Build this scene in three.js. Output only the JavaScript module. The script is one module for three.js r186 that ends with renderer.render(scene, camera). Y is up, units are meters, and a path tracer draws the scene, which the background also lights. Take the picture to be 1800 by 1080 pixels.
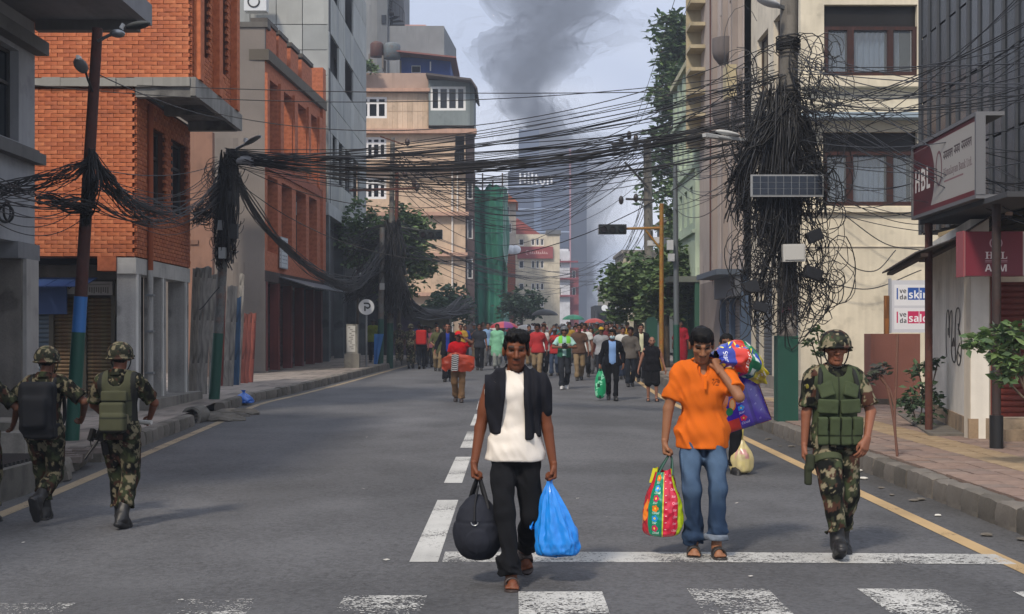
import * as THREE from 'three';
import { mergeGeometries } from 'three/addons/utils/BufferGeometryUtils.js';
import { FontLoader } from 'three/addons/loaders/FontLoader.js';
import { TextGeometry } from 'three/addons/geometries/TextGeometry.js';

// ---------------------------------------------------------------- camera, sky, sun, exposure
const F = 2300, EYE = 1.62, HZ = 592, CX = 900;          // focal length in photo pixels, eye height, horizon row, centre column
const scene = new THREE.Scene();
const camera = new THREE.PerspectiveCamera(2 * Math.atan(HZ / F) * 180 / Math.PI, 1800 / (2 * HZ), 0.2, 4000);
camera.setViewOffset(1800, 2 * HZ, 0, 0, 1800, 1080);    // lens shifted, so that the walls stand upright
camera.position.set(0, EYE, 0);
const renderer = new THREE.WebGLRenderer({ antialias: true });
renderer.toneMapping = THREE.LinearToneMapping;
renderer.toneMappingExposure = 1.58;
renderer.shadowMap.enabled = true;
const sun = new THREE.DirectionalLight(0xfff1de, 2.4);
sun.position.set(-27, 62, 24); sun.target.position.set(0, 0, -30); sun.castShadow = true; sun.shadow.radius = 13;
Object.assign(sun.shadow.camera, { left: -70, right: 70, top: 90, bottom: -70, near: 1, far: 300 });
sun.shadow.mapSize.set(2048, 2048);
scene.add(sun, sun.target);
scene.fog = new THREE.FogExp2(new THREE.Color().setRGB(0.56, 0.63, 0.76), 0.0012);

// ---------------------------------------------------------------- numbers and noise
let seed = 7;
const rnd = () => { seed = (seed + 0x6d2b79f5) | 0; let t = Math.imul(seed ^ (seed >>> 15), 1 | seed); t = (t + Math.imul(t ^ (t >>> 7), 61 | t)) ^ t; return ((t ^ (t >>> 14)) >>> 0) / 4294967296; };
const rr = (a, b) => a + (b - a) * rnd();
const clamp = (x, a = 0, b = 1) => Math.min(b, Math.max(a, x)), lerp = (a, b, t) => a + (b - a) * t;
const sm = (a, b, x) => { const t = clamp((x - a) / (b - a)); return t * t * (3 - 2 * t); };
const hash3 = (x, y, z) => { let h = Math.imul(x, 374761393) ^ Math.imul(y, 668265263) ^ Math.imul(z, 2147483647 ^ 0x5bd1e995); h = Math.imul(h ^ (h >>> 13), 1274126177); h = Math.imul(h ^ (h >>> 15), 0x2c1b3c6d); return ((h ^ (h >>> 16)) >>> 0) / 4294967296; };
function vn(x, y, z) {                                      // value noise -1..1
  const X = Math.floor(x), Y = Math.floor(y), Z = Math.floor(z); let u = x - X, v = y - Y, w = z - Z;
  u = u * u * (3 - 2 * u); v = v * v * (3 - 2 * v); w = w * w * (3 - 2 * w);
  const a = lerp(lerp(hash3(X, Y, Z), hash3(X + 1, Y, Z), u), lerp(hash3(X, Y + 1, Z), hash3(X + 1, Y + 1, Z), u), v);
  const b = lerp(lerp(hash3(X, Y, Z + 1), hash3(X + 1, Y, Z + 1), u), lerp(hash3(X, Y + 1, Z + 1), hash3(X + 1, Y + 1, Z + 1), u), v);
  return (a + (b - a) * w) * 2 - 1;
}
const fbm = (x, y, z, o = 4) => { let s = 0, a = 0.5; for (let i = 0; i < o; i++) { s += a * vn(x, y, z); x *= 2.03; y *= 2.03; z *= 2.03; a *= 0.5; } return s; };
const pn = (x, y, per) => {                                 // tiling value noise, period per cells
  const X = Math.floor(x), Y = Math.floor(y), m = (i) => ((i % per) + per) % per; let u = x - X, v = y - Y; u = u * u * (3 - 2 * u); v = v * v * (3 - 2 * v);
  return lerp(lerp(hash3(m(X), m(Y), per), hash3(m(X + 1), m(Y), per), u), lerp(hash3(m(X), m(Y + 1), per), hash3(m(X + 1), m(Y + 1), per), u), v) * 2 - 1;
};
const pf = (u, v, base, o = 4) => { let s = 0, a = 0.5; for (let i = 0; i < o; i++) { s += a * pn(u * base, v * base, base); base *= 2; a *= 0.55; } return s; };

// the sky: a bright overcast with thin blue-grey cloud
{
  const W = 1024, Hh = 512, d = new Float32Array(W * Hh * 4);
  for (let j = 0; j < Hh; j++) {
    const el = ((j + 0.5) / Hh - 0.5) * Math.PI, y = Math.sin(el), c = Math.cos(el);
    for (let i = 0; i < W; i++) {
      const az = ((i + 0.5) / W - 0.5) * 2 * Math.PI, x = Math.cos(az) * c, z = Math.sin(az) * c;
      const k = 1 / (Math.max(y, 0) + 0.22), n = fbm(x * k * 1.6 + 4, y * 2 + 1, z * k * 1.6, 5), m = fbm(x * k * 4 + 9, 3, z * k * 4, 4);
      const cl = sm(-0.25, 0.35, n * 0.9 + m * 0.35);        // 0 bluish gap, 1 white cloud
      const b = lerp(0.69, 0.74, sm(-0.05, 0.9, y)) * lerp(0.85, 1.08, cl);
      const g = y < 0 ? 0.35 : 1;
      d.set([b * lerp(0.80, 0.95, cl) * g, b * lerp(0.90, 0.99, cl) * g, b * lerp(1.13, 1.1, cl) * g, 1], (j * W + i) * 4);
    }
  }
  const t = new THREE.DataTexture(d, W, Hh, THREE.RGBAFormat, THREE.FloatType);
  t.mapping = THREE.EquirectangularReflectionMapping; t.magFilter = THREE.LinearFilter; t.needsUpdate = true;
  scene.background = t; scene.environment = t;
}

// ---------------------------------------------------------------- places
const V = (x, y, z) => new THREE.Vector3(x, y, z);
const G = (d) => { const t = d - 26, s = Math.log(1 + Math.exp(clamp(t / 3, -30, 30))) * 3 * 0.018; return 2.0 * (1 - Math.exp(-s / 2.0)); };   // the street climbs gently beyond 26 m
const at = (px, py, d) => V((px - CX) * d / F, EYE - (py - HZ) * d / F, -d);      // the point that is d metres deep behind a photo pixel
const px2x = (px, d) => (px - CX) * d / F, py2y = (py, d) => EYE - (py - HZ) * d / F;
function groundAt(px, py, lift = 0) { let lo = 3, hi = 300; for (let i = 0; i < 50; i++) { const m = (lo + hi) / 2; if (HZ + F * (EYE - G(m) - lift) / m > py) lo = m; else hi = m; } return at(px, py, lo); }
function curve1(pts) { return (t) => { if (t <= pts[0][0]) return pts[0][1]; for (let i = 1; i < pts.length; i++) if (t <= pts[i][0]) { const [a, b] = pts[i - 1], [c, d] = pts[i], m = (j) => { const p = pts[Math.max(0, j - 1)], n = pts[Math.min(pts.length - 1, j + 1)]; return (n[1] - p[1]) / (n[0] - p[0]); }; const h = c - a, u = (t - a) / h, u2 = u * u, u3 = u2 * u; return (2 * u3 - 3 * u2 + 1) * b + (u3 - 2 * u2 + u) * h * m(i - 1) + (-2 * u3 + 3 * u2) * d + (u3 - u2) * h * m(i); } return pts[pts.length - 1][1]; }; }
const kerbL = curve1([[3, -4.75], [9, -4.9], [12.9, -5.05], [19.5, -5.5], [24.4, -5.8], [30, -6.1], [33.5, -5.8], [40.5, -5.3], [53, -4.65], [70, -3.6], [100, -1.4], [160, 6], [300, 30]]);
const kerbR = curve1([[3, 4.2], [10, 4.2], [24, 4.35], [33, 4.35], [45, 4.7], [60, 5.6], [80, 7.2], [100, 9.2], [160, 17], [300, 42]]);
const SIDE = 0.2;                                            // pavement height over the road

// ---------------------------------------------------------------- textures and materials
const toS = (x) => { x = clamp(x); return 255 * (x <= 0.0031308 ? 12.92 * x : 1.055 * Math.pow(x, 1 / 2.4) - 0.055); };
function tex(n, m, fn, rep = 1, data = false) {              // fn(u, v) -> grey or [r, g, b], linear
  const d = new Uint8Array(n * m * 4);
  for (let j = 0; j < m; j++) for (let i = 0; i < n; i++) { let c = fn((i + 0.5) / n, (j + 0.5) / m); if (!Array.isArray(c)) c = [c, c, c]; const o = (j * n + i) * 4; for (let k = 0; k < 3; k++) d[o + k] = data ? clamp(c[k]) * 255 : toS(c[k]); d[o + 3] = 255; }
  const t = new THREE.DataTexture(d, n, m); t.wrapS = t.wrapT = THREE.RepeatWrapping; t.magFilter = THREE.LinearFilter; t.minFilter = THREE.LinearMipmapLinearFilter; t.generateMipmaps = true;
  if (!data) t.colorSpace = THREE.SRGBColorSpace; t.repeat.set(rep, rep); t.needsUpdate = true; return t;
}
function canvasTex(w, h, draw) { const c = document.createElement('canvas'); c.width = w; c.height = h; const g = c.getContext('2d'); draw(g, w, h); const t = new THREE.CanvasTexture(c); t.colorSpace = THREE.SRGBColorSpace; t.anisotropy = 8; return t; }
const T = {
  asphalt: tex(1024, 1024, (u, v) => 0.86 + 0.22 * pf(u, v, 6, 3) + 0.34 * pn(u * 340, v * 340, 340) * (0.6 + 0.4 * pn(u * 40, v * 40, 40)) + 0.16 * pn(u * 150, v * 150, 150) - 0.3 * sm(0.022, 0.004, Math.abs(pf(u, v, 3, 4) + 0.02 * pn(u * 60, v * 60, 60))) * sm(-0.1, 0.3, pf(u + 0.5, v, 3, 2)), 1 / 5),
  asphaltB: tex(512, 512, (u, v) => 0.5 + 0.4 * pn(u * 256, v * 256, 256) + 0.2 * pn(u * 90, v * 90, 90), 1 / 2, true),
  plaster: tex(512, 512, (u, v) => { const s = pf(u, v, 5, 5), st = pn(u * 60, v * 4, 4 * 15) * 0.5 + pn(u * 24, v * 2, 24) * 0.5; return 0.88 + 0.2 * s + 0.09 * st - 0.12 * sm(0.25, 0.6, pf(u + 0.3, v, 9, 4)); }, 1 / 3),
  concrete: tex(512, 512, (u, v) => { const s = pf(u, v, 4, 5), st = pn(u * 36, v * 3, 36), sp = pn(u * 200, v * 200, 200); return 0.82 + 0.38 * s + 0.16 * st + 0.07 * sp - 0.3 * sm(0.2, 0.5, pf(u, v + 0.4, 7, 4)); }, 1 / 3.5),
  stain: tex(512, 512, (u, v) => { const s = pf(u, v, 3, 5), dr = sm(0.1, 0.8, pn(u * 40, v * 2, 40) + 0.6 * pn(u * 90, v * 5, 90)); return 0.9 + 0.22 * s - 0.34 * dr * (0.5 + s); }, 1 / 4),
  fine: tex(256, 256, (u, v) => 0.5 + 0.35 * pf(u, v, 16, 4) + 0.2 * pn(u * 128, v * 128, 128), 1 / 0.8, true),
  wood: tex(256, 256, (u, v) => 0.75 + 0.3 * pn(u * 40 + 2 * pn(u * 6, v * 3, 6), v * 3, 40) + 0.22 * pf(u, v, 5, 4) - 0.25 * sm(0.3, 0.8, pn(u * 14, v * 2, 14)), 1),
  brickface: tex(256, 256, (u, v) => [0.85 + 0.3 * pf(u, v, 8, 4) + 0.12 * pn(u * 100, v * 100, 100), 0.83 + 0.36 * pf(u, v, 8, 4), 0.8 + 0.4 * pf(u, v, 8, 4)], 1 / 0.6),
  rust: tex(256, 256, (u, v) => { const s = sm(-0.1, 0.4, pf(u, v, 6, 4)); return [lerp(1, 1.2, s), lerp(1, 0.8, s), lerp(1, 0.7, s)].map((x) => x * (0.75 + 0.35 * pf(u, v, 20, 3))); }, 1),
};
const mats = new Map();
// colour as '#srgb'; look: map, bump, rough, metal and so on
function M(color, o = {}) {
  const key = color + JSON.stringify({ ...o, map: o.map?.uuid, bump: o.bump?.uuid, alpha: o.alpha?.uuid });
  if (mats.has(key)) return mats.get(key);
  const P = o.coat || o.trans || o.sheen ? THREE.MeshPhysicalMaterial : THREE.MeshStandardMaterial;
  const m = new P({ color: new THREE.Color(color), roughness: o.rough ?? 0.85, metalness: o.metal ?? 0, side: o.side ?? THREE.FrontSide });
  if (o.map) m.map = o.map;
  if (o.bump) { m.bumpMap = o.bump; m.bumpScale = o.bs ?? 0.004; }
  if (o.vc) m.vertexColors = true;
  if (o.alpha) { m.alphaMap = o.alpha; m.alphaTest = 0.5; }
  if (o.cut) m.alphaTest = o.cut;
  if (o.op) { m.transparent = true; m.opacity = o.op; }
  if (o.coat) { m.clearcoat = o.coat; m.clearcoatRoughness = 0.2; }
  if (o.trans) { m.transmission = o.trans; m.thickness = 0; }
  if (o.sheen) { m.sheen = o.sheen; m.sheenColor = new THREE.Color(color); }
  mats.set(key, m); return m;
}
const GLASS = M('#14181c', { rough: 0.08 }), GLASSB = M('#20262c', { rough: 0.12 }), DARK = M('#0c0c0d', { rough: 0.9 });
const STEEL = M('#8d9194', { rough: 0.45, metal: 0.8 }), RUST = M('#5a3428', { map: T.rust, rough: 0.8 }), BLACKP = M('#151517', { rough: 0.5 });
const CONC = (c = '#8a8883') => M(c, { map: T.concrete, bump: T.fine, bs: 0.004, rough: 0.92 });
const PLAS = (c) => M(c, { map: T.plaster, bump: T.fine, bs: 0.003, rough: 0.9 });
const STAIN = (c) => M(c, { map: T.stain, bump: T.fine, bs: 0.003, rough: 0.92 });

// ---------------------------------------------------------------- naming
const used = {};
const numbered = (n) => { const k = used[n] = (used[n] ?? -1) + 1; return k ? n + '_' + String(k).padStart(3, '0') : n; };
function tag(o, label, category, group, kind) { if (label) o.userData.label = label; if (category) o.userData.category = category; if (group) o.userData.group = group; if (kind) o.userData.kind = kind; return o; }
function thing(name, label, category, pos = V(0, 0, 0), group, kind) { const o = new THREE.Group(); o.name = numbered(name); o.position.copy(pos); scene.add(o); return tag(o, label, category, group, kind); }
const shade = (m) => { m.castShadow = m.receiveShadow = true; return m; };
function put(geo, name, mat, parent = scene) {               // geo in world metres -> named mesh under parent
  if (parent !== scene) { parent.updateWorldMatrix(true, false); geo.applyMatrix4(parent.matrixWorld.clone().invert()); }
  const m = shade(new THREE.Mesh(geo, mat)); m.name = parent === scene ? numbered(name) : name; parent.add(m); return m;
}
// metre uv by the dominant axis of each face
function boxUV(g) {
  const p = g.attributes.position, n = g.attributes.normal, uv = new Float32Array(p.count * 2);
  for (let i = 0; i < p.count; i++) {
    const ax = Math.abs(n.getX(i)), ay = Math.abs(n.getY(i)), az = Math.abs(n.getZ(i)), x = p.getX(i), y = p.getY(i), z = p.getZ(i);
    if (ay > ax && ay > az) { uv[2 * i] = x; uv[2 * i + 1] = z; } else if (ax > az) { uv[2 * i] = z; uv[2 * i + 1] = y; } else { uv[2 * i] = x; uv[2 * i + 1] = y; }
  }
  g.setAttribute('uv', new THREE.BufferAttribute(uv, 2)); return g;
}
class MB {                                                    // collects shapes, then builds ONE mesh
  constructor() { this.g = []; }
  add(g, keepUV) { g = g.index ? g.toNonIndexed() : g; if (!keepUV) boxUV(g); for (const k of Object.keys(g.attributes)) if (!['position', 'normal', 'uv', 'color'].includes(k)) g.deleteAttribute(k); this.g.push(g); return this; }
  box(x0, y0, z0, x1, y1, z1) { const g = new THREE.BoxGeometry(Math.abs(x1 - x0), Math.abs(y1 - y0), Math.abs(z1 - z0)); g.translate((x0 + x1) / 2, (y0 + y1) / 2, (z0 + z1) / 2); return this.add(g); }
  fbox(f, s0, s1, y0, y1, n0, n1) { const g = new THREE.BoxGeometry(Math.abs(s1 - s0), Math.abs(y1 - y0), Math.abs(n1 - n0)); g.translate((s0 + s1) / 2, (y0 + y1) / 2, (n0 + n1) / 2); this.add(g); const q = this.g[this.g.length - 1]; q.applyMatrix4(f.m); return this; }
  bar(a, b, r, r2 = r, seg = 8) { const l = a.distanceTo(b), g = new THREE.CylinderGeometry(r2, r, l, seg); g.applyQuaternion(new THREE.Quaternion().setFromUnitVectors(V(0, 1, 0), b.clone().sub(a).normalize())); g.translate((a.x + b.x) / 2, (a.y + b.y) / 2, (a.z + b.z) / 2); return this.add(g); }
  beam(a, b, w, h) { const l = a.distanceTo(b), g = new THREE.BoxGeometry(w, h, l); const q = new THREE.Matrix4().lookAt(a, b, Math.abs(b.y - a.y) > 0.99 * l ? V(0, 0, 1) : V(0, 1, 0)); g.applyMatrix4(q); g.translate((a.x + b.x) / 2, (a.y + b.y) / 2, (a.z + b.z) / 2); return this.add(g); }
  tube(pts, r, seg = 12, rad = 5, closed = false) { return this.add(new THREE.TubeGeometry(new THREE.CatmullRomCurve3(pts, closed), seg, r, rad, closed)); }
  poly(pts, depth, f) { const s = new THREE.Shape(pts.map((p) => new THREE.Vector2(p[0], p[1]))); const g = new THREE.ExtrudeGeometry(s, { depth, bevelEnabled: false }); this.add(g); if (f) this.g[this.g.length - 1].applyMatrix4(f.m); return this; }
  mesh(name, mat, parent = scene) { const g = this.g.length > 1 ? mergeGeometries(this.g) : this.g[0]; return put(g, name, mat, parent); }
}
// a wall frame: s runs along from A to B (seen from outside, left to right), y up, n out of the wall
function frame(ax, az, bx, bz) {
  const s = V(bx - ax, 0, bz - az), len = s.length(); s.normalize(); const n = V(-s.z, 0, s.x);
  const m = new THREE.Matrix4().makeBasis(s, V(0, 1, 0), n).setPosition(ax, 0, az);
  return { m, len, p: (a, y, b = 0) => V(a, y, b).applyMatrix4(m) };
}
// wall slab behind the plane n = 0 with rectangular openings [s0, s1, y0, y1]
function holed(mb, f, s0, s1, y0, y1, th, holes, n1 = 0) {
  const S = [...new Set([s0, s1, ...holes.flatMap((h) => [h[0], h[1]])])].filter((v) => v >= s0 && v <= s1).sort((a, b) => a - b);
  for (let i = 0; i + 1 < S.length; i++) {
    const c = (S[i] + S[i + 1]) / 2, hs = holes.filter((h) => h[0] < c && h[1] > c).sort((a, b) => a[2] - b[2]); let y = y0;
    for (const h of hs) { if (h[2] > y) mb.fbox(f, S[i], S[i + 1], y, h[2], n1 - th, n1); y = Math.max(y, h[3]); }
    if (y < y1) mb.fbox(f, S[i], S[i + 1], y, y1, n1 - th, n1);
  }
}
// a window in an opening: frame bars, one pane per light
function windowIn(parent, f, [s0, s1, y0, y1], { cols = 2, rows = 1, rowAt, mat = M('#d8d8d4', { rough: 0.6 }), glass = GLASS, bar = 0.05, n = -0.12, dark = true, sill } = {}) {
  const b = new MB();
  b.fbox(f, s0, s1, y0, y0 + bar, n - 0.03, n + 0.03); b.fbox(f, s0, s1, y1 - bar, y1, n - 0.03, n + 0.03);
  const ys = [y0 + bar, ...(rowAt ?? Array.from({ length: rows - 1 }, (_, i) => lerp(y0, y1, (i + 1) / rows))), y1 - bar];
  b.fbox(f, s0, s0 + bar, y0 + bar, y1 - bar, n - 0.03, n + 0.03); b.fbox(f, s1 - bar, s1, y0 + bar, y1 - bar, n - 0.03, n + 0.03);
  for (let i = 1; i < cols; i++) { const s = lerp(s0, s1, i / cols); b.fbox(f, s - bar / 2, s + bar / 2, y0 + bar, y1 - bar, n - 0.03, n + 0.03); }
  for (let j = 1; j < ys.length - 1; j++) b.fbox(f, s0 + bar, s1 - bar, ys[j] - bar / 2, ys[j] + bar / 2, n - 0.027, n + 0.027);
  const w = b.mesh('window', mat, parent);
  for (let i = 0; i < cols; i++) for (let j = 0; j + 1 < ys.length; j++) new MB().fbox(f, lerp(s0, s1, i / cols) + 0.005, lerp(s0, s1, (i + 1) / cols) - 0.005, ys[j] + 0.003, ys[j + 1] - 0.003, n - 0.012 - 0.004 * ((i + j) % 2), n - 0.004 * ((i + j) % 2)).mesh('pane', glass, w);
  if (sill) new MB().fbox(f, s0 - 0.06, s1 + 0.06, y0 - 0.07, y0 - 0.002, -0.1, 0.07).mesh('sill', sill, w);
  return w;
}
// a roller shutter: curved slats one by one
function shutter(parent, f, s0, s1, y0, y1, mat, n = -0.1, pitch = 0.085, name = 'shutter_slat') {
  const cnt = Math.floor((y1 - y0) / pitch), sh = new THREE.Shape(); sh.moveTo(0, -pitch / 2); sh.quadraticCurveTo(0.03, -pitch * 0.2, 0.012, pitch * 0.36); sh.lineTo(0, pitch / 2); sh.lineTo(-0.012, pitch / 2); sh.lineTo(-0.012, -pitch / 2);
  const e = new THREE.ExtrudeGeometry(sh, { depth: s1 - s0, bevelEnabled: false, curveSegments: 4 }); e.rotateY(-Math.PI / 2); e.translate(s1 - s0, 0, 0); boxUV(e);
  const base = new MB(); base.fbox(f, s0, s1, y0 - 0.06, y0, n - 0.03, n + 0.01);
  const head = base.mesh('bottom_rail', mat, parent); parent.updateWorldMatrix(true, false); const inv = parent.matrixWorld.clone().invert();
  for (let i = 0; i < cnt; i++) { const m = shade(new THREE.Mesh(e, mat)); m.name = name; m.matrixAutoUpdate = true; const mm = inv.clone().multiply(f.m).multiply(new THREE.Matrix4().makeTranslation(s0, y0 + pitch * (i + 0.5), n)); mm.decompose(m.position, m.quaternion, m.scale); parent.add(m); }
  return head;
}
// ---------------------------------------------------------------- ground, road, paint
function sheet(name, mat, xs, ds, y, col) {                  // a sheet over (u across, d deep); xs(u, d) gives x
  const nu = xs.n, nd = ds.length, pos = [], colr = [], idx = [], uv = [];
  for (let j = 0; j < nd; j++) for (let i = 0; i <= nu; i++) { const d = ds[j], x = xs(i / nu, d); pos.push(x, y(x, d), -d); uv.push(x, d); if (col) { const c = col(x, d); colr.push(...(Array.isArray(c) ? c : [c, c, c])); } }
  for (let j = 0; j + 1 < nd; j++) for (let i = 0; i < nu; i++) { const a = j * (nu + 1) + i, b = a + 1, c = a + nu + 1, e = c + 1; idx.push(a, b, c, b, e, c); }
  const g = new THREE.BufferGeometry(); g.setAttribute('position', new THREE.Float32BufferAttribute(pos, 3)); g.setAttribute('uv', new THREE.Float32BufferAttribute(uv, 2)); if (col) g.setAttribute('color', new THREE.Float32BufferAttribute(colr, 3)); g.setIndex(idx); g.computeVertexNormals();
  return put(g, name, mat);
}
const steps = (a, b, n, p = 1) => Array.from({ length: n + 1 }, (_, i) => lerp(a, b, Math.pow(i / n, p)));
const across = (n, f) => Object.assign(f, { n });
const gMat = M('#8b857b', { map: T.concrete, bump: T.asphaltB, bs: 0.006, rough: 0.95 });
tag(sheet('ground', gMat, across(24, (u) => lerp(-220, 220, u)), [...steps(-60, 10, 8), ...steps(12, 160, 74), ...steps(180, 640, 8)], (x, d) => G(d) - 0.02), null, null, null, 'structure');
const rMat = M('#ffffff', { map: T.asphalt, bump: T.asphaltB, bs: 0.006, rough: 0.86, vc: true });
const worn = (x, d) => {
  const c = (kerbL(d) + kerbR(d)) / 2, a = Math.abs(x - c);
  let v = 0.1 * (1 + 0.34 * fbm(x * 0.5, d * 0.16, 3, 4) + 0.12 * fbm(x * 2.3, d * 0.7, 5, 3));
  v *= 1 + 0.1 * Math.exp(-(((a - 1.2) / 0.5) ** 2)) + 0.1 * Math.exp(-(((a - 3.0) / 0.5) ** 2));     // polished wheel tracks
  const gut = Math.max(sm(0.75, 0.05, kerbR(d) - x), 0.7 * sm(0.6, 0.05, x - kerbL(d))) * (0.6 + 0.5 * fbm(x * 2, d * 1.3, 8, 3)); // dirt in the gutter
  const dirt = [0.052, 0.047, 0.04]; v *= 1 - 0.2 * sm(0.1, 0.4, fbm(x * 0.8, d * 0.5, 17, 3)); v *= 1 - 0.35 * sm(0.03, 0.0, Math.abs(fbm(x * 0.55 + 7, d * 0.22, 31, 4))) * sm(0.0, 0.3, vn(x * 0.3, d * 0.1, 5));
  return [lerp(v * 0.99, dirt[0], gut), lerp(v, dirt[1], gut), lerp(v * 1.05, dirt[2], gut)];
};
tag(sheet('road', rMat, across(60, (u, d) => lerp(kerbL(d) - 0.35, kerbR(d) + 0.3, u)), [...steps(-30, 4, 12), ...steps(4.2, 60, 170, 1.25), ...steps(62, 300, 60)], (x, d) => G(d) + 0.004 - 0.02 * sm(1, 4.6, Math.abs(x - (kerbL(d) + kerbR(d)) / 2)), worn), null, null, null, 'structure');
const roadY = (x, d) => G(d) + 0.004 - 0.02 * sm(1, 4.6, Math.abs(x - (kerbL(d) + kerbR(d)) / 2)) + 0.004;
// worn paint: holes cut by an alpha map, never past the paint's own edge
const wornTex = (k, s) => tex(512, 512, (u, v) => { const n = 1.0 * pf(u, v, 4, 4) + 0.55 * pn(u * 150, v * 150, 150) + 0.5 * pn(u * 60, v * 200, 20) + 0.3 * pn(u * 256, v * 256, 256); return n + k * 2.2 > -0.12 ? 1 : 0; }, 1 / s, true);
const WORN = [0.2, 0.06, -0.09, -0.22, 0.4].map((k) => wornTex(k, 1.6));
const paint = (wear, c = '#bcbcb8') => M(c, { alpha: WORN[wear], map: T.plaster, rough: 0.8 });
const stripe = (name, mat, x0, x1, d0, d1, n = 6) => { const m = sheet(name, mat, across(2, (u, d) => lerp(typeof x0 === 'function' ? x0(d) : x0, typeof x1 === 'function' ? x1(d) : x1, u)), steps(d0, d1, n), roadY); m.userData.kind = 'structure'; return m; };
for (const [a, b, d1, w] of [[-3.15, -2.65, 7.95, 3], [-2.05, -1.55, 8.05, 3], [-1.04, -0.53, 8.15, 3], [0.04, 0.57, 8.27, 1], [1.12, 1.64, 8.38, 2], [2.22, 2.74, 8.41, 2], [3.2, 3.72, 8.35, 1]]) stripe('crossing_stripe', paint(w), a, b, 4.6, d1);
stripe('stop_line', paint(1), -0.5, 3.62, 9.36, 9.8);
stripe('centre_line', paint(0), -0.735, -0.53, 9.36, 12.9);
for (let i = 0, d = 14.4; i < 9; i++, d += 4.5) { const c = (k) => (k < 24 ? -0.65 : lerp(-0.65, (kerbL(k) + kerbR(k)) / 2, sm(24, 50, k))); stripe('centre_line', paint(i % 2), (k) => c(k) - 0.1, (k) => c(k) + 0.1, d, d + 3.1); }
stripe('edge_line', paint(4, '#b79b70'), (d) => kerbR(d) - 0.68, (d) => kerbR(d) - 0.53, 4, 60, 60);
stripe('edge_line', paint(0, '#9d8c72'), (d) => kerbL(d) + 0.24, (d) => kerbL(d) + 0.39, 4, 66, 60);

// ---------------------------------------------------------------- pavements and kerbs
function stoneGeo(l, h, w, s) {                               // one worn kerb stone, top edges rounded off
  const g = new THREE.BoxGeometry(w, h, l, 4, 4, 5), p = g.attributes.position;
  for (let i = 0; i < p.count; i++) {
    let x = p.getX(i), y = p.getY(i), z = p.getZ(i); const hx = w / 2, hy = h / 2, r = 0.05;
    if (y > hy - r) { const dx = Math.abs(x) - (hx - r); if (dx > 0) { const dy = y - (hy - r), q = Math.hypot(dx, dy); if (q > r) { x = Math.sign(x) * (hx - r + dx * r / q); y = hy - r + dy * r / q; } } }
    const ez = sm(l / 2 - 0.04, l / 2, Math.abs(z)); x *= 1 - 0.08 * ez; y -= 0.012 * ez * (y > 0 ? 1 : 0);
    const n = vn(x * 14 + s * 9, y * 14, z * 14 + s), m = vn(x * 40, y * 40 + s, z * 40);
    p.setXYZ(i, x + 0.012 * n + 0.004 * m, y + 0.010 * n * (y > 0 ? 1 : 0), z * (1 - 0.004));
  }
  g.computeVertexNormals(); return boxUV(g);
}
const kGeo = [0, 1, 2, 3, 4].map((s) => stoneGeo(0.44, 0.36, 0.24, s));
const kMat = [CONC('#67625a'), CONC('#716b63'), CONC('#5d5850')];
function kerbRun(parent, fx, side, d0, d1, skip) {
  for (let d = d0, i = 0; d < d1; d += 0.45, i++) {
    if (skip && skip(d)) continue;
    const dd = 0.2, tx = Math.atan2((fx(d + dd) - fx(d - dd)) * 1, 2 * dd), m = shade(new THREE.Mesh(kGeo[Math.floor(rnd() * 5)], kMat[Math.floor(rnd() * 3)]));
    m.name = 'kerb_stone'; m.position.set(fx(d) + side * (0.11 + rr(-0.008, 0.008)), G(d) + SIDE - 0.18 + rr(-0.014, 0.008), -d); m.rotation.set(rr(-0.01, 0.01), -tx + rr(-0.02, 0.02), rr(-0.02, 0.02) * side); parent.add(m);
  }
}
const kR = thing('kerb', null, null); kR.userData.kind = 'structure'; kerbRun(kR, kerbR, 1, 6.2, 48);
const kL = thing('kerb', null, null); kL.userData.kind = 'structure'; kerbRun(kL, kerbL, -1, 17.2, 62, (d) => (d > 23.8 && d < 27.2));
function slab(name, mat, fa, fb, d0, d1, n, lift, col) { const m = sheet(name, mat, across(10, (u, d) => lerp(fa(d), fb(d), u)), steps(d0, d1, n), (x, d) => G(d) + SIDE + lift, col); m.userData.kind = 'structure'; return m; }
const paveMat = M('#ffffff', { map: T.concrete, bump: T.asphaltB, bs: 0.004, rough: 0.92, vc: true });
const paveCol = (x, d) => { const n = fbm(x * 0.9, d * 0.6, 2, 4); return [0.25 + 0.1 * n, 0.215 + 0.09 * n, 0.185 + 0.08 * n]; };
slab('pavement', paveMat, (d) => kerbR(d) + 0.2, (d) => kerbR(d) + 9, 3, 60, 50, -0.03, paveCol);
slab('pavement', paveMat, (d) => kerbL(d) - 9, (d) => kerbL(d) - 0.2, 14.6, 62, 60, -0.012, paveCol);
const wall60 = (d) => sm(0, 1, d);
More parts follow.
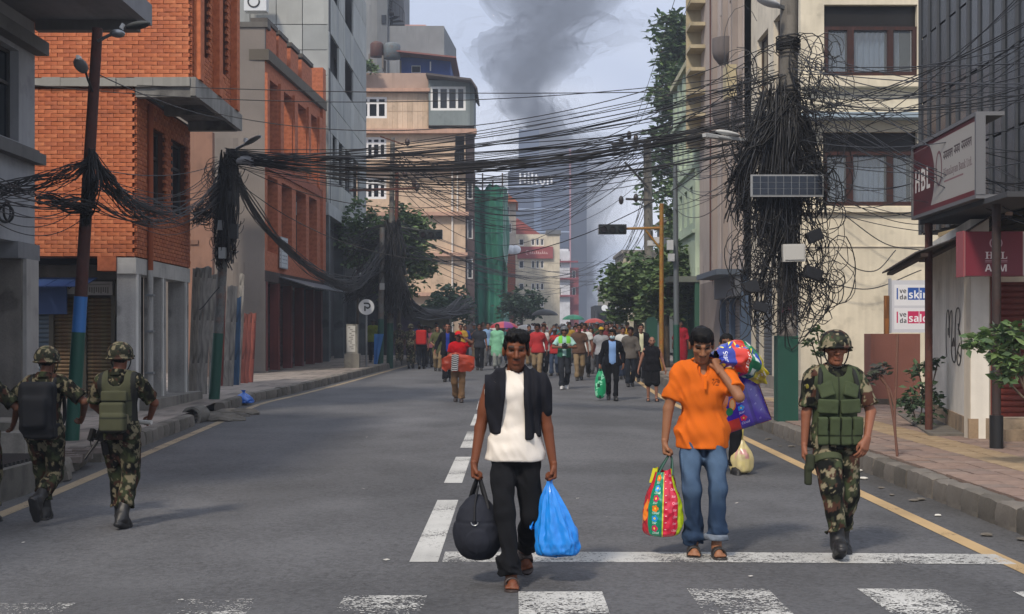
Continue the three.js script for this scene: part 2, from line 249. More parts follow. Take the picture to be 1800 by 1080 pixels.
// pavers of the right-hand pavement, one by one near the camera
{
  const p = thing('pavement', null, null); p.userData.kind = 'structure';
  const w = 0.3, cols = 12, g = [0, 1, 2].map((s) => { const q = new THREE.BoxGeometry(w - 0.007, 0.03, w - 0.007, 1, 1, 1); return boxUV(q); });
  const mr = ['#8a7468', '#867268', '#8e786b', '#827167', '#917d71'].map((c) => CONC(c)), my = ['#a08a6c', '#9b8567', '#a58f71'].map((c) => CONC(c));
  let n = 0; const far = new MB();
  for (let r = 0; r < 70; r++) for (let c = 0; c < cols; c++) {
    const d = 8.2 + r * w, x = kerbR(d) + 0.38 + c * w, px = CX + F * x / d; if (px > 1830) continue; if (x > 7.6) continue;
    const y = G(d) + SIDE - 0.028 + 0.015 + rr(-0.004, 0.004), mat = c === 3 || c === 4 ? my[Math.floor(rnd() * 3)] : mr[Math.floor(rnd() * 5)];
    if (n < 300) { const m = shade(new THREE.Mesh(g[0], mat)); m.name = 'paver'; m.position.set(x, y, -d); m.rotation.set(rr(-0.012, 0.012), rr(-0.01, 0.01), rr(-0.012, 0.012)); p.add(m); n++; }
    else { const q = new THREE.BoxGeometry(w - 0.012, 0.03, w - 0.012); q.translate(x, y, -d); (c === 3 || c === 4 ? (far.y ??= new MB()) : far).add(q); }
  }
  if (far.g.length) { const m = far.mesh('paver', mr[2], p); m.userData.kind = 'stuff'; }
  if (far.y) { const m = far.y.mesh('paver', my[0], p); m.userData.kind = 'stuff'; }
}
// litter in the gutter
for (let i = 0; i < 26; i++) {
  const d = rr(8.5, 21), x = kerbR(d) - rr(0.06, 0.4), s = rr(0.02, 0.06), g = new THREE.IcosahedronGeometry(s, 1), p = g.attributes.position; for (let k = 0; k < p.count; k++) p.setXYZ(k, p.getX(k) * (1 + 0.5 * vn(p.getX(k) * 40 + i, p.getZ(k) * 40, 1)), p.getY(k) * 0.3, p.getZ(k) * (1 + 0.5 * vn(i, p.getX(k) * 40, p.getZ(k) * 30)));
  g.translate(x, roadY(x, d) + s * 0.25, -d); g.computeVertexNormals(); const paper = i % 3 === 0;
  tag(put(boxUV(g), paper ? 'paper_scrap' : 'stone_chip', paper ? M('#c9c6bd', { rough: 0.9 }) : CONC('#6d675e')), paper ? 'pale crumpled scrap of litter in the gutter by the right kerb' : 'grey stone chip in the dirty gutter by the right kerb', paper ? 'litter' : 'stone', paper ? 'scraps in the right gutter' : 'stone chips in the right gutter');
}
for (let i = 0; i < 12; i++) { const d = rr(8.6, 24), x = rr(-4, 3.2), g = new THREE.PlaneGeometry(rr(0.02, 0.06), rr(0.015, 0.04), 2, 2); g.rotateX(-1.45); g.rotateY(rr(0, 6)); g.translate(x, roadY(x, d) + 0.006, -d); tag(put(g, 'paper_scrap', M('#b9b6ae', { side: THREE.DoubleSide })), 'tiny pale paper scrap lying flat on the open road', 'litter', 'paper scraps on the road'); }
// left: drain box with grating, concrete block, broken kerb with pavers, drain pipe mouth
{
  const t = thing('drain_box', 'concrete drain box with iron grating and yellow black painted edge at left', 'drain', V(-5.9, 0, -13.5));
  new MB().box(-7.6, -0.1, -12.75, -5.02, 0.3, -14.6).mesh('body', CONC('#5d5a54'), t);
  for (let i = 0; i < 5; i++) new MB().box(-5.16 - i * 0.42, 0.02, -12.735, -5.4 - i * 0.42, 0.3, -12.76).mesh('yellow_patch', M('#8a6b35', { map: T.concrete, rough: 0.9 }), t);
  for (let i = 0; i < 14; i++) { const b = new MB().box(-7.5, 0.3, -12.85 - i * 0.115, -5.1, 0.335, -12.9 - i * 0.115); b.mesh('grating_bar', M('#3a3a3a', { metal: 0.6, rough: 0.6 }), t); }
  const b = thing('concrete_block', 'low grey concrete block behind the drain grating at left', 'concrete block', V(-6.6, 0.1, -15.6)); new MB().box(-8.2, 0, -14.9, -5.55, 0.52, -16.2).mesh('body', CONC('#8a857d'), b); new MB().box(-8.2, 0.52, -15.2, -5.8, 0.62, -16.2).mesh('step', CONC('#7d786f'), b);
  const k = thing('broken_pavers', 'patch of loose pavers and broken kerb behind the soldiers', 'pavers', V(-5.9, 0, -16));
  const pv = ['#6a605a', '#746963', '#5e5650'].map((c) => CONC(c));
  for (let r = 0; r < 8; r++) for (let c = 0; c < 5; c++) { const q = boxUV(new THREE.BoxGeometry(0.2, 0.07, 0.19)); q.rotateY(0.2 * (r % 2)); q.rotateX(rr(-0.06, 0.06)); q.translate(-5.35 - c * 0.215 + 0.08 * (r % 2), 0.1 + rr(-0.01, 0.01) + 0.012 * r, -15.1 - r * 0.2); put(q, 'paver', pv[(r + c) % 3], k); }
  for (let i = 0; i < 5; i++) { const q = stoneGeo(0.4, 0.2, 0.25, i); q.rotateY(rr(-0.5, 0.5)); q.rotateZ(rr(-0.3, 0.3)); q.translate(-5.25 - 0.1 * i + rr(-0.1, 0.1), 0.08, -14.9 - i * 0.5); put(q, 'broken_stone', kMat[i % 3], k); }
  const p = thing('drain_pipe', 'dark concrete drain pipe mouth in the kerb gap beside cement rubble', 'drain pipe', V(-5.9, 0, -25)); const ring = new THREE.CylinderGeometry(0.19, 0.19, 0.7, 20, 1, true), inn = new THREE.CylinderGeometry(0.14, 0.14, 0.7, 20, 1, true); for (const q of [ring, inn]) { q.rotateX(Math.PI / 2); q.translate(-5.95, 0.13, -24.6); }
  const rg = new THREE.RingGeometry(0.14, 0.19, 20); rg.translate(-5.95, 0.13, -24.25); put(boxUV(ring), 'pipe', CONC('#6a665f'), p); inn.scale(1, 1, 1); put(boxUV(inn), 'pipe_bore', M('#0b0a0a', { side: THREE.DoubleSide }), p); put(boxUV(rg), 'rim', CONC('#77736b'), p);
  for (let i = 0; i < 9; i++) { const q = new THREE.IcosahedronGeometry(rr(0.1, 0.26), 2), a = q.attributes.position; for (let j = 0; j < a.count; j++) { const n = 1 + 0.3 * vn(a.getX(j) * 8 + i * 3, a.getY(j) * 8, a.getZ(j) * 8); a.setXYZ(j, a.getX(j) * n * 1.5, a.getY(j) * n * 0.45, a.getZ(j) * n); } q.computeVertexNormals(); q.translate(-5.55 - rr(-0.1, 0.5), 0.03, -25.0 - i * 0.28); put(boxUV(q), 'rubble', kMat[i % 3], p); }
}
// ---------------------------------------------------------------- left side of the street
const P0 = 0.2;                                               // pavement level near the camera
// grey corner building with pillar and canopy, nearest at left: only the end of its street wall is in view
{
  const t = thing('corner_building', 'grey plastered building with a square pillar and overhanging canopy slab at far left', 'building', V(-8, P0, -16));
  const f = frame(-7.3, -9, -7.3, -20), wall = PLAS('#a3a5a8'), trim = PLAS('#6c6c6b'), w = [8.9, 10.35, 4.5, 5.85];
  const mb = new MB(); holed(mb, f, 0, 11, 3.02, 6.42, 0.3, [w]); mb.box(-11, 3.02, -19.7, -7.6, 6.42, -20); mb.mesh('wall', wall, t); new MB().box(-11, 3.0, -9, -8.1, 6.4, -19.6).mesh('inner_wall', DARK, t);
  windowIn(t, f, w, { cols: 2, rowAt: [5.35], mat: M('#3b3a3a', { rough: 0.5 }), glass: GLASSB, n: -0.16 });
  new MB().fbox(f, 0, 11.05, 4.24, 4.4, 0.002, 0.16).fbox(f, 0, 11.02, 4.4, 4.46, 0.002, 0.07).mesh('sill', trim, t);
  new MB().fbox(f, 0, 11.06, 5.92, 6.12, 0.002, 0.2).mesh('lintel', trim, t);
  new MB().box(-11, 6.45, -9, -5.7, 6.62, -20.15).box(-5.698, 6.42, -9, -5.56, 6.74, -20.2).mesh('canopy', PLAS('#85868a'), t);
  new MB().box(-11, 6.64, 4, -7.4, 8.4, -19.9).box(-11, 0, 4, -7.4, 6.4, -8.9).mesh('upper_wall', wall, t);
  new MB().box(-7.28, 6.3, -19.95, -5.72, 6.448, -20.14).mesh('canopy_rib', trim, t);
  new MB().fbox(f, 10.2, 11.08, 2.78, 3.02, -0.5, 0.05).mesh('beam', PLAS('#7f8082'), t);
  new MB().box(-7.68, P0 - 0.1, -19.45, -7.3, 2.78, -19.98).mesh('pillar', CONC('#807a72'), t); new MB().box(-7.299, P0 - 0.1, -19.5, -7.24, 2.78, -20.0).mesh('pillar_edge', PLAS('#aaa7a3'), t);
  new MB().box(-11, P0 - 0.1, -16.5, -7.2, 0.42, -20.2).mesh('plinth', CONC('#77706a'), t);
  shutter(t, frame(-8.3, -14, -8.3, -19.4), 0, 5.2, 0.5, 2.9, M('#3f5a7e', { rough: 0.6, metal: 0.3 }), 0, 0.09); const cp = new MB().tube(Array.from({ length: 12 }, (_, i) => V(-7.24, 3.42 + 0.13 * Math.sin(i * 0.56), -18.75 - 0.13 * Math.cos(i * 0.56))), 0.018, 40, 6); cp.mesh('cable_coil', BLACKP, t);
}
// orange brick building
const brickM = ['#b96943', '#bd6d47', '#b36441', '#be704b', '#b06545', '#c2754f'].map((c) => M(c, { map: T.brickface, bump: T.fine, bs: 0.004, rough: 0.9 }));
const MORTAR = M('#6a3a28', { map: T.concrete, bump: T.fine, bs: 0.003, rough: 0.95 });
const brickGeo = [0, 1, 2, 3].map((s) => { const g = new THREE.BoxGeometry(0.222, 0.068, 0.05, 3, 1, 1), p = g.attributes.position; for (let i = 0; i < p.count; i++) p.setXYZ(i, p.getX(i) + 0.004 * vn(p.getX(i) * 30 + s * 7, p.getY(i) * 30, 2), p.getY(i) + 0.004 * vn(p.getX(i) * 20, s * 5, p.getY(i) * 30), p.getZ(i) + 0.003 * vn(s * 3, p.getX(i) * 30, 1)); g.computeVertexNormals(); return boxUV(g); });
// bricks over a frame's rectangle; single meshes up to a limit, the rest as one joined part
function brickwork(parent, f, s0, s1, y0, y1, opt = {}) {
  const { holes = [], single = 0, from = 0, pitch = 0.0765, len = 0.234, n = 0.0 } = opt; let count = 0; const rest = []; parent.updateWorldMatrix(true, false); const inv = parent.matrixWorld.clone().invert();
  const rows = Math.floor((y1 - y0) / pitch);
  for (let r = 0; r < rows; r++) {
    const y = y0 + (r + 0.5) * pitch;
    for (let s = s0 - (r % 2 ? len / 2 : 0), i = 0; s < s1 - 0.02; s += len, i++) {
      const a = Math.max(s, s0), b = Math.min(s + len, s1); if (b - a < 0.05) continue; const c = (a + b) / 2;
      if (holes.some((h) => c > h[0] && c < h[1] && y > h[2] && y < h[3])) continue;
      const m = inv.clone().multiply(f.m).multiply(new THREE.Matrix4().compose(V(c, y + rr(-0.002, 0.002), n + rr(-0.005, 0.004)), new THREE.Quaternion().setFromEuler(new THREE.Euler(rr(-0.02, 0.02), rr(-0.02, 0.02), rr(-0.008, 0.008))), V((b - a - 0.008) / 0.222, 1, 1)));
      if (r >= from && count < single && c > (opt.minS ?? -1e9)) { const q = shade(new THREE.Mesh(brickGeo[Math.floor(rnd() * 4)], brickM[Math.floor(rnd() * 6)])); q.name = 'brick'; m.decompose(q.position, q.quaternion, q.scale); parent.add(q); count++; }
      else rest.push(m);
    }
  }
  if (rest.length) { const im = new THREE.InstancedMesh(brickGeo[0], M('#ffffff', { map: T.brickface, bump: T.fine, bs: 0.004, rough: 0.9 }), rest.length); rest.forEach((m, i) => { im.setMatrixAt(i, m); im.setColorAt(i, brickM[Math.floor(rnd() * 6)].color); }); im.name = opt.name ?? 'brick'; shade(im); im.userData.kind = 'stuff'; parent.add(im); }
  return count;
}
{
  const t = thing('brick_building', 'bright orange brick building with a concrete ledge and jutting upper storey', 'building', V(-8, P0, -26));
  const d0 = 24.5, d1 = 28.6, xl = -7.06, xu = -6.03;
  const fl = frame(-11.2, -d0, xl, -d0), fu = frame(-11.2, -d0, xu, -d0), sl = frame(xl, -d0, xl, -d1), su = frame(xu, -d0, xu, -d1);
  // walls behind the bricks
  const wlo = [[0.95, 2.05, 4.2, 5.72], [2.5, 3.85, 4.2, 5.72]], wup = [[0.55, 1.5, 7.05, 9.6], [2.1, 3.1, 7.05, 9.6]];
  const core = new MB(); core.fbox(fl, 0, fl.len - 0.03, 3.1, 6.3, -0.3, -0.02); core.fbox(fu, 0, fu.len - 0.03, 6.46, 10.4, -0.3, -0.02);
  holed(core, sl, 0.3, d1 - d0, 3.1, 6.25, 0.3, wlo, -0.02); holed(core, su, 0.3, d1 - d0, 6.46, 10.4, 0.3, wup, -0.02); core.mesh('wall', MORTAR, t);
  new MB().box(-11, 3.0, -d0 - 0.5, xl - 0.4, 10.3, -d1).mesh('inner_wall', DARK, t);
  let k = brickwork(t, fu, 0, fu.len, 6.47, 10.4, { single: 190, from: 0, minS: 2.2 });
  k += brickwork(t, fl, 0, fl.len, 3.12, 6.3, { single: 110, from: 24, minS: 2.2 });
  brickwork(t, sl, 0.02, d1 - d0, 3.12, 6.2, { holes: wlo }); brickwork(t, su, 0.02, d1 - d0, 6.47, 10.4, { holes: wup });
  for (const s of [0.15, 1.75, 3.4]) new MB().fbox(su, s, s + 0.3, 6.47, 10.4, 0.03, 0.16).mesh('brick_pier', brickM[0], t);
  const wf = M('#3a3633', { rough: 0.6 });
  for (const h of wlo) { windowIn(t, sl, h, { cols: 2, rowAt: [5.2], mat: wf, glass: GLASSB, n: -0.16, bar: 0.06 }); }
  for (const h of wup) windowIn(t, su, h, { cols: 2, rowAt: [7.75, 8.6], mat: wf, glass: GLASS, n: -0.12, bar: 0.07 });
  // the ledge and canopy slab
  const led = new MB(); for (let i = 0; i < 15; i++) led.box(-11.2 + i * 0.346, 6.3 + rr(-0.012, 0.006), -d0 + 0.1 + rr(-0.015, 0.02), -11.2 + i * 0.346 + 0.344, 6.455 + rr(-0.012, 0.008), -d0 - 0.28); led.mesh('ledge', STAIN('#93928c'), t);
  const can = new MB().box(xl - 0.02, 6.3, -d0 - 0.02, xu + 0.02, 6.45, -d1).box(xu + 0.02, 6.12, -d0 + 0.08, xu + 0.12, 6.47, -d1 - 0.05); can.mesh('canopy', CONC('#8f8e8a'), t);
  for (const [z0, z1] of [[-0.05, 0.15], [1.95, 2.15], [d1 - d0 - 0.2, d1 - d0]]) new MB().box(xl + 0.02, 6.1, -d0 - z0, xu + 0.02, 6.3, -d0 - z1).mesh('canopy_beam', CONC('#7b7a77'), t);
  // ground floor
  new MB().box(xl - 0.34, 2.8, -d0 + 0.02, xl + 0.02, 3.1, -d1).mesh('beam', PLAS('#b5b3ae'), t);
  new MB().box(-7.75, 2.85, -d0 + 0.06, xl - 0.345, 3.12, -d0 - 0.3).mesh('corner_brick', brickM[2], t);
  for (const d of [24.55, 26.35, 28.2]) { new MB().box(xl - 0.36, 0.0, -d, xl, 2.8, -d - 0.34).mesh('column', CONC('#a19f9b'), t); new MB().box(xl - 0.001, 0, -d + 0.012, xl + 0.035, 2.8, -d - 0.05).mesh('column_edge', PLAS('#cfcdc8'), t); }
  new MB().bar(V(xl + 0.08, 0.2, -25.25), V(xl + 0.08, 2.9, -25.25), 0.055).mesh('drainpipe', PLAS('#a9a7a3'), t); new MB().bar(V(xl + 0.08, 2.9, -25.25), V(xl + 0.08, 6.1, -25.25), 0.055).mesh('drainpipe', M('#8c4a2c'), t);
  for (const y of [0.9, 1.7, 2.4]) new MB().box(xl - 0.0, y, -25.17, xl + 0.15, y + 0.04, -25.33).mesh('pipe_clamp', STEEL, t);
  new MB().box(-11.2, P0 - 0.2, -d0 - 0.3, xl + 0.25, 0.42, -d1 - 0.2).mesh('plinth', CONC('#7a766f'), t);
  new MB().box(-11, 2.72, -25.6, -7.5, 3.1, -25.2).box(-11, 0.3, -26.6, -7.5, 3, -26.4).mesh('lintel', CONC('#55504a'), t);
  const gf = frame(-10.6, -25.3, -7.45, -25.3), ol = M('#5a4f33', { rough: 0.55, metal: 0.35, map: T.rust });
  shutter(t, gf, 1.75, 2.3, 0.42, 2.42, ol, 0, 0.075); shutter(t, gf, 2.38, 2.86, 0.42, 2.42, ol, 0, 0.075);
  shutter(t, gf, 0.3, 1.66, 0.42, 2.2, M('#4b5660', { rough: 0.5, metal: 0.4 }), 0, 0.09);
  new MB().fbox(gf, 1.66, 1.75, 0.42, 2.7, -0.05, 0.06).fbox(gf, 2.3, 2.38, 0.42, 2.7, -0.05, 0.06).fbox(gf, 2.86, 2.93, 0.42, 2.7, -0.05, 0.06).mesh('door_frame', M('#3f3a2d', { rough: 0.6 }), t);
  for (let i = 0; i < 5; i++) new MB().bar(gf.p(2.96 + i * 0.05, 0.42, -0.02), gf.p(2.96 + i * 0.05, 2.0, -0.02), 0.026, 0.026, 8).mesh('corrugated_sheet', M('#7b7f83', { metal: 0.5, rough: 0.5 }), t);
  // awning and two name boards of the shops
  const aw = new MB(); for (let i = 0; i < 6; i++) aw.beam(V(-9.9 + i * 0.36, 2.74, -25.0), V(-9.9 + i * 0.36, 2.55, -24.2), 0.34, 0.02); aw.mesh('blue_awning', M('#27406f', { rough: 0.7 }), t);
  new MB().box(-9.95, 2.05, -25.1, -8.55, 2.6, -25.14).mesh('blue_panel', M('#26416e', { rough: 0.6 }), t);
  const sgn = (s0, s1, y0, y1, n, draw) => { const tx = canvasTex(160, 96, draw); const g = new THREE.BoxGeometry(s1 - s0, y1 - y0, 0.04); g.translate((s0 + s1) / 2, (y0 + y1) / 2, n); g.applyMatrix4(gf.m); put(g, 'name_board', M('#ffffff', { map: tx, rough: 0.7 }), t); };
  sgn(1.78, 2.28, 2.44, 2.72, 0.1, (g, w, h) => { g.fillStyle = '#8d8b86'; g.fillRect(0, 0, w, h); g.strokeStyle = '#2d2b2a'; g.lineWidth = 5; g.beginPath(); g.moveTo(20, 70); g.lineTo(70, 25); g.lineTo(95, 60); g.lineTo(130, 30); g.stroke(); });
  sgn(2.4, 2.9, 2.42, 2.68, 0.1, (g, w, h) => { g.fillStyle = '#8f8d89'; g.fillRect(0, 0, w, h); g.strokeStyle = '#4a4744'; g.lineWidth = 3; g.beginPath(); g.moveTo(14, 24); g.lineTo(146, 18); g.stroke(); for (let i = 0; i < 9; i++) { g.fillStyle = '#55524e'; g.fillRect(18 + i * 14, 40, 7, 34 + (i % 3) * 5); } });
}
// planks leaning on the lot between the brick buildings
{
  const pl = [[352, 466, 678, 26, '#8b8781', 30.5, 1], [338, 468, 690, 14, '#857f76', 30, 1], [371, 480, 668, 12, '#8d8880', 31, 0], [388, 510, 665, 8, '#7c3f36', 34.2, 0], [402, 500, 668, 18, '#86817a', 34, 0], [414, 520, 664, 11, '#31506f', 34.6, 0], [419, 480, 660, 9, '#9a958d', 35, 0], [430, 550, 662, 14, '#7f463c', 35.5, 0], [440, 548, 658, 11, '#8a4a3e', 36, 0], [434, 548, 660, 5, '#5d352f', 35.7, 0]];
  const names = ['widest pale grey weathered plank leaning beside the white columns', 'brownish plank half hidden behind the last white column', 'narrow grey plank with a slanted top beside the widest plank', 'thin dark red board just right of the nearer green post', 'stout grey beam left of the blue board', 'blue painted board leaning against the grey gable wall', 'tall thin pale batten right of the blue board', 'wide faded red door board leaning by the gable wall', 'rightmost faded red board leaning by the gable wall', 'slim dark red batten between the two faded red boards'];
  pl.forEach(([cx, ty, by, w, c, d], i) => {
    const gy = G(d) + SIDE - 0.02, wm = w * d / F, top = py2y(ty, d), x = px2x(cx, d), lean = rr(-0.03, 0.05), o = thing('leaning_plank', names[i], 'plank', V(x, gy, -d));
    const mat = M(c, { map: T.wood, bump: T.fine, bs: 0.006, rough: 0.9 }), n = w > 12 ? 2 : 1;
    for (let j = 0; j < n; j++) { const g = new THREE.BoxGeometry(wm / n - 0.006, top - gy, 0.045, 2, 8, 1), p = g.attributes.position; for (let q = 0; q < p.count; q++) { const yy = p.getY(q), u = yy / (top - gy) + 0.5; p.setX(q, p.getX(q) * (1 + 0.05 * vn(yy * 3, i, j)) + lean * (u - 0.5)); p.setZ(q, p.getZ(q) - 0.35 * u); if (u > 0.95) p.setY(q, yy - 0.06 * Math.abs(vn(p.getX(q) * 20, i, j))); } g.computeVertexNormals(); g.translate(x + (j - (n - 1) / 2) * wm / n, gy + (top - gy) / 2, -d); put(boxUV(g), 'board', mat, o); }
  });
  const w = thing('side_wall', 'peach plastered wall strip between the orange building and the gable', 'wall', V(-9.3, 0.3, -39.5)); const fw = frame(px2x(325, 39.5), -39.5, px2x(373, 39.5), -39.5); new MB().fbox(fw, 0, fw.len, 0.2, py2y(232, 39.5), -0.3, 0).mesh('wall', PLAS('#8d6a58'), w); new MB().fbox(fw, 0.1, 0.4, py2y(430, 39.5), py2y(428, 39.5) + 0.1, 0.0, 0.05).mesh('ledge', PLAS('#7b5c4c'), w);
}
// grey gable and the red brick building with deep niches
{
  const t = thing('niche_building', 'red brick building with rows of deep narrow niches and mossy cornice', 'building', V(-9, 0.5, -46));
  const A = [-7.94, -42], B = [-7.43, -51.5], f = frame(A[0], A[1], B[0], B[1]), L = f.len, gf = frame(-12.5, -42, -7.94, -42);
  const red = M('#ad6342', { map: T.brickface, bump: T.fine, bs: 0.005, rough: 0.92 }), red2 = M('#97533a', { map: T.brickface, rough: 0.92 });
  const gw = new MB(); gw.fbox(gf, 0, gf.len - 0.001, 0.2, 11.55, -0.35, 0); gw.mesh('gable_wall', STAIN('#7d756e'), t);
  new MB().fbox(gf, -0.1, gf.len + 0.1, 11.553, 11.72, -0.5, 0.06).mesh('coping', CONC('#5f5c57'), t);
  const cols = [[0.038, 0.188], [0.249, 0.414], [0.481, 0.663], [0.716, 0.87]].map(([a, b]) => [a * L, b * L]);
  const holes = cols.flatMap(([a, b]) => [[a, b, 7.6, 10.0], [a, b, 4.35, 6.85]]);
  const wall = new MB(); holed(wall, f, 0.0, L, 3.75, 10.5, 0.35, holes); wall.mesh('wall', red, t);
  cols.forEach(([a, b], i) => { for (const [y0, y1] of [[7.6, 10.0], [4.35, 6.85]]) {
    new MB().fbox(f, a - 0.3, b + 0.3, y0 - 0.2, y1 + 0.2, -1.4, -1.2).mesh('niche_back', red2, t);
    new MB().fbox(f, a + 0.3, b - 0.2, y0 + 0.5, y1 - 0.25, -1.2, -1.16).mesh('window', GLASS, t);
    const s = new MB(); const g = new THREE.BufferGeometry(); s.poly([[0, 0], [1.2, 0], [1.2, 0.42], [0, 0.02]], b - a); const q = s.g[0]; q.rotateY(Math.PI / 2); q.applyMatrix4(f.m.clone().multiply(new THREE.Matrix4().makeTranslation(a, y0, 0))); s.mesh('sloped_sill', red, t);
  } });
  for (let i = 0; i <= 4; i++) { const s0 = i === 0 ? 0 : cols[i - 1][1] + 0.06, s1 = i === 4 ? L - 0.1 : cols[i][0] - 0.06; if (s1 - s0 > 0.1) new MB().fbox(f, s0, s1, 7.3, 10.1, 0.003, 0.09).mesh('brick_pier', red, t); }
  new MB().fbox(f, -0.05, L, 10.5, 10.85, -0.5, 0.14).mesh('cornice', STAIN('#5e574c'), t);
  [[0.02, 0.165], [0.2, 0.33], [0.39, 0.52], [0.58, 0.77]].forEach(([a, b], i) => { new MB().fbox(f, a * L, b * L, 10.85, 11.75 - 0.02 * i, -0.45, 0).mesh('parapet_pier', red, t); new MB().fbox(f, a * L - 0.05, b * L + 0.05, 11.76, 11.9, -0.5, 0.05).mesh('cap', CONC('#55504a'), t); });
  new MB().fbox(f, 0.94 * L, L, 3.75, 12.1, -0.4, 0.1).mesh('end_pier', red, t);
  new MB().fbox(f, 0, L, 7.05, 7.35, 0.002, 0.06).mesh('string_course', red2, t);
  // ground floor: red posts, dark bays, tin canopy, signboard
  new MB().fbox(f, 0, L, 3.4, 3.75, -0.4, 0.02).mesh('lintel', CONC('#3b2c27'), t);
  for (let i = 0; i < 6; i++) { const s = [0.02, 0.2, 0.4, 0.6, 0.8, 0.96][i] * L; new MB().fbox(f, s, s + 0.24, 0.4, 3.4, -0.3, 0).mesh('post', M('#6c2f29', { map: T.concrete, rough: 0.8 }), t); }
  for (let i = 0; i < 5; i++) { const a = [0.02, 0.2, 0.4, 0.6, 0.8, 0.96]; shutter(t, f, a[i] * L + 0.26, a[i + 1] * L - 0.02, 0.5, 3.38, M('#2c1512', { rough: 0.6, metal: 0.2 }), -0.9, 0.16, 'door_slat'); }
  const cn = new MB(); for (let i = 0; i < 20; i++) { const s = L * 0.22 + i * 0.4; cn.add(new THREE.CylinderGeometry(0.2, 0.2, 1.25, 8, 1, false).scale(1, 1, 0.14).rotateX(Math.PI / 2 - 0.0).rotateX(0).translate(0, 0, 0)); const g = cn.g[cn.g.length - 1]; g.rotateX(0.3); g.applyMatrix4(f.m.clone().multiply(new THREE.Matrix4().makeTranslation(s, 3.45, 0.6))); } cn.mesh('tin_canopy', M('#4b4e52', { metal: 0.4, rough: 0.55 }), t);
  const st = canvasTex(128, 256, (g, w, h) => { g.fillStyle = '#b7bcc0'; g.fillRect(0, 0, w, h); g.fillStyle = '#4c5a66'; for (let r = 0; r < 7; r++) for (let c = 0; c < 5; c++) g.fillRect(16 + c * 20 + (r % 2) * 4, 24 + r * 31, 13, 6 + ((r * c) % 3) * 2); g.strokeStyle = '#8a9197'; g.lineWidth = 6; g.strokeRect(4, 4, w - 8, h - 8); });
  const sb = new THREE.BoxGeometry(1.0, 1.05, 0.06); sb.translate(0.235 * L + 0.1, 3.95 + 0.5, 0.08); sb.applyMatrix4(f.m); put(sb, 'signboard', M('#ffffff', { map: st, rough: 0.6 }), t);
  new MB().fbox(f, -0.1, L + 0.1, 0.2, 0.5, -1.0, 0.15).mesh('plinth', CONC('#5f5a54'), t);
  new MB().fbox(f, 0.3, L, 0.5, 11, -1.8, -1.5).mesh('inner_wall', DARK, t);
}
// grey panel-clad building
{
  const t = thing('panel_building', 'tall pale grey building clad in large square panels behind the brick', 'building', V(-9, 0.6, -56));
  const xs = -7.35, ff = frame(-16.2, -52.4, xs, -52.4), fs = frame(xs, -52.4, xs, -66), L = 13.6, tops = 17.5;
  const core = new MB(); core.fbox(ff, 0, ff.len, 7.0, 30, -0.6, -0.08); core.box(-16, 7, -53, xs - 0.5, 30, -66); core.mesh('core', M('#3e4042'), t);
  const pm = ['#a3a6a4', '#9b9f9e', '#adb0ad', '#a8aaa6'].map((c) => STAIN(c)); let n = 0;
  const panel = (f, s0, s1, y0, y1) => { new MB().fbox(f, s0 + 0.015, s1 - 0.015, y0 + 0.015, y1 - 0.015, -0.08 + 0.002 * (n % 2), rr(-0.004, 0.004)).mesh('panel', pm[n++ % 4], t); };
  for (let c = 0; c < 6; c++) for (let r = 0; r < 12; r++) { const s1 = ff.len - c * 1.05, y0 = 4.95 + r * 1.02; if (y0 < 7) continue; panel(ff, s1 - 1.05, s1, y0, y0 + 1.02); }
  const wins = [[0.35, 3.1, 12.4, 13.9], [0.35, 3.1, 15.5, 17.2], [5.2, 8.2, 12.4, 13.9], [5.2, 8.2, 15.5, 17.2], [1.2, 2.4, 8.1, 9.9], [3.2, 4.6, 8.1, 9.9], [5.6, 7.2, 8.1, 9.9], [8.4, 10.4, 8.1, 9.9]];
  const ys = [7.0, 8.1, 9.9, 11.1, 12.4, 13.9, 15.5, 17.2, 18.4], ss = [0, 0.35, 1.2, 2.4, 3.1, 4.6, 5.2, 7.2, 8.2, 10.4, 12, 13.6];
  for (let i = 0; i + 1 < ss.length; i++) for (let j = 0; j + 1 < ys.length; j++) { const c = (ss[i] + ss[i + 1]) / 2, y = (ys[j] + ys[j + 1]) / 2; if (wins.some((w) => c > w[0] && c < w[1] && y > w[2] && y < w[3])) continue; panel(fs, ss[i], ss[i + 1], ys[j], ys[j + 1]); }
  for (const w of wins) windowIn(t, fs, w, { cols: 2, mat: M('#2b2d2f'), glass: GLASS, n: -0.5, bar: 0.07 });
  new MB().box(-16, 6.5, -52.3, xs + 0.02, 7.0, -66).mesh('soffit', PLAS('#a9adad'), t);
  new MB().box(-16, 0.4, -52.6, xs - 0.9, 6.5, -66).mesh('shop_front', M('#1b1d20', { rough: 0.6 }), t);
  for (const d of [52.5, 57, 61.5, 65.5]) new MB().box(xs - 0.4, 0.4, -d, xs, 6.5, -d - 0.4).mesh('column', CONC('#5b6163'), t);
  shutter(t, frame(xs - 0.5, -53, xs - 0.5, -56.8), 0, 3.6, 0.6, 3.2, M('#555b5e', { metal: 0.3, rough: 0.6 }), 0, 0.16);
  for (const [d, y] of [[58.5, 4.3], [59.8, 4.3], [58.5, 5.4]]) { new MB().box(xs - 0.1, y, -d, xs + 0.35, y + 0.65, -d - 0.95).mesh('air_conditioner', M('#a7abad', { rough: 0.6 }), t); }
  const ac = thing('air_conditioner', 'white outdoor air conditioner unit on the panel building above the gable', 'air conditioner', V(px2x(452, 51.9), py2y(24, 51.9), -51.9)); new MB().box(px2x(433, 51.9), py2y(24, 51.9), -51.4, px2x(472, 51.9), py2y(-6, 51.9), -51.9).mesh('case', M('#c3c7c9', { rough: 0.5 }), ac); const fan = new THREE.TorusGeometry(0.22, 0.03, 6, 20); fan.translate(px2x(450, 51.9), py2y(8, 51.9), -51.39); put(boxUV(fan), 'fan_guard', BLACKP, ac);
}
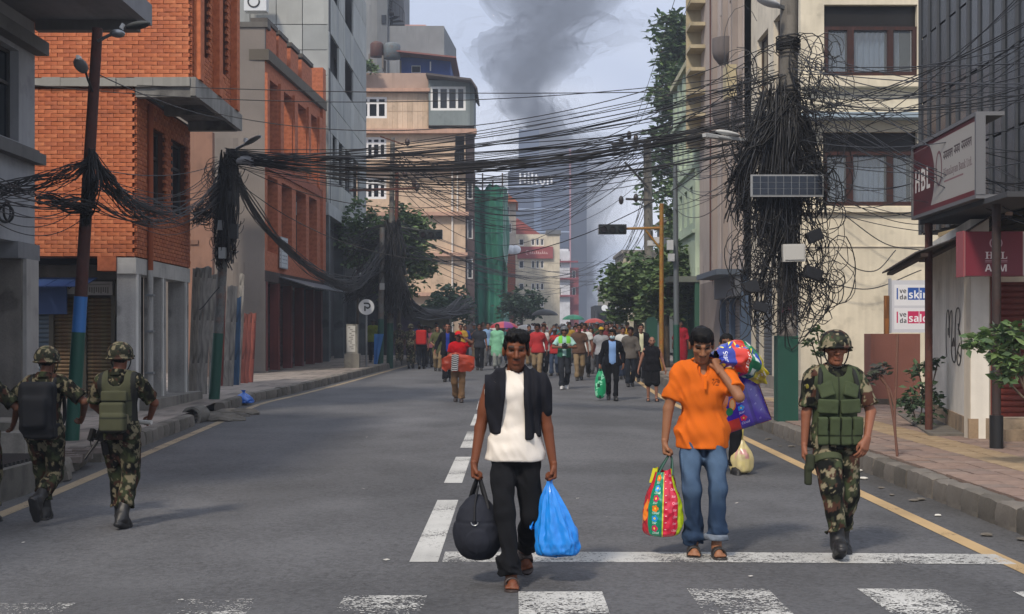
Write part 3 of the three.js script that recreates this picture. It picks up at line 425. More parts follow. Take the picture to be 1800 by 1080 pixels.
// weathered concrete blocks, shed and tanks further up
const DB = 96;
{
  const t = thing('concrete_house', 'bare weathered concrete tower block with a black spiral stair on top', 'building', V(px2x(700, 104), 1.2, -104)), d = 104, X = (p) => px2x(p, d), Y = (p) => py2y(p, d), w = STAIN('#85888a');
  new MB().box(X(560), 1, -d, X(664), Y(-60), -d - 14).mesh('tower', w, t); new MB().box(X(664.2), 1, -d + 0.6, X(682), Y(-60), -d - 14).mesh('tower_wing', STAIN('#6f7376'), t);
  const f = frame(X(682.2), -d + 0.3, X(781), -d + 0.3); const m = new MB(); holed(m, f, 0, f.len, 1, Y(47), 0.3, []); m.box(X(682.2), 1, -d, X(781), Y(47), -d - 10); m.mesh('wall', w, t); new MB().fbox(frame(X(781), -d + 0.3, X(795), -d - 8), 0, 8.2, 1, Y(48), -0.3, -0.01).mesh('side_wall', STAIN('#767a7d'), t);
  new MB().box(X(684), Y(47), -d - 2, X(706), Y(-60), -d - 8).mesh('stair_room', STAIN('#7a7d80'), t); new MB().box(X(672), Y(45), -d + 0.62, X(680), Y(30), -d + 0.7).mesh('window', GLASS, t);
  const ax = X(687), az = -d - 0.6, st = new MB(); st.bar(V(ax, Y(47), az), V(ax, Y(-40), az), 0.12); st.mesh('stair_pole', BLACKP, t);
  for (let i = 0; i < 16; i++) { const a = i * 0.5, s = new THREE.BoxGeometry(1.0, 0.06, 0.4); s.translate(0.5, 0, 0); s.rotateY(-a); s.translate(ax, Y(47) + 0.25 + i * 0.26, az); put(boxUV(s), 'stair_tread', BLACKP, t); }
  const rl = new MB(); const pts = []; for (let i = 0; i < 40; i++) { const a = i * 0.2; pts.push(V(ax + 1.02 * Math.cos(a), Y(47) + 1.2 + i * 0.104, az + 1.02 * Math.sin(a))); } rl.tube(pts, 0.03, 60, 4); for (let i = 0; i < 40; i += 2) rl.bar(pts[i].clone().setY(pts[i].y - 1), pts[i], 0.018, 0.018, 4); rl.mesh('stair_rail', BLACKP, t);
  new MB().box(X(710), Y(46), -d - 1, X(747), Y(38), -d - 4).mesh('red_roof', M('#b88f88', { rough: 0.7 }), t);
  const s = thing('rooftop_shed', 'blue rooftop shed with a thin red tin roof above the cream house', 'shed', V(X(750), Y(140), -98)), e = 98, XE = (p) => px2x(p, e), YE = (p) => py2y(p, e);
  const fs = frame(XE(703), -e, XE(792), -e), mm = new MB(); holed(mm, fs, 0, fs.len, YE(145), YE(101), 0.2, [[0.85, 1.55, YE(128), YE(115)]]); mm.box(XE(703), YE(145), -e - 0.2, XE(792), YE(104), -e - 5); mm.mesh('wall', M('#2b4a8c', { map: T.plaster, rough: 0.8 }), s); windowIn(s, fs, [0.85, 1.55, YE(128), YE(115)], { n: -0.1, cols: 1 });
  new MB().beam(V(XE(700), YE(97), -e + 1 - 3), V(XE(803), YE(108), -e + 1 - 3), 7, 0.12).mesh('tin_roof', M('#7a4b44', { rough: 0.7 }), s); new MB().bar(V(XE(757), YE(126), -e + 0.3), V(XE(757), YE(110), -e + 0.3), 0.05).mesh('pipe', M('#c9c9c9'), s);
  for (const [x0, x1, y0, y1, c, lab] of [[653, 676, 105, 78, '#5b3a30', 'brown water tank on the roof left of the blue shed'], [676, 706, 108, 80, '#6f7a7e', 'grey water tank on the roof beside the blue shed']]) { const k = thing('water_tank', lab, 'water tank', V(XE((x0 + x1) / 2), YE(y0), -e + 1)); const r = (XE(x1) - XE(x0)) / 2, h = YE(y1) - YE(y0), g = new THREE.LatheGeometry([[0.001, 0], [r, 0], [r, h * 0.8], [r * 0.75, h * 0.93], [r * 0.3, h], [0.001, h]].map((p) => new THREE.Vector2(...p)), 20); g.translate(XE((x0 + x1) / 2), YE(y0), -e + 1); put(boxUV(g), 'body', M(c, { map: T.rust, rough: 0.6 }), k); for (const [a, z] of [[XE(x0), 0.2], [XE(x1) - 0.12, 0.2], [XE(x0), 2]]) new MB().box(a, YE(y0 + 22), -e + z, a + 0.12, YE(y0), -e + z + 0.12).mesh('stand_leg', M('#6a625a'), k); }
}
// cream tiled house with glazed balcony
{
  const d = 90, X = (p) => px2x(p, d), Y = (p) => py2y(p, d);
  const t = thing('cream_house', 'cream tiled house of five storeys with white arched windows', 'building', V(X(730), 1, -d));
  const cream = M('#cbb298', { map: T.plaster, rough: 0.8 }), band = M('#c39d88', { map: T.plaster, rough: 0.85 });
  const f = frame(X(570), -d, X(818), -d), f2 = frame(X(570), -d, X(753), -d), S = (p) => X(p) - X(570);
  const wins = [[S(631), S(680), Y(208), Y(170)], [S(643), S(679), Y(280), Y(241)], [S(643), S(679), Y(350), Y(312)], [S(640), S(680), Y(425), Y(388)]];
  const m = new MB(); holed(m, f2, 0, f2.len, Y(232), Y(160), 0.3, [wins[0]]); holed(m, f, 0, f.len, 1, Y(236), 0.3, [...wins.slice(1), [S(800), S(816), Y(292), Y(238)]]); m.mesh('wall', cream, t);
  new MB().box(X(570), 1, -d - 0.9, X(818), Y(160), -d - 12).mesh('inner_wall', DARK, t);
  wins.forEach((w) => { windowIn(t, f, w, { cols: 3, rowAt: [lerp(w[2], w[3], 0.72)], mat: M('#dddddd', { rough: 0.5 }), n: -0.08, bar: 0.16 }); });
  // tile joints standing proud as thin courses
  for (let i = 0; i < 28; i++) { const y = Y(228) + i * 0.0; }
  for (const [y, x1, h] of [[160, 756, 0.22], [232, 838, 0.3], [297, 826, 0.25], [377, 824, 0.25], [448, 822, 0.25], [518, 820, 0.25]]) new MB().fbox(f, -0.1, X(x1) - X(570), Y(y) - h / 2, Y(y) + h / 2, 0.002, 0.5).mesh('floor_band', band, t);
  new MB().fbox(f2, 0, f2.len, Y(157), Y(129), -0.3, 0.1).mesh('parapet', STAIN('#b39a8b'), t);
  // tile courses as grooves are too fine beyond this distance: panels of tiles
  for (let r = 0; r < 2; r++) for (let c = 0; c < 8; c++) { const s0 = lerp(S(681), S(752), c / 8), s1 = lerp(S(681), S(752), (c + 1) / 8); new MB().fbox(f, s0 + 0.01, s1 - 0.01, lerp(Y(228), Y(164), r / 2) + 0.02, lerp(Y(228), Y(164), (r + 1) / 2) - 0.02, 0, 0.02 + 0.004 * ((r + c) % 2)).mesh('tile_panel', M(['#d2b99f', '#cdb499', '#d6bda3'][(r * 3 + c) % 3], { map: T.plaster, rough: 0.7 }), t); }
  new MB().box(X(803), Y(372), -d + 0.05, X(805), Y(300), -d + 0.15).bar(V(X(795), 1.2, -d + 0.12), V(X(795), Y(300), -d + 0.12), 0.06).mesh('drainpipe', M('#d9d4cc'), t);
  // grey glazed balcony
  const fb = frame(X(754), -d + 0.4, X(826), -d + 0.4), SB = (p) => X(p) - X(754), w = [SB(757), SB(819), Y(196), Y(154)]; const bm = new MB(); holed(bm, fb, 0, fb.len, Y(222), Y(143), 0.2, [w]); bm.box(X(754), Y(222), -d + 0.2, X(826), Y(215), -d - 6); bm.mesh('balcony_wall', M('#7d8787', { map: T.plaster, rough: 0.7 }), t);
  new MB().box(X(826) - 0.1, Y(222), -d + 0.38, X(833), Y(150), -d - 5).mesh('balcony_side', M('#5f686a'), t);
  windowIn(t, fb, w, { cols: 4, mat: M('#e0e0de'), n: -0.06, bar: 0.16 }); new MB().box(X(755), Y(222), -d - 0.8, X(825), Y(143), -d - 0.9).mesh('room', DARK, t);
  new MB().beam(V(X(751), Y(137), -d - 2), V(X(829), Y(147), -d - 2), 7, 0.14).beam(V(X(829), Y(147), -d - 2), V(X(839), Y(162), -d - 2), 7, 0.1).mesh('tin_roof', M('#4a4443', { rough: 0.7 }), t);
  // dark recessed loggias at the right end
  const fr = frame(X(818.2), -d - 0.2, X(834), -d - 0.2); const rm = new MB(); holed(rm, fr, 0, fr.len, 1, Y(236), 0.3, [[0.1, 0.5, Y(350), Y(318)], [0.1, 0.5, Y(420), Y(385)], [0.1, 0.5, Y(490), Y(455)]]); rm.mesh('stair_wall', M('#4b3f40', { map: T.concrete }), t);
  for (const y of [350, 420, 490]) windowIn(t, fr, [0.1, 0.5, Y(y), Y(y - 34)], { cols: 1, mat: M('#b8b8b8'), n: -0.1, bar: 0.08 });
  for (let i = 0; i < 5; i++) new MB().bar(V(X(800 + i * 4), Y(296), -d + 0.4), V(X(800 + i * 4), Y(268), -d + 0.4), 0.03).mesh('railing', BLACKP, t);
  const pb = M('#ffffff', { vc: true, rough: 0.8, side: THREE.DoubleSide });
}
// green scaffold net
{
  const d = 92, X = (p) => px2x(p, d), Y = (p) => py2y(p, d), t = thing('scaffold_net', 'tall green netting draped round a narrow scaffold beside the cream house', 'scaffolding', V(X(860), 1, -d));
  const net = (x0, z0, x1, z1, yt, yb, nx, ny, k) => { const pos = [], idx = []; for (let j = 0; j <= ny; j++) for (let i = 0; i <= nx; i++) { const u = i / nx, v = j / ny, w = 0.16 * Math.sin(u * 17 + 1.3 * Math.sin(v * 5 + k)) + 0.14 * vn(u * 5, v * 9, k) + 0.25 * Math.sin(v * Math.PI * 2.5) * (u - 0.5); const dx = x1 - x0, dz = z1 - z0, l = Math.hypot(dx, dz); pos.push(x0 + dx * u - dz / l * w, lerp(yt, yb, v) + 0.3 * vn(u * 4, k, 1) * (v === 0 ? 1 : 0), z0 + dz * u + dx / l * w); } for (let j = 0; j < ny; j++) for (let i = 0; i < nx; i++) { const a = j * (nx + 1) + i; idx.push(a, a + nx + 1, a + 1, a + 1, a + nx + 1, a + nx + 2); } const g = new THREE.BufferGeometry(); g.setAttribute('position', new THREE.Float32BufferAttribute(pos, 3)); g.setIndex(idx); g.computeVertexNormals(); return boxUV(g); };
  const nm = M('#1f7f66', { rough: 0.8, side: THREE.DoubleSide, trans: 0.3, map: T.stain }); put(net(X(833), -d, X(884), -d, Y(330), 1.2, 44, 60, 1), 'net', nm, t); put(net(X(884), -d, X(889), -d - 6, Y(322), 1.2, 14, 60, 5), 'net', M('#186a55', { rough: 0.8, side: THREE.DoubleSide, trans: 0.3 }), t); put(net(X(833), -d - 3, X(888), -d - 3, Y(320), Y(360), 30, 8, 9), 'net', nm, t);
  for (const p of [834, 848, 866, 883]) new MB().bar(V(X(p), 1, -d - 0.5), V(X(p), Y(300 + (p % 7) * 3), -d - 0.5), 0.05).mesh('pole', M('#5d4a3d'), t); for (const y of [500, 455, 410, 365]) new MB().bar(V(X(832), Y(y), -d + 0.3), V(X(886), Y(y), -d + 0.3), 0.035).mesh('rope', M('#103f35'), t);
  new MB().box(X(836), 1, -d - 1, X(882), Y(348), -d - 8).mesh('inner_wall', CONC('#6a6460'), t);
}
// houses at the end of the street
{
  let d = 125, X = (p) => px2x(p, d), Y = (p) => py2y(p, d);
  const a = thing('gabled_house', 'pale house with an orange pitched roof beside the green net', 'building', V(X(892), 2, -d)); const fa = frame(X(872), -d, X(907), -d), m = new MB(); const w = [[0.7, 1.3, Y(380), Y(362)], [0.5, 1.5, Y(410), Y(392)]]; holed(m, fa, 0, fa.len, 2, Y(358), 0.3, w); m.box(X(872), 2, -d - 0.4, X(907), Y(358), -d - 8); m.mesh('wall', PLAS('#c8bcae'), a); w.forEach((q) => windowIn(a, fa, q, { cols: 1, bar: 0.1 }));
  new MB().poly([[X(868), Y(358)], [X(911), Y(358)], [X(890), Y(340)]], 9).mesh('roof', M('#b5694a', { rough: 0.8 }), a); a.children[a.children.length - 1].position.z -= d + 8; 
  new MB().box(X(885), 2, -d + 1, X(906), Y(448), -d + 0.3).mesh('brick_annex', M('#94543c', { map: T.brickface }), a);
  d = 135; const b = thing('banded_house', 'cream house with a red roof and a red sign band beneath white windows', 'building', V(X(945), 2, -d)); const fb = frame(X(906), -d, X(984), -d), S = (p) => X(p) - X(906), wb = []; for (const [y0, y1] of [[432, 420], [472, 458], [510, 498], [540, 528]]) for (const [p, q] of [[912, 921], [934, 940], [942, 948], [950, 956]]) wb.push([S(p), S(q), Y(y0), Y(y1)]);
  const mb = new MB(); holed(mb, fb, 0, fb.len, 2, Y(412), 0.3, wb); mb.box(X(906), 2, -d - 0.5, X(984), Y(412), -d - 8); mb.mesh('wall', PLAS('#cfc6b2'), b); wb.forEach((q) => windowIn(b, fb, q, { cols: 1, bar: 0.08, mat: M('#d8d8d8') }));
  new MB().fbox(fb, 0.2, S(972), Y(455), Y(434), 0.01, 0.3).mesh('sign_band', M('#8f4a4c', { rough: 0.7 }), b); { const tx = canvasTex(256, 48, (g, w, h) => { g.fillStyle = '#8f4a4c'; g.fillRect(0, 0, w, h); g.strokeStyle = '#c9aeac'; g.lineWidth = 5; g.beginPath(); g.arc(40, 24, 13, 1, 5.6); for (let i = 0; i < 9; i++) { g.moveTo(64 + i * 20, 34); g.lineTo(68 + i * 20, 16 + (i % 3) * 4); g.lineTo(76 + i * 20, 34); } g.stroke(); }); const g = new THREE.PlaneGeometry(S(966) - 0.8, Y(438) - Y(451)); g.translate((0.8 + S(966)) / 2, (Y(438) + Y(451)) / 2, 0.31); g.applyMatrix4(fb.m); put(g, 'lettering', M('#ffffff', { map: tx }), b).userData.label = 'worn pale script lettering on the red band'; }
  new MB().fbox(fb, S(960), S(986), Y(412), Y(405), -6, 0.2).mesh('roof_slab', CONC('#6a6e72'), b);
  new MB().poly([[X(904), Y(412)], [X(950), Y(412)], [X(908), Y(383)]], 7).mesh('roof', M('#8c4a45', { rough: 0.8 }), b); b.children[b.children.length - 1].position.z -= d + 7;
  d = 170; const c = thing('stepped_house', 'white and dark red stepped house far down the street', 'building', V(X(1000), 2, -d)); const steps3 = [[976, 1002, 555, 442, '#c9cbd0'], [1002, 1018, 555, 470, '#8a4a50']]; steps3.forEach(([x0, x1, y0, y1, col], i) => { const f = frame(X(x0), -d - i, X(x1), -d - i), m = new MB(), w = [[0.3, 0.8, Y(470 + i * 20), Y(455 + i * 20)], [0.3, 0.8, Y(520), Y(505)]]; holed(m, f, 0, f.len, 2, Y(y1), 0.3, w); m.box(X(x0), 2, -d - i - 0.4, X(x1), Y(y1), -d - 9); m.mesh('wall', PLAS(col), c); w.forEach((q) => windowIn(c, f, q, { cols: 1, bar: 0.08 })); }); for (const y of [462, 492, 522]) new MB().box(X(974), Y(y), -d + 0.6, X(1016), Y(y - 3), -d).mesh('balcony_slab', M('#7c3f47'), c); new MB().box(X(978), Y(442), -d - 1, X(1000), Y(437), -d - 6).mesh('roof_slab', PLAS('#d8d8dc'), c);
  const dish = (px, py, dd, lab) => { const o = thing('satellite_dish', lab, 'satellite dish', V(px2x(px, dd), py2y(py, dd), -dd)); const g = new THREE.SphereGeometry(0.6, 16, 8, 0, Math.PI * 2, 0, 0.9); g.rotateX(1.2); g.translate(px2x(px, dd), py2y(py, dd) - 0.4, -dd - 0.4); put(boxUV(g), 'bowl', M('#c9ccd0', { side: THREE.DoubleSide, rough: 0.6 }), o); new MB().bar(V(px2x(px, dd), py2y(py + 10, dd), -dd), V(px2x(px, dd), py2y(py, dd), -dd), 0.05).mesh('mast', STEEL, o); };
  dish(898, 434, 122, 'left white satellite dish on the brick annex roof'); dish(907, 434, 122, 'right white satellite dish on the brick annex roof');
}
// the glass hotel tower
{
  const d = 400, X = (p) => px2x(p, d), Y = (p) => py2y(p, d), t = thing('hotel_tower', 'tall dark blue glass hotel tower with its white name near the top', 'tower', V(X(950), 2, -d));
  const gl = M('#26324a', { rough: 0.3, metal: 0.2 }), gd = M('#1a2436', { rough: 0.35, metal: 0.2 }), lt = M('#8d9db5', { rough: 0.5 });
  new MB().box(X(893), 0, -d - 1, X(1001), Y(300), -d - 24).mesh('core', M('#1d2738'), t);
  for (let r = 0; r < 22; r++) { const y0 = 3 + r * 2.36, y1 = y0 + 2.22; if (y1 > Y(300)) break; for (const [a, b] of [[893, 938], [938.6, 951.4], [952, 1000]]) new MB().box(X(a), y0, -d + 0, X(b), y1, -d - 0.9).mesh('glass_panel', a === 938.6 ? M('#51617c', { rough: 0.3 }) : gl, t); }
  for (const y of [328, 368, 408]) new MB().box(X(893), Y(y + 1), -d + 0.5, X(1001), Y(y - 1), -d).mesh('light_band', lt, t);
  new MB().box(X(1001), 0, -d + 0.4, X(1003.5), Y(262), -d - 1).mesh('edge_strip', M('#a06a70'), t); new MB().box(X(1003.6), 0, -d - 2, X(1032), Y(262), -d - 26).mesh('side_wing', gd, t); new MB().box(X(912), Y(300), -d - 4, X(948), Y(224), -d - 16).mesh('upper_block', M('#3a475e', { rough: 0.4 }), t); new MB().box(X(896), Y(300), -d - 2, X(1001), Y(280), -d - 22).mesh('crown', gd, t);
  const font = await new FontLoader().loadAsync('fonts/droid/droid_sans_bold.typeface.json'); const g = new TextGeometry('Hilton', { font, size: 3.0, depth: 0.4, curveSegments: 4 }); g.computeBoundingBox(); const bw = g.boundingBox.max.x; g.scale((X(970) - X(910)) / bw, 1.15, 1); g.translate(X(911), Y(325), -d + 0.3); put(g, 'letters', M('#f4f6fa', { rough: 0.5 }), t);
}
// ---------------------------------------------------------------- right side of the street
// cash machine hut
const YCR = PLAS('#dcd3bd'), CREAM2 = PLAS('#d9d0bd');
{
  const t = thing('atm_hut', 'white plastered cash machine hut with a wavy tin roof and black scrawl', 'hut', V(7.2, 0.2, -19));
  const A = [7.42, -23.4], B = [6.36, -18.15], f = frame(A[0], A[1], B[0], B[1]), L = f.len, ff = frame(B[0] + 0.001, B[1], 9.4, -18.15);
  const wallM = PLAS('#e3dfd5');
  new MB().fbox(f, 0, L - 0.002, 0.2, 3.25, -0.25, 0).mesh('side_wall', wallM, t);
  const fw = new MB(); holed(fw, ff, 0, ff.len, 0.2, 3.05, 0.25, [[0.28, 2.6, 0.5, 2.38]]); fw.mesh('front_wall', PLAS('#c9bfae'), t);
  new MB().fbox(f, 0, L + 0.02, 0.18, 0.48, 0.001, 0.02).fbox(ff, -0.02, 0.3, 0.18, 0.48, 0.001, 0.02).mesh('skirting_tile', CONC('#a08a70'), t);
  new MB().fbox(ff, 0.2, 2.7, 0.15, 0.49, -0.3, 0.32).mesh('door_step', CONC('#a2917b'), t); new MB().fbox(ff, 0.3, 0.75, 0.2, 0.36, 0.32, 0.5).mesh('step_tile', CONC('#9d8a72'), t);
  new MB().fbox(ff, 0.28, 0.38, 0.5, 2.45, -0.2, 0.03).mesh('door_jamb', M('#6b2a22', { rough: 0.6 }), t);
  shutter(t, ff, 0.38, 2.59, 0.55, 2.5, M('#6d2f24', { rough: 0.55, metal: 0.25, map: T.rust }), -0.12, 0.085);
  // tin roof: corrugated sheets on battens
  const sh = new MB(), R = 26; { const pos = [], idx = []; const nu = 120; for (let j = 0; j <= 6; j++) for (let i = 0; i <= nu; i++) { const u = i / nu, v = j / 6, p = f.p(lerp(-0.3, L + 0.15, u), 0, lerp(0.75, -2.4, v)); const rise = lerp(2.78, 3.5, sm(0, 0.55, v)) + 0.018 * Math.sin(u * 2 * Math.PI * 46) - 0.1 * (1 - u) * 0; pos.push(p.x, rise + 0.06 * Math.sin(v * 3), p.z); } for (let j = 0; j < 6; j++) for (let i = 0; i < nu; i++) { const a = j * (nu + 1) + i; idx.push(a, a + 1, a + nu + 1, a + 1, a + nu + 2, a + nu + 1); } const g = new THREE.BufferGeometry(); g.setAttribute('position', new THREE.Float32BufferAttribute(pos, 3)); g.setIndex(idx); g.computeVertexNormals(); sh.add(g.toNonIndexed()); }
  sh.mesh('tin_roof', M('#5b5754', { rough: 0.6, metal: 0.3, side: THREE.DoubleSide, map: T.rust }), t);
  for (let i = 0; i < 5; i++) { const n = lerp(0.62, -1.6, i / 4), y = lerp(2.72, 3.42, sm(0, 0.55, (0.75 - n) / 3.15)); new MB().fbox(f, -0.2, L + 0.12, y, y + 0.05, n - 0.05, n + 0.05).mesh('batten', M('#3a2a22', { map: T.wood }), t); }
  // scrawl painted on the side wall
  const tx = canvasTex(256, 512, (g, w, h) => { g.fillStyle = '#000'; g.fillRect(0, 0, w, h); g.strokeStyle = '#fff'; g.lineWidth = 13; g.lineCap = 'round'; g.lineJoin = 'round'; g.beginPath(); g.moveTo(30, 420); g.bezierCurveTo(20, 250, 20, 60, 50, 40); g.bezierCurveTo(80, 30, 60, 200, 75, 260); g.bezierCurveTo(70, 120, 85, 40, 105, 50); g.bezierCurveTo(125, 80, 95, 320, 105, 400); g.bezierCurveTo(120, 470, 160, 480, 160, 420); g.bezierCurveTo(150, 250, 150, 80, 178, 40); g.bezierCurveTo(225, 10, 232, 120, 195, 200); g.bezierCurveTo(240, 220, 245, 330, 225, 440); g.bezierCurveTo(210, 500, 180, 480, 178, 420); g.bezierCurveTo(185, 350, 200, 330, 215, 310); g.stroke(); g.beginPath(); g.moveTo(55, 190); g.lineTo(56, 240); g.moveTo(195, 160); g.lineTo(210, 240); g.moveTo(190, 370); g.lineTo(222, 410); g.moveTo(118, 330); g.bezierCurveTo(128, 250, 138, 250, 140, 330); g.stroke(); });
  tx.colorSpace = THREE.NoColorSpace; const gp = new THREE.PlaneGeometry(2.1, 0.98); gp.translate(L - 1.75, 1.62, 0.004); gp.applyMatrix4(f.m); put(gp, 'graffiti', M('#1c1c1e', { alpha: tx, rough: 0.6 }), t).userData.label = 'black spray-painted looping scrawl';
  // small stuff by the wall
  new MB().fbox(f, 0.1, L - 0.4, 0.17, 0.24, 0.0, 0.5).mesh('wall_foot', CONC('#6f6a62'), t);
  const s = thing('atm_sign', 'maroon lit-box sign with HBL ATM lettering over the shutter', 'sign', V(7.1, 2.6, -17.6)); const d = 17.4, X = (p) => px2x(p, d), Y = (p) => py2y(p, d);
  const tt = canvasTex(512, 360, (g, w, h) => { g.fillStyle = '#6f2130'; g.fillRect(0, 0, w, h); g.fillStyle = '#b9b2ac'; g.fillRect(430, 0, 82, h); g.strokeStyle = '#b79aa0'; g.lineWidth = 9; g.beginPath(); g.arc(230, 95, 44, 0, 7); g.stroke(); g.fillStyle = '#c9b6b8'; g.beginPath(); g.arc(230, 95, 24, 0.4, 4.6); g.fill(); g.fillStyle = '#d9d0cf'; g.font = 'bold 78px serif'; g.textAlign = 'center'; g.fillText('HBL', 232, 222); g.fillStyle = '#a78489'; g.fillRect(150, 234, 165, 7); g.fillRect(150, 246, 165, 5); g.fillStyle = '#e2dbd8'; g.font = 'bold 80px sans-serif'; g.fillText('ATM', 232, 325); });
  const b = new THREE.BoxGeometry(X(1818) - X(1697), Y(407) - Y(485), 0.28); b.translate((X(1697) + X(1818)) / 2, (Y(407) + Y(485)) / 2, -d - 0.14); put(b, 'panel', M('#ffffff', { map: tt, rough: 0.4 }), s); new MB().box(X(1694), Y(486.5), -d - 0.01, X(1697) - 0.001, Y(405.5), -d - 0.29).mesh('frame', M('#8c4a50'), s);
}
// black glass building with the bank's big board
{
  const t = thing('glass_building', 'black glass fronted building rising above the bank sign board', 'building', V(7.8, 3.5, -20));
  const f = frame(7.55, -24.2, 7.2, -13), L = f.len; new MB().fbox(f, 0, L, 3.5, 12, -3, -0.06).mesh('core', M('#17181b'), t);
  const gm = ['#1d2025', '#22262c', '#191c20', '#2a2e34'].map((c) => M(c, { rough: 0.14 })); let n = 0; const mull = M('#4f5359', { rough: 0.5, metal: 0.4 });
  for (let c = 0; c * 0.56 < L - 0.3; c++) { new MB().fbox(f, c * 0.56, c * 0.56 + 0.05, 3.5, 12, -0.03, 0.03).mesh('mullion', mull, t); for (let r = 0; r < 7; r++) new MB().fbox(f, c * 0.56 + 0.055, c * 0.56 + 0.555, 3.5 + r * 1.2 + 0.02, 3.5 + (r + 1) * 1.2 - 0.015, -0.05, rr(-0.012, -0.002)).mesh('glass_panel', gm[(n++ * 7) % 4], t); }
  const f2 = frame(7.55, -24.2, 10, -24.2); new MB().box(7.6, 3.5, -24.2, 11, 12, -24.0).mesh('end_wall', M('#2a2b2e'), t);
  // lower fascia with gilt letters
  const fs = frame(7.3, -16.9, 7.1, -13); const tx = canvasTex(256, 192, (g, w, h) => { g.fillStyle = '#b3aca4'; g.fillRect(0, 0, w, h); g.fillStyle = '#7d6330'; for (let i = 0; i < 5; i++) { g.fillRect(20 + i * 34, 62 - (i % 2) * 40, 26, 90 + (i % 2) * 40); } g.fillRect(14, 58, 190, 9); }); const gg = new THREE.BoxGeometry(3.9, 1.2, 0.08); gg.translate(1.95, 4.05, 0.12); gg.applyMatrix4(fs.m); put(gg, 'fascia', M('#ffffff', { map: tx, rough: 0.6 }), t).userData.label = 'pale fascia with gilt letter shapes';
  const sl = M('#9a8764', { rough: 0.7 }); for (let i = 0; i < 6; i++) new MB().fbox(f, 1.2, L, 2.95 + i * 0.085, 3.02 + i * 0.085, -0.6, 0.02).mesh('soffit_slat', sl, t);
  new MB().fbox(f, 0, L, 0.2, 2.9, -3.2, -2.6).mesh('ground_wall', CREAM2, t);
  const s = thing('bank_board', 'large white and maroon HBL bank sign board on steel legs', 'sign board', V(6.3, 3.4, -17.5));
  const a = at(1611, 285, 19.6), b = at(1722, 285, 16.6), fb = frame(a.x, a.z, b.x, b.z), W = fb.len, yb = 3.42, yt = 4.42;
  const bt = canvasTex(1024, 420, (g, w, h) => { g.fillStyle = '#9a9793'; g.fillRect(0, 0, w, h); g.fillStyle = '#4e181f'; g.fillRect(0, 0, 300, h); g.beginPath(); g.arc(120, 220, 260, -1, 1); g.fill(); g.fillStyle = '#9a9793'; g.fillRect(330, 0, 694, 60); g.fillRect(0, 0, 1024, 26); g.fillStyle = '#5c1a22'; g.fillRect(0, 0, 1024, 24); g.fillRect(0, h - 30, 1024, 30); g.fillStyle = '#d3cfca'; g.font = 'bold 190px sans-serif'; g.fillText('HBL', 20, 280, 290); g.strokeStyle = '#6a4a4e'; g.lineWidth = 16; g.beginPath(); g.ellipse(455, 190, 46, 96, 0, 0, 7); g.stroke();
    g.strokeStyle = '#3a2e30'; g.lineWidth = 9; const word = (x, y, n) => { g.beginPath(); g.moveTo(x, y); g.lineTo(x + n * 30, y); g.stroke(); for (let i = 0; i < n; i++) { g.beginPath(); g.moveTo(x + i * 30 + 22, y); g.lineTo(x + i * 30 + 22, y + 44); g.stroke(); g.beginPath(); g.arc(x + i * 30 + 12, y + 22, 9, 0.5 * i, 4 + 0.5 * i); g.stroke(); } }; word(530, 110, 5); word(700, 104, 3); word(812, 100, 5); g.fillStyle = '#5a4548'; g.font = 'bold 62px serif'; g.fillText('Himalayan Bank Ltd.', 530, 250, 440); g.fillStyle = '#7b5a5e'; g.fillRect(540, 275, 300, 10); });
  const g = new THREE.BoxGeometry(W, yt - yb, 0.08); g.translate(W / 2, (yb + yt) / 2, 0); g.applyMatrix4(fb.m); put(g, 'banner', M('#ffffff', { map: bt, rough: 0.55 }), s);
  new MB().fbox(fb, -0.05, W + 0.05, yt, yt + 0.05, -0.3, 0.06).fbox(fb, -0.05, W + 0.05, yb - 0.05, yb, -0.3, 0.06).fbox(fb, -0.06, -0.003, yb, yt, -0.06, 0.06).fbox(fb, W + 0.003, W + 0.06, yb, yt, -0.06, 0.06).mesh('frame', M('#77787b', { metal: 0.5, rough: 0.5 }), s);
  new MB().fbox(fb, 0, W + 0.9, yb - 0.12, yb - 0.055, -0.7, -0.05).mesh('shelf', M('#3c3e42'), s);
  for (const [px, base, d, lab, mt] of [[1633, 760, 19.4, 'brown steel leg', RUST], [1752, 795, 16.6, 'dark steel leg', M('#3a2d2a', { map: T.rust, rough: 0.7 })]]) new MB().bar(V(px2x(px, d), 0.15, -d), V(px2x(px, d), yb - 0.12, -d), 0.055, 0.055, 10).mesh('leg', mt, s).userData.label = lab;
  new MB().bar(V(px2x(1752, 16.6), 0.15, -16.6), V(px2x(1752, 16.6), 0.62, -16.6), 0.085, 0.085, 12).mesh('leg_sleeve', M('#17181a', { rough: 0.5 }), s);
}
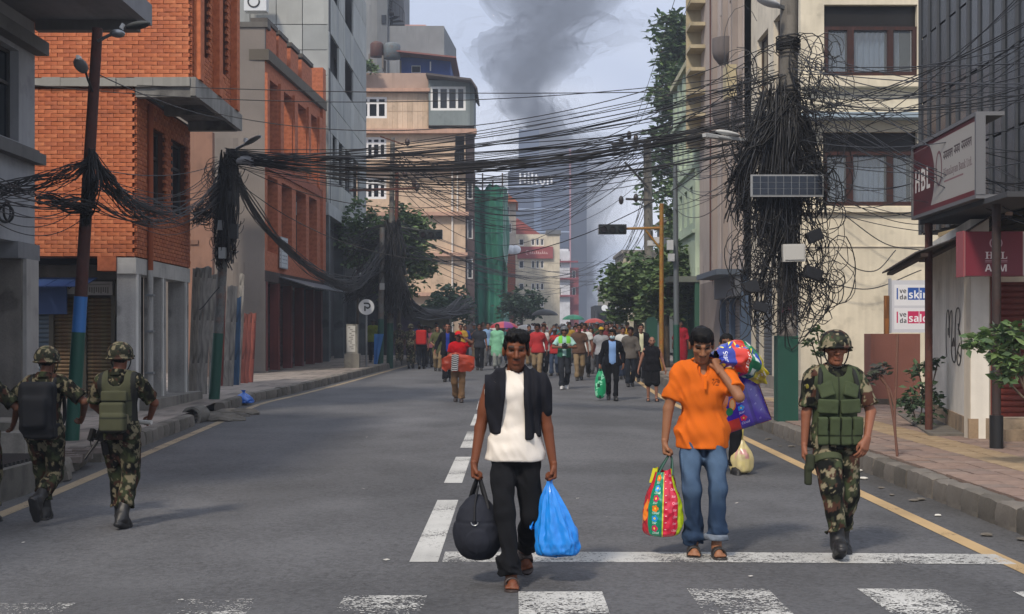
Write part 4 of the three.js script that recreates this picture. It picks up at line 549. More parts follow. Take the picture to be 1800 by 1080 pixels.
// yellow building with curtained windows
{
  const t = thing('yellow_building', 'pale yellow plastered building with brown framed curtained windows', 'building', V(8, 0.2, -31));
  const xs = 6.62, f = frame(xs, -30, 11.5, -30), fs = frame(xs, -36.2, xs, -30), d = 30, S = (p) => px2x(p, d) - xs, Y = (p) => py2y(p, d);
  const w1 = [S(1449), S(1613), Y(133), Y(8)], w2 = [S(1447), S(1613), Y(362), Y(232)];
  const m = new MB(); holed(m, f, 0, f.len, 0.1, 12, 0.25, [w1, w2]); m.mesh('front_wall', YCR, t);
  const hs = [[0.9, 2.4, 7.6, 9.6], [3.1, 4.5, 7.6, 9.6], [0.9, 2.4, 4.3, 6.2], [3.1, 4.5, 4.3, 6.2]], ms = new MB(); holed(ms, fs, 0, fs.len - 0.26, 3.2, 12, 0.25, hs); ms.mesh('street_wall', CREAM2, t); hs.forEach((h) => windowIn(t, fs, h, { cols: 2, mat: M('#4a3a2d'), n: -0.15 }));
  new MB().fbox(f, 0, f.len, Y(155), Y(137), 0.002, 0.22).mesh('sill_course', YCR, t); new MB().fbox(f, -0.1, f.len, Y(212), Y(203), 0.002, 0.45).mesh('eave_slab', M('#8fa0ad', { rough: 0.6 }), t); new MB().fbox(f, 0, f.len, Y(374), Y(365), 0.002, 0.12).mesh('sill_course', YCR, t); new MB().fbox(f, 0.1, f.len, Y(433) - 0.02, Y(433), 0.001, 0.03).mesh('plaster_line', CREAM2, t);
  const brown = M('#3d1d15', { map: T.wood, rough: 0.5 });
  for (const [w, top] of [[w1, 0.32], [w2, 0.28]]) {
    const ymid = lerp(w[3], w[2], top), fr = new MB(), n = -0.1; const cs = [0, 0.05, 0.255, 0.325, 0.685, 0.75, 0.955, 1]; const sx = (u) => lerp(w[0], w[1], u);
    fr.fbox(f, w[0], w[1], w[2], w[2] + 0.1, n - 0.05, n + 0.05); fr.fbox(f, w[0], w[1], ymid - 0.05, ymid + 0.03, n - 0.05, n + 0.05); for (let i = 0; i < 8; i += 2) fr.fbox(f, sx(cs[i]), sx(cs[i + 1]), w[2] + 0.1, ymid - 0.05, n - 0.05, n + 0.05);
    const W = fr.mesh('window', brown, t); for (let i = 1; i < 7; i += 2) new MB().fbox(f, sx(cs[i]) + 0.003, sx(cs[i + 1]) - 0.003, w[2] + 0.1, ymid - 0.05, n - 0.006, n).mesh('pane', M('#dfe6ea', { trans: 0.9, rough: 0.05 }), W);
    new MB().fbox(f, w[0], w[1], ymid + 0.03, w[3], -0.2, -0.16).mesh('transom_panel', M('#151311', { rough: 0.4 }), t);
    new MB().fbox(f, w[0] - 0.3, w[1] + 0.3, w[2] - 0.3, w[3] + 0.3, -1.6, -1.5).mesh('room_wall', M('#24211f'), t);
    const cur = (u0, u1, k) => { const pos = [], idx = [], nx = 60; for (let j = 0; j <= 8; j++) for (let i = 0; i <= nx; i++) { const u = i / nx, p = f.p(lerp(sx(u0), sx(u1), u), lerp(ymid - 0.06, w[2] + 0.1, j / 8), -0.28 + 0.05 * Math.sin(u * 38 + k + 0.5 * Math.sin(u * 9)) * (0.6 + 0.4 * j / 8)); pos.push(p.x, p.y, p.z); } for (let j = 0; j < 8; j++) for (let i = 0; i < nx; i++) { const a = j * (nx + 1) + i; idx.push(a, a + nx + 1, a + 1, a + 1, a + nx + 1, a + nx + 2); } const g = new THREE.BufferGeometry(); g.setAttribute('position', new THREE.Float32BufferAttribute(pos, 3)); g.setIndex(idx); g.computeVertexNormals(); put(boxUV(g), 'curtain', M('#c5c8d6', { trans: 0.3, rough: 1, side: THREE.DoubleSide }), t); };
    cur(0.06, 0.25, 1); cur(0.33, 0.68, 2); cur(0.76, w === w1 ? 0.84 : 0.92, 3);
  }
  // ground floor shops along the street
  new MB().fbox(fs, 0, fs.len + 0.04, 3.05, 3.3, -0.24, 0.05).mesh('lintel', CREAM2, t); for (const s of [0, 1.15, 2.9, 4.9]) new MB().fbox(fs, s, s + 0.22, 0.2, 3.05, -0.25, 0.0).mesh('post', CREAM2, t);
  for (const [a, b] of [[0.24, 1.13], [1.39, 2.88], [3.14, 4.88], [5.14, 6.1]]) shutter(t, fs, a, b, 0.7, 3.0, M('#596069', { metal: 0.4, rough: 0.5 }), -0.1, 0.1); new MB().fbox(fs, 0, fs.len + 0.06, 0.08, 0.62, -0.26, 0.06).mesh('plinth', CONC('#8b847a'), t);
  new MB().box(xs + 0.4, 0.3, -30.5, xs + 0.6, 11, -36).mesh('inner_wall', DARK, t);
  // signs in the yard, terracotta block, post
  const sg = thing('salon_sign', 'white double sign with blue and pink lettering on the yellow wall', 'sign', V(px2x(1600, 29), 2, -29)), e = 27.5, X = (p) => px2x(p, e), YY = (p) => py2y(p, e);
  const tx = canvasTex(512, 600, (g, w, h) => { g.fillStyle = '#c9ccd4'; g.fillRect(0, 0, w, h); const row = (y, col, word) => { g.fillStyle = '#dfe1e6'; g.fillRect(50, y - 20, w - 60, 240); g.fillStyle = col; g.fillRect(78, y + 20, 16, 130); g.fillRect(210, y + 15, 130, 140); g.fillRect(348, y + 15, 160, 140); g.fillStyle = '#23252c'; g.font = 'bold 74px sans-serif'; g.fillText('ve', 112, y + 78, 90); g.fillText('da', 112, y + 150, 90); g.fillStyle = '#eceef2'; g.font = 'bold 120px sans-serif'; g.fillText(word, 218, y + 138); }; row(70, '#2a55a4', 'skin'); row(340, '#c2305f', 'salon'); });
  const gg = new THREE.BoxGeometry(X(1640) - X(1564), YY(493) - YY(585), 0.08); gg.translate((X(1564) + X(1640)) / 2, (YY(493) + YY(585)) / 2, -e); put(gg, 'board', M('#ffffff', { map: tx, rough: 0.5 }), sg); new MB().box(X(1563), YY(490), -e - 0.05, X(1566), YY(586), -e + 0.06).mesh('frame', M('#9da1a8'), sg); new MB().box(X(1555), 0.2, -e - 0.05, X(1562), YY(520), -e + 0.05).mesh('post', M('#8c5a2a', { map: T.wood }), sg);
  const bl = thing('terracotta_block', 'terracotta coloured rendered gate pier in front of the yellow wall', 'pier', V(px2x(1575, 26), 0.2, -26)); { const k = 26.5; new MB().box(px2x(1531, k), 0.15, -k, px2x(1618, k), py2y(587, k), -k - 0.5).mesh('body', STAIN('#8a5a4e'), bl); new MB().box(px2x(1529, k), 0.1, -k + 0.04, px2x(1620, k), 0.36, -k - 0.55).mesh('base', CONC('#5a5148'), bl); }
}
// pinkish grey building with stacked round balconies
{
  const t = thing('balcony_building', 'pinkish grey concrete building with stacked rounded balconies', 'building', V(7, 0.3, -40));
  const x = 6.42, f = frame(x, -44.6, x, -36.25), L = f.len, w = STAIN('#b8aca4'), holes = [];
  for (let r = 0; r < 4; r++) for (const [a, b] of [[4.3, 5.2], [6.0, 7.0], [7.5, 8.2]]) holes.push([a, b, 4.2 + r * 2.7, 6.1 + r * 2.7]);
  const m = new MB(); holed(m, f, 0, L, 3.4, 15, 0.3, holes); m.mesh('wall', w, t); holes.forEach((h) => windowIn(t, f, h, { cols: 1, mat: M('#3b3735'), n: -0.2 }));
  for (let r = 0; r < 2; r++) { const y = 8.2 + r * 1.9, pts = [[0.001, -0.4], [0.2, -0.36], [0.36, -0.15], [0.4, 0], [0.4, 0.4], [0.34, 0.4], [0.34, 0.05], [0.001, 0.05]].map((p) => new THREE.Vector2(...p)), g = new THREE.LatheGeometry(pts, 18); g.applyMatrix4(f.m.clone().multiply(new THREE.Matrix4().makeTranslation(5.6, y, 0.05))); put(boxUV(g), 'balcony', STAIN('#6b6462'), t); }
  for (const s of [3.6, 5.6, 7.3]) new MB().fbox(f, s - 0.12, s + 0.12, 3.4, 15, 0.002, 0.16).mesh('rib', STAIN('#9b9089'), t);
  for (let r = 0; r < 9; r++) new MB().fbox(f, 0.2, 1.2, 8.2 + r * 0.75, 8.32 + r * 0.75, 0.003, 0.5).mesh('ladder_rung', PLAS('#b5a98c'), t); new MB().fbox(f, 0.05, 0.2, 8, 15, 0.003, 0.5).mesh('ladder_fin', PLAS('#b5a98c'), t);
  new MB().bar(f.p(2.9, 3.4, 0.06), f.p(2.9, 15, 0.06), 0.06).mesh('drainpipe', RUST, t);
  new MB().fbox(f, 0, 4.4, 0.3, 3.4, -0.3, 0).mesh('ground_wall', STAIN('#877c77'), t); for (const s of [4.4, 6.1, 7.9]) new MB().fbox(f, s, s + 0.26, 0.3, 3.4, -0.3, 0.03).mesh('post', M('#4f6178', { map: T.plaster, rough: 0.7 }), t);
  for (const [a, b] of [[4.68, 6.08], [6.38, 7.88]]) shutter(t, f, a, b, 0.6, 2.75, M('#77706c', { metal: 0.3, rough: 0.6 }), -0.12, 0.1);
  new MB().fbox(f, 4.5, 8.2, 2.75, 3.35, 0.05, 0.22).mesh('fascia_board', M('#5d6067', { rough: 0.6 }), t); new MB().fbox(f, 4.4, 8.3, 3.35, 3.5, 0, 0.75).mesh('awning', M('#4e5865', { rough: 0.6 }), t); new MB().fbox(f, -0.02, L, 0.2, 0.55, -0.2, 0.12).mesh('plinth', CONC('#7c756c'), t);
  new MB().box(x + 0.5, 0.3, -44.4, x + 0.7, 14.9, -36.4).mesh('inner_wall', DARK, t); new MB().box(x + 0.02, 3.4, -36.25, x + 6, 15, -36.5).mesh('end_wall', w, t); new MB().box(x + 0.02, 0.3, -44.9, x + 6, 15, -44.61).mesh('end_wall', w, t);
  const c = thing('wall_box', 'cream meter box on the balcony building high beside the pole', 'meter box', f.p(7.9, 8.2, 0.2)); new MB().fbox(f, 7.6, 8.2, 8.3, 9.2, 0.17, 0.45).mesh('case', PLAS('#b9ad8c'), c);
}
// light green building
{
  const t = thing('green_building', 'pale green building with small barred openings and dark green shop front', 'building', V(7, 0.4, -50));
  const x = 6.3, f = frame(x + 0.1, -52, x, -44.95), L = f.len, w = STAIN('#b9cbb5'), holes = []; for (let r = 0; r < 3; r++) for (let c = 0; c < 4; c++) holes.push([0.6 + c * 1.6, 1.5 + c * 1.6, 5.6 + r * 2.2, 6.9 + r * 2.2]);
  const m = new MB(); holed(m, f, 0, L, 3.7, 11.3, 0.3, holes); m.mesh('wall', w, t); holes.forEach((h) => windowIn(t, f, h, { cols: 2, mat: M('#b7c7b0'), n: -0.15 })); for (let r = 0; r < 3; r++) new MB().fbox(f, 0, L, 5.2 + r * 2.2, 5.32 + r * 2.2, 0.002, 0.1).mesh('ledge', w, t);
  new MB().fbox(f, -0.1, L, 3.5, 3.7, -0.2, 0.9).mesh('awning', M('#5f655e', { rough: 0.7 }), t); for (const s of [0, 2.3, 4.6, 6.7]) new MB().fbox(f, s, s + 0.3, 0.4, 3.5, -0.3, 0).mesh('post', M('#23503f', { rough: 0.6 }), t); new MB().fbox(f, 0, L, 0.4, 3.5, -0.6, -0.4).mesh('shop_front', M('#14332a', { rough: 0.6 }), t); for (let i = 0; i < 9; i++) new MB().fbox(f, 0.4 + i * 0.7, 0.44 + i * 0.7, 0.6, 3.4, -0.4, -0.33).mesh('grille_bar', M('#2f6a52'), t);
  new MB().box(x + 0.5, 3.7, -52, x + 6, 11.3, -45).mesh('inner_wall', M('#5a6a58'), t); new MB().box(x + 0.35, 0.3, -52.3, x + 6, 11.3, -52.02).mesh('end_wall', w, t); new MB().fbox(f, 0, L, 11.3, 11.5, -0.5, 0.12).mesh('coping', PLAS('#b9b79a'), t);
}
// farther houses on the right
for (const [x0, x1, yt, d, c, lab, nm] of [[1096, 1172, 446, 112, '#b3aa92', 'cream block half hidden behind the right street trees', 3], [1190, 1300, 380, 66, '#7f837f', 'grey building behind the tall tree beyond the green building', 3], [1060, 1100, 505, 150, '#98958c', 'small pale house at the far end on the right', 2]]) {
  const X = (p) => px2x(p, d), Y = (p) => py2y(p, d), t = thing('distant_building', lab, 'building', V(X((x0 + x1) / 2), 1, -d)), f = frame(X(x0), -d, X(x1), -d), w = []; const rows = Math.floor((Y(yt) - 3) / 2.6), cols = Math.max(2, Math.floor(f.len / 1.8)); for (let r = 0; r < rows; r++) for (let q = 0; q < cols; q++) w.push([(q + 0.25) * f.len / cols, (q + 0.7) * f.len / cols, 3.6 + r * 2.6, 5 + r * 2.6]);
  const m = new MB(); holed(m, f, 0, f.len, 0.8, Y(yt), 0.3, w); m.box(X(x0), 0.8, -d - 0.5, X(x1), Y(yt), -d - 9); m.mesh('wall', STAIN(c), t); w.forEach((h) => windowIn(t, f, h, { cols: 1, bar: 0.08 })); new MB().box(X(x0) - 0.2, Y(yt), -d + 0.3, X(x1) + 0.2, Y(yt) + 0.3, -d - 9).mesh('roof_slab', CONC('#8a857c'), t);
}
// purple wall and low shops at the far end of the left pavement
{
  const t = thing('purple_wall', 'dusty purple shop wall beyond the parking sign', 'wall', V(-6, 0.8, -66)); const d = 66.5; new MB().box(px2x(685, d), 0.6, -d, px2x(738, d), py2y(545, d), -d - 2).mesh('wall', PLAS('#5a5266'), t); new MB().box(px2x(738, d) + 0.01, 0.6, -d + 0.1, px2x(790, d), py2y(556, d), -d - 2).mesh('annex', PLAS('#6f6a55'), t); new MB().box(px2x(680, d), py2y(546, d), -d + 0.8, px2x(795, d), py2y(540, d), -d - 2).mesh('awning', M('#3c4a44'), t); new MB().box(px2x(681, d), 0.6, -d + 0.2, px2x(685, d) - 0.01, py2y(548, d), -d).mesh('post', M('#96682f'), t); new MB().box(px2x(600, d), 0.6, -d - 1, px2x(680, d), py2y(420, d), -d - 3).mesh('dark_shop', M('#17181a'), t);
}
// ---------------------------------------------------------------- trees and plants
const leafMat = M('#ffffff', { vc: true, rough: 0.75, trans: 0.28, side: THREE.DoubleSide }), barkMat = M('#5d5348', { map: T.wood, bump: T.fine, bs: 0.01, rough: 0.95 });
function leaves(spots, size, cols, shape = 1.7) {             // one small folded leaf (or leaf clump) per spot
  const n = spots.length, pos = new Float32Array(n * 18), col = new Float32Array(n * 18), q = new THREE.Quaternion(), e = new THREE.Euler();
  spots.forEach((p, i) => {
    const s = size * rr(0.6, 1.35), c = cols[Math.floor(rnd() * cols.length)], k = rr(0.75, 1.2);
    q.setFromEuler(e.set(rr(-0.9, 0.9), rr(0, 6.28), rr(-0.9, 0.9)));
    const a = V(0, 0, 0), b = V(s * 0.42, 0.12 * s, s * shape * 0.5), d = V(0, -0.05 * s, s * shape), f = V(-s * 0.42, 0.12 * s, s * shape * 0.5);
    [a, b, d, a, d, f].forEach((v, j) => { const w = v.clone().applyQuaternion(q).add(p); pos.set([w.x, w.y, w.z], i * 18 + j * 3); col.set([c[0] * k, c[1] * k, c[2] * k], i * 18 + j * 3); });
  });
  const g = new THREE.BufferGeometry(); g.setAttribute('position', new THREE.BufferAttribute(pos, 3)); g.setAttribute('color', new THREE.BufferAttribute(col, 3)); g.computeVertexNormals(); return g;
}
const GREENS = [[0.06, 0.12, 0.035], [0.085, 0.155, 0.045], [0.045, 0.09, 0.032], [0.11, 0.185, 0.05]], DARKG = [[0.035, 0.075, 0.034], [0.048, 0.098, 0.042], [0.065, 0.12, 0.048]], LITE = [[0.09, 0.16, 0.035], [0.12, 0.19, 0.05], [0.05, 0.11, 0.03]];
function tree(label, base, top, rx, ry, n, size, cols, { name = 'street_tree', cat = 'tree', r0 = 0.12, cy, limbs = 9, gap = 0.05, droop = 0, group } = {}) {
  const t = thing(name, label, cat, base, group), c = V(base.x + rr(-0.1, 0.1), cy ?? top - ry, base.z), tr = new MB(), tips = [];
  const fork = V(lerp(base.x, c.x, 0.5), lerp(base.y, c.y - ry * 0.6, 0.9), base.z);
  tr.bar(base, fork, r0, r0 * 0.75); tr.tube([fork, V((fork.x + c.x) / 2 + 0.1, (fork.y + c.y) / 2, fork.z + 0.05), V(c.x, c.y + ry * 0.5, c.z)], r0 * 0.45, 8, 6);
  for (let i = 0; i < limbs; i++) { const a = i * 2.4 + rr(-0.4, 0.4), h = rr(-0.5, 0.8), k = Math.sqrt(Math.max(0.1, 1 - h * h)) * rr(0.6, 0.95), p = V(c.x + rx * k * Math.cos(a), c.y + ry * h, c.z + rx * k * Math.sin(a)), o = V(lerp(fork.x, c.x, rr(0, 0.6)), lerp(fork.y, c.y, rr(0, 1)), c.z); tr.tube([o, V((o.x + p.x) / 2, (o.y + p.y) / 2 + 0.15 * rx, (o.z + p.z) / 2), p], r0 * 0.2, 6, 5); for (let j = 1; j < 6; j++) tips.push(o.clone().lerp(p, 0.35 + j * 0.14)); }
  tr.mesh('trunk', barkMat, t);
  for (let i = 0; i < limbs * 3; i++) { const a = rr(0, 6.28), h = rr(-0.9, 1), k = Math.sqrt(1 - h * h) * Math.pow(rnd(), 0.4); tips.push(V(c.x + rx * k * Math.cos(a), c.y + ry * h, c.z + rx * k * Math.sin(a))); }
  const spots = []; while (spots.length < n) { const q = tips[Math.floor(rnd() * tips.length)], s = rx * 0.34, p = V(q.x + s * (rnd() + rnd() - 1), q.y + s * (rnd() + rnd() - 1) * 0.9 - droop * rnd(), q.z + s * (rnd() + rnd() - 1)); if (vn(p.x * 2.2, p.y * 2.2, p.z * 2.2) > -0.35 - gap) spots.push(p); }
  put(leaves(spots, size, cols), 'crown', leafMat, t); return t;
}
const gnd = (px, d) => V(px2x(px, d), G(d) + (px < 900 || px > 1060 ? SIDE : 0) - 0.03, -d);
tree('leafy dark green street tree behind the tangled poles at left', gnd(700, 59), py2y(368, 59), 1.75, 2.2, 5200, 0.17, GREENS, { cy: py2y(455, 59) });
tree('small bushy tree at left in front of the panel building arcade', gnd(628, 57), py2y(352, 57), 1.0, 1.5, 1600, 0.16, GREENS, { cy: py2y(410, 57), r0: 0.08 });
tree('low dark green tree at the foot of the green net, left', gnd(792, 72), py2y(508, 72), 1.3, 1.0, 1500, 0.2, DARKG);
tree('low tree right of the green net before the banded house', gnd(917, 86), py2y(512, 86), 1.5, 1.0, 1500, 0.22, DARKG);
tree('bright green street tree left of the yellow traffic pole', gnd(1118, 50), py2y(448, 50), 1.35, 1.35, 3800, 0.16, GREENS, { cy: py2y(510, 50) });
tree('green street tree behind the yellow traffic pole', gnd(1172, 47), py2y(440, 47), 1.15, 1.35, 3200, 0.16, LITE.concat(GREENS), { cy: py2y(500, 47) });
tree('mid green tree growing beside the pale green building', gnd(1212, 62), py2y(330, 62), 1.35, 2.6, 4200, 0.2, GREENS.concat(LITE), { cy: py2y(400, 62), r0: 0.16 });
{ // the tall feathery tree: tiers of drooping sprays
  const d = 70, b = gnd(1210, d), t = thing('tall_tree', 'tall dark feathery tree rising above the pale green building', 'tree', b), tr = new MB(), top = py2y(45, d), spots = []; tr.bar(b, V(b.x - 0.3, top, b.z), 0.28, 0.05);
  for (let i = 0; i < 30; i++) { const y = lerp(py2y(350, d), top, i / 29), n = 5; for (let k = 0; k < n; k++) { const a = i * 1.1 + k * 1.256 + rr(-0.3, 0.3), L = lerp(2.5, 1.7, i / 29) * rr(0.55, 1.1), o = V(b.x - 0.3 * i / 29, y, b.z), e = V(o.x + L * Math.cos(a), y + rr(-0.1, 0.4), o.z + L * Math.sin(a)), m = o.clone().lerp(e, 0.5).add(V(0, 0.35, 0)); if (e.x > b.x + 0.9) e.x = b.x + 0.9; tr.tube([o, m, e], 0.035, 5, 4); for (let j = 0; j < 60; j++) { const u = rr(0.25, 1.05), p = o.clone().lerp(e, u); spots.push(V(p.x + rr(-0.2, 0.2), p.y + 0.3 * Math.sin(u * 3) - rnd() * rnd() * 0.75, p.z + rr(-0.2, 0.2))); } } }
  tr.mesh('trunk', barkMat, t); put(leaves(spots, 0.2, GREENS.concat(DARKG), 2.4), 'crown', leafMat, t);
}
function stemPlant(label, stems, leafAt, size, cols, { name = 'plant', cat = 'plant', r = 0.012, bark = '#6b5a4a', base } = {}) { const t = thing(name, label, cat, base ?? stems[0][0]), m = new MB(), spots = []; for (const s of stems) { m.tube(s, r, 10, 5); } m.mesh('stem', M(bark, { map: T.wood, rough: 0.9 }), t); for (const [p, n, s] of leafAt) for (let i = 0; i < n; i++) spots.push(V(p.x + s * (rnd() + rnd() - 1), p.y + s * (rnd() + rnd() - 1) * 0.8, p.z + s * (rnd() + rnd() - 1))); put(leaves(spots, size, cols), 'foliage', leafMat, t); }
{
  const d = 15.4, p = (x, y, k = d) => at(x, y, k); 
  stemPlant('bare reddish sapling with a few dark leaves on the right pavement', [[p(1578, 812), p(1573, 740), p(1576, 660), p(1578, 588)], [p(1578, 800), p(1568, 720), p(1556, 672), p(1540, 650)], [p(1574, 720), p(1566, 690), p(1548, 664)]], [[p(1546, 652), 26, 0.1], [p(1535, 668), 20, 0.08], [p(1556, 645), 14, 0.07]], 0.055, [[0.035, 0.035, 0.028], [0.06, 0.05, 0.04], [0.04, 0.055, 0.03]], { name: 'sapling', cat: 'sapling', r: 0.016, bark: '#7b5648' });
  const e = 14, q = (x, y, k = e) => at(x, y, k), st = [[q(1822, 830), q(1812, 720), q(1790, 640), q(1760, 590)], [q(1812, 720), q(1790, 660), q(1725, 600)], [q(1800, 660), q(1790, 610), q(1775, 575)], [q(1800, 700), q(1770, 670)]];
  stemPlant('bright green leafy branches in front of the shutter at the right edge', st, [[q(1760, 588), 60, 0.14], [q(1725, 602), 46, 0.14], [q(1780, 600), 70, 0.16], [q(1772, 640), 70, 0.16], [q(1790, 580), 40, 0.12], [q(1752, 620), 50, 0.14], [q(1768, 668), 46, 0.11], [q(1795, 640), 60, 0.14], [q(1710, 605), 20, 0.08]], 0.075, LITE.concat(GREENS), { name: 'shrub', cat: 'shrub', r: 0.014 });
  const k = 20.5, w = (x, y) => at(x, y, k); stemPlant('dark climbing plant at the foot of the white hut wall', [[w(1618, 745), w(1622, 690), w(1612, 640)], [w(1640, 745), w(1636, 700), w(1648, 640)], [w(1610, 740), w(1600, 700)]], [[w(1612, 650), 50, 0.16], [w(1640, 640), 50, 0.15], [w(1620, 690), 110, 0.26], [w(1600, 710), 80, 0.2], [w(1640, 700), 80, 0.22], [w(1625, 735), 70, 0.22]], 0.075, DARKG, { name: 'climbing_plant' });
  const z = 26, u = (x, y) => at(x, y, z); stemPlant('thin leafy plant against the yellow wall behind the helmeted soldier', [[u(1440, 712), u(1444, 640), u(1435, 575)], [u(1444, 650), u(1426, 600)]], [[u(1434, 580), 46, 0.13], [u(1426, 602), 46, 0.13], [u(1442, 620), 40, 0.12], [u(1436, 650), 30, 0.12], [u(1448, 590), 24, 0.1]], 0.07, GREENS, { r: 0.014 });
  const h = 89, rf = (x, y) => at(x, y, h); stemPlant('light green plants growing on the cream house roof edge', [[rf(640, 128), rf(638, 112)], [rf(652, 128), rf(656, 114)]], [[rf(634, 116), 160, 0.5], [rf(646, 115), 180, 0.5], [rf(655, 120), 100, 0.4]], 0.2, LITE, { name: 'roof_plant', r: 0.03 });
}
// ---------------------------------------------------------------- poles, lamps, signs
const poleTop = {};
function pole(name, label, bx, by, tx, ty, d, r0, r1, mat, bands = [], cat = 'utility pole') {
  const a = at(bx, by, d), b = at(tx, ty, d), t = thing(name, label, cat, a), L = (u) => a.clone().lerp(b, u); let u0 = 0;
  for (const [u, m, l] of bands) { new MB().bar(L(u0), L(u), lerp(r0, r1, u0) + 0.004, lerp(r0, r1, u) + 0.004, 14).mesh('painted_band', m, t).userData.label = l; u0 = u; }
  new MB().bar(L(u0), b, lerp(r0, r1, u0), r1, 14).mesh('shaft', mat, t); t.userData.L = undefined; return { t, L };
}
const GRN = M('#0e4a3c', { rough: 0.6, map: T.plaster }), BLU = M('#2f6dae', { rough: 0.6, map: T.plaster }), GREYP = M('#6e6f6c', { map: T.rust, rough: 0.7 }), CPOLE = CONC('#77736c');
const lampHead = (t, a, b, w, mat = M('#7d8184', { rough: 0.5, metal: 0.3 })) => { const g = new THREE.SphereGeometry(0.5, 14, 10); g.scale(w * 0.9, w * 0.5, a.distanceTo(b)); g.applyMatrix4(new THREE.Matrix4().lookAt(a, b, V(0, 1, 0))); const c = a.clone().lerp(b, 0.5); g.translate(c.x, c.y, c.z); put(boxUV(g), 'lamp_head', mat, t); };
{
  const p = pole('lamp_pole', 'rust brown leaning pole with two lamp heads and blue and green bands', 125, 787, 171, 50, 18, 0.095, 0.07, M('#4a2a24', { map: T.rust, rough: 0.8 }), [[0.275, GRN, 'dark green painted lower band'], [0.36, BLU, 'bright blue painted band']], 'lamp post'); const d = 17.9;
  new MB().bar(at(172, 72, d), at(215, 50, d - 0.2), 0.022).mesh('lamp_arm', STEEL, p.t); lampHead(p.t, at(222, 49, d - 0.3), at(262, 40, d - 0.6), 0.2, M('#3b3e40')); lampHead(p.t, at(196, 60, d - 0.2), at(216, 58, d - 0.3), 0.22, STEEL); new MB().bar(at(212, 50, d - 0.2), at(217, 42, d - 0.2), 0.03).mesh('photocell', PLAS('#d5d5d3'), p.t);
  new MB().tube([at(162, 160, d), at(154, 140, d - 0.2), at(149, 122, d - 0.4)], 0.016, 8, 6).mesh('lamp_arm', BLACKP, p.t); lampHead(p.t, at(147, 128, d - 0.3), at(136, 102, d - 0.7), 0.2, M('#6f7375')); new MB().box(...at(133, 104, d - 0.72).toArray(), ...at(143, 100, d - 0.6).toArray()).mesh('lamp_cap', PLAS('#cfcfcc'), p.t);
}
{
  const p = pole('utility_pole', 'grey green-footed pole wrapped in black cables beside the planks', 376, 703, 404, 262, 28.6, 0.115, 0.09, GREYP, [[0.265, GRN, 'dark green painted foot']]); const d = 28.4;
  new MB().bar(at(415, 262, d), at(458, 240, d - 0.4), 0.03).mesh('lamp_arm', STEEL, p.t); lampHead(p.t, at(428, 256, d - 0.2), at(458, 238, d - 0.6), 0.18, STEEL); new MB().bar(at(431, 250, d - 0.2), at(432, 243, d - 0.2), 0.045).mesh('photocell', PLAS('#cfd0d0'), p.t);
  const wr = new MB(); for (let i = 0; i < 4; i++) { const g = new THREE.IcosahedronGeometry(0.12, 2), a = g.attributes.position; for (let k = 0; k < a.count; k++) { const n = 1 + 0.5 * vn(a.getX(k) * 12 + i, a.getY(k) * 12, 2); a.setXYZ(k, a.getX(k) * n * 1.5, a.getY(k) * n * 0.7, a.getZ(k) * n); } g.computeVertexNormals(); const c = at(430 + i * 12, 282 + (i % 2) * 5, d - 0.3); g.translate(c.x, c.y, c.z); wr.add(g); } wr.mesh('plastic_wrap', PLAS('#a9abb0'), p.t);
  for (const [x, y, w, h, c] of [[391, 455, 10, 20, '#8f9596'], [388, 405, 9, 18, '#777c7e'], [410, 420, 14, 26, '#222528'], [404, 360, 14, 24, '#26282b']]) new MB().box(...at(x - w / 2, y, d - 0.12).toArray(), ...at(x + w / 2, y - h, d - 0.25).toArray()).mesh('junction_box', M(c, { rough: 0.6 }), p.t);
}
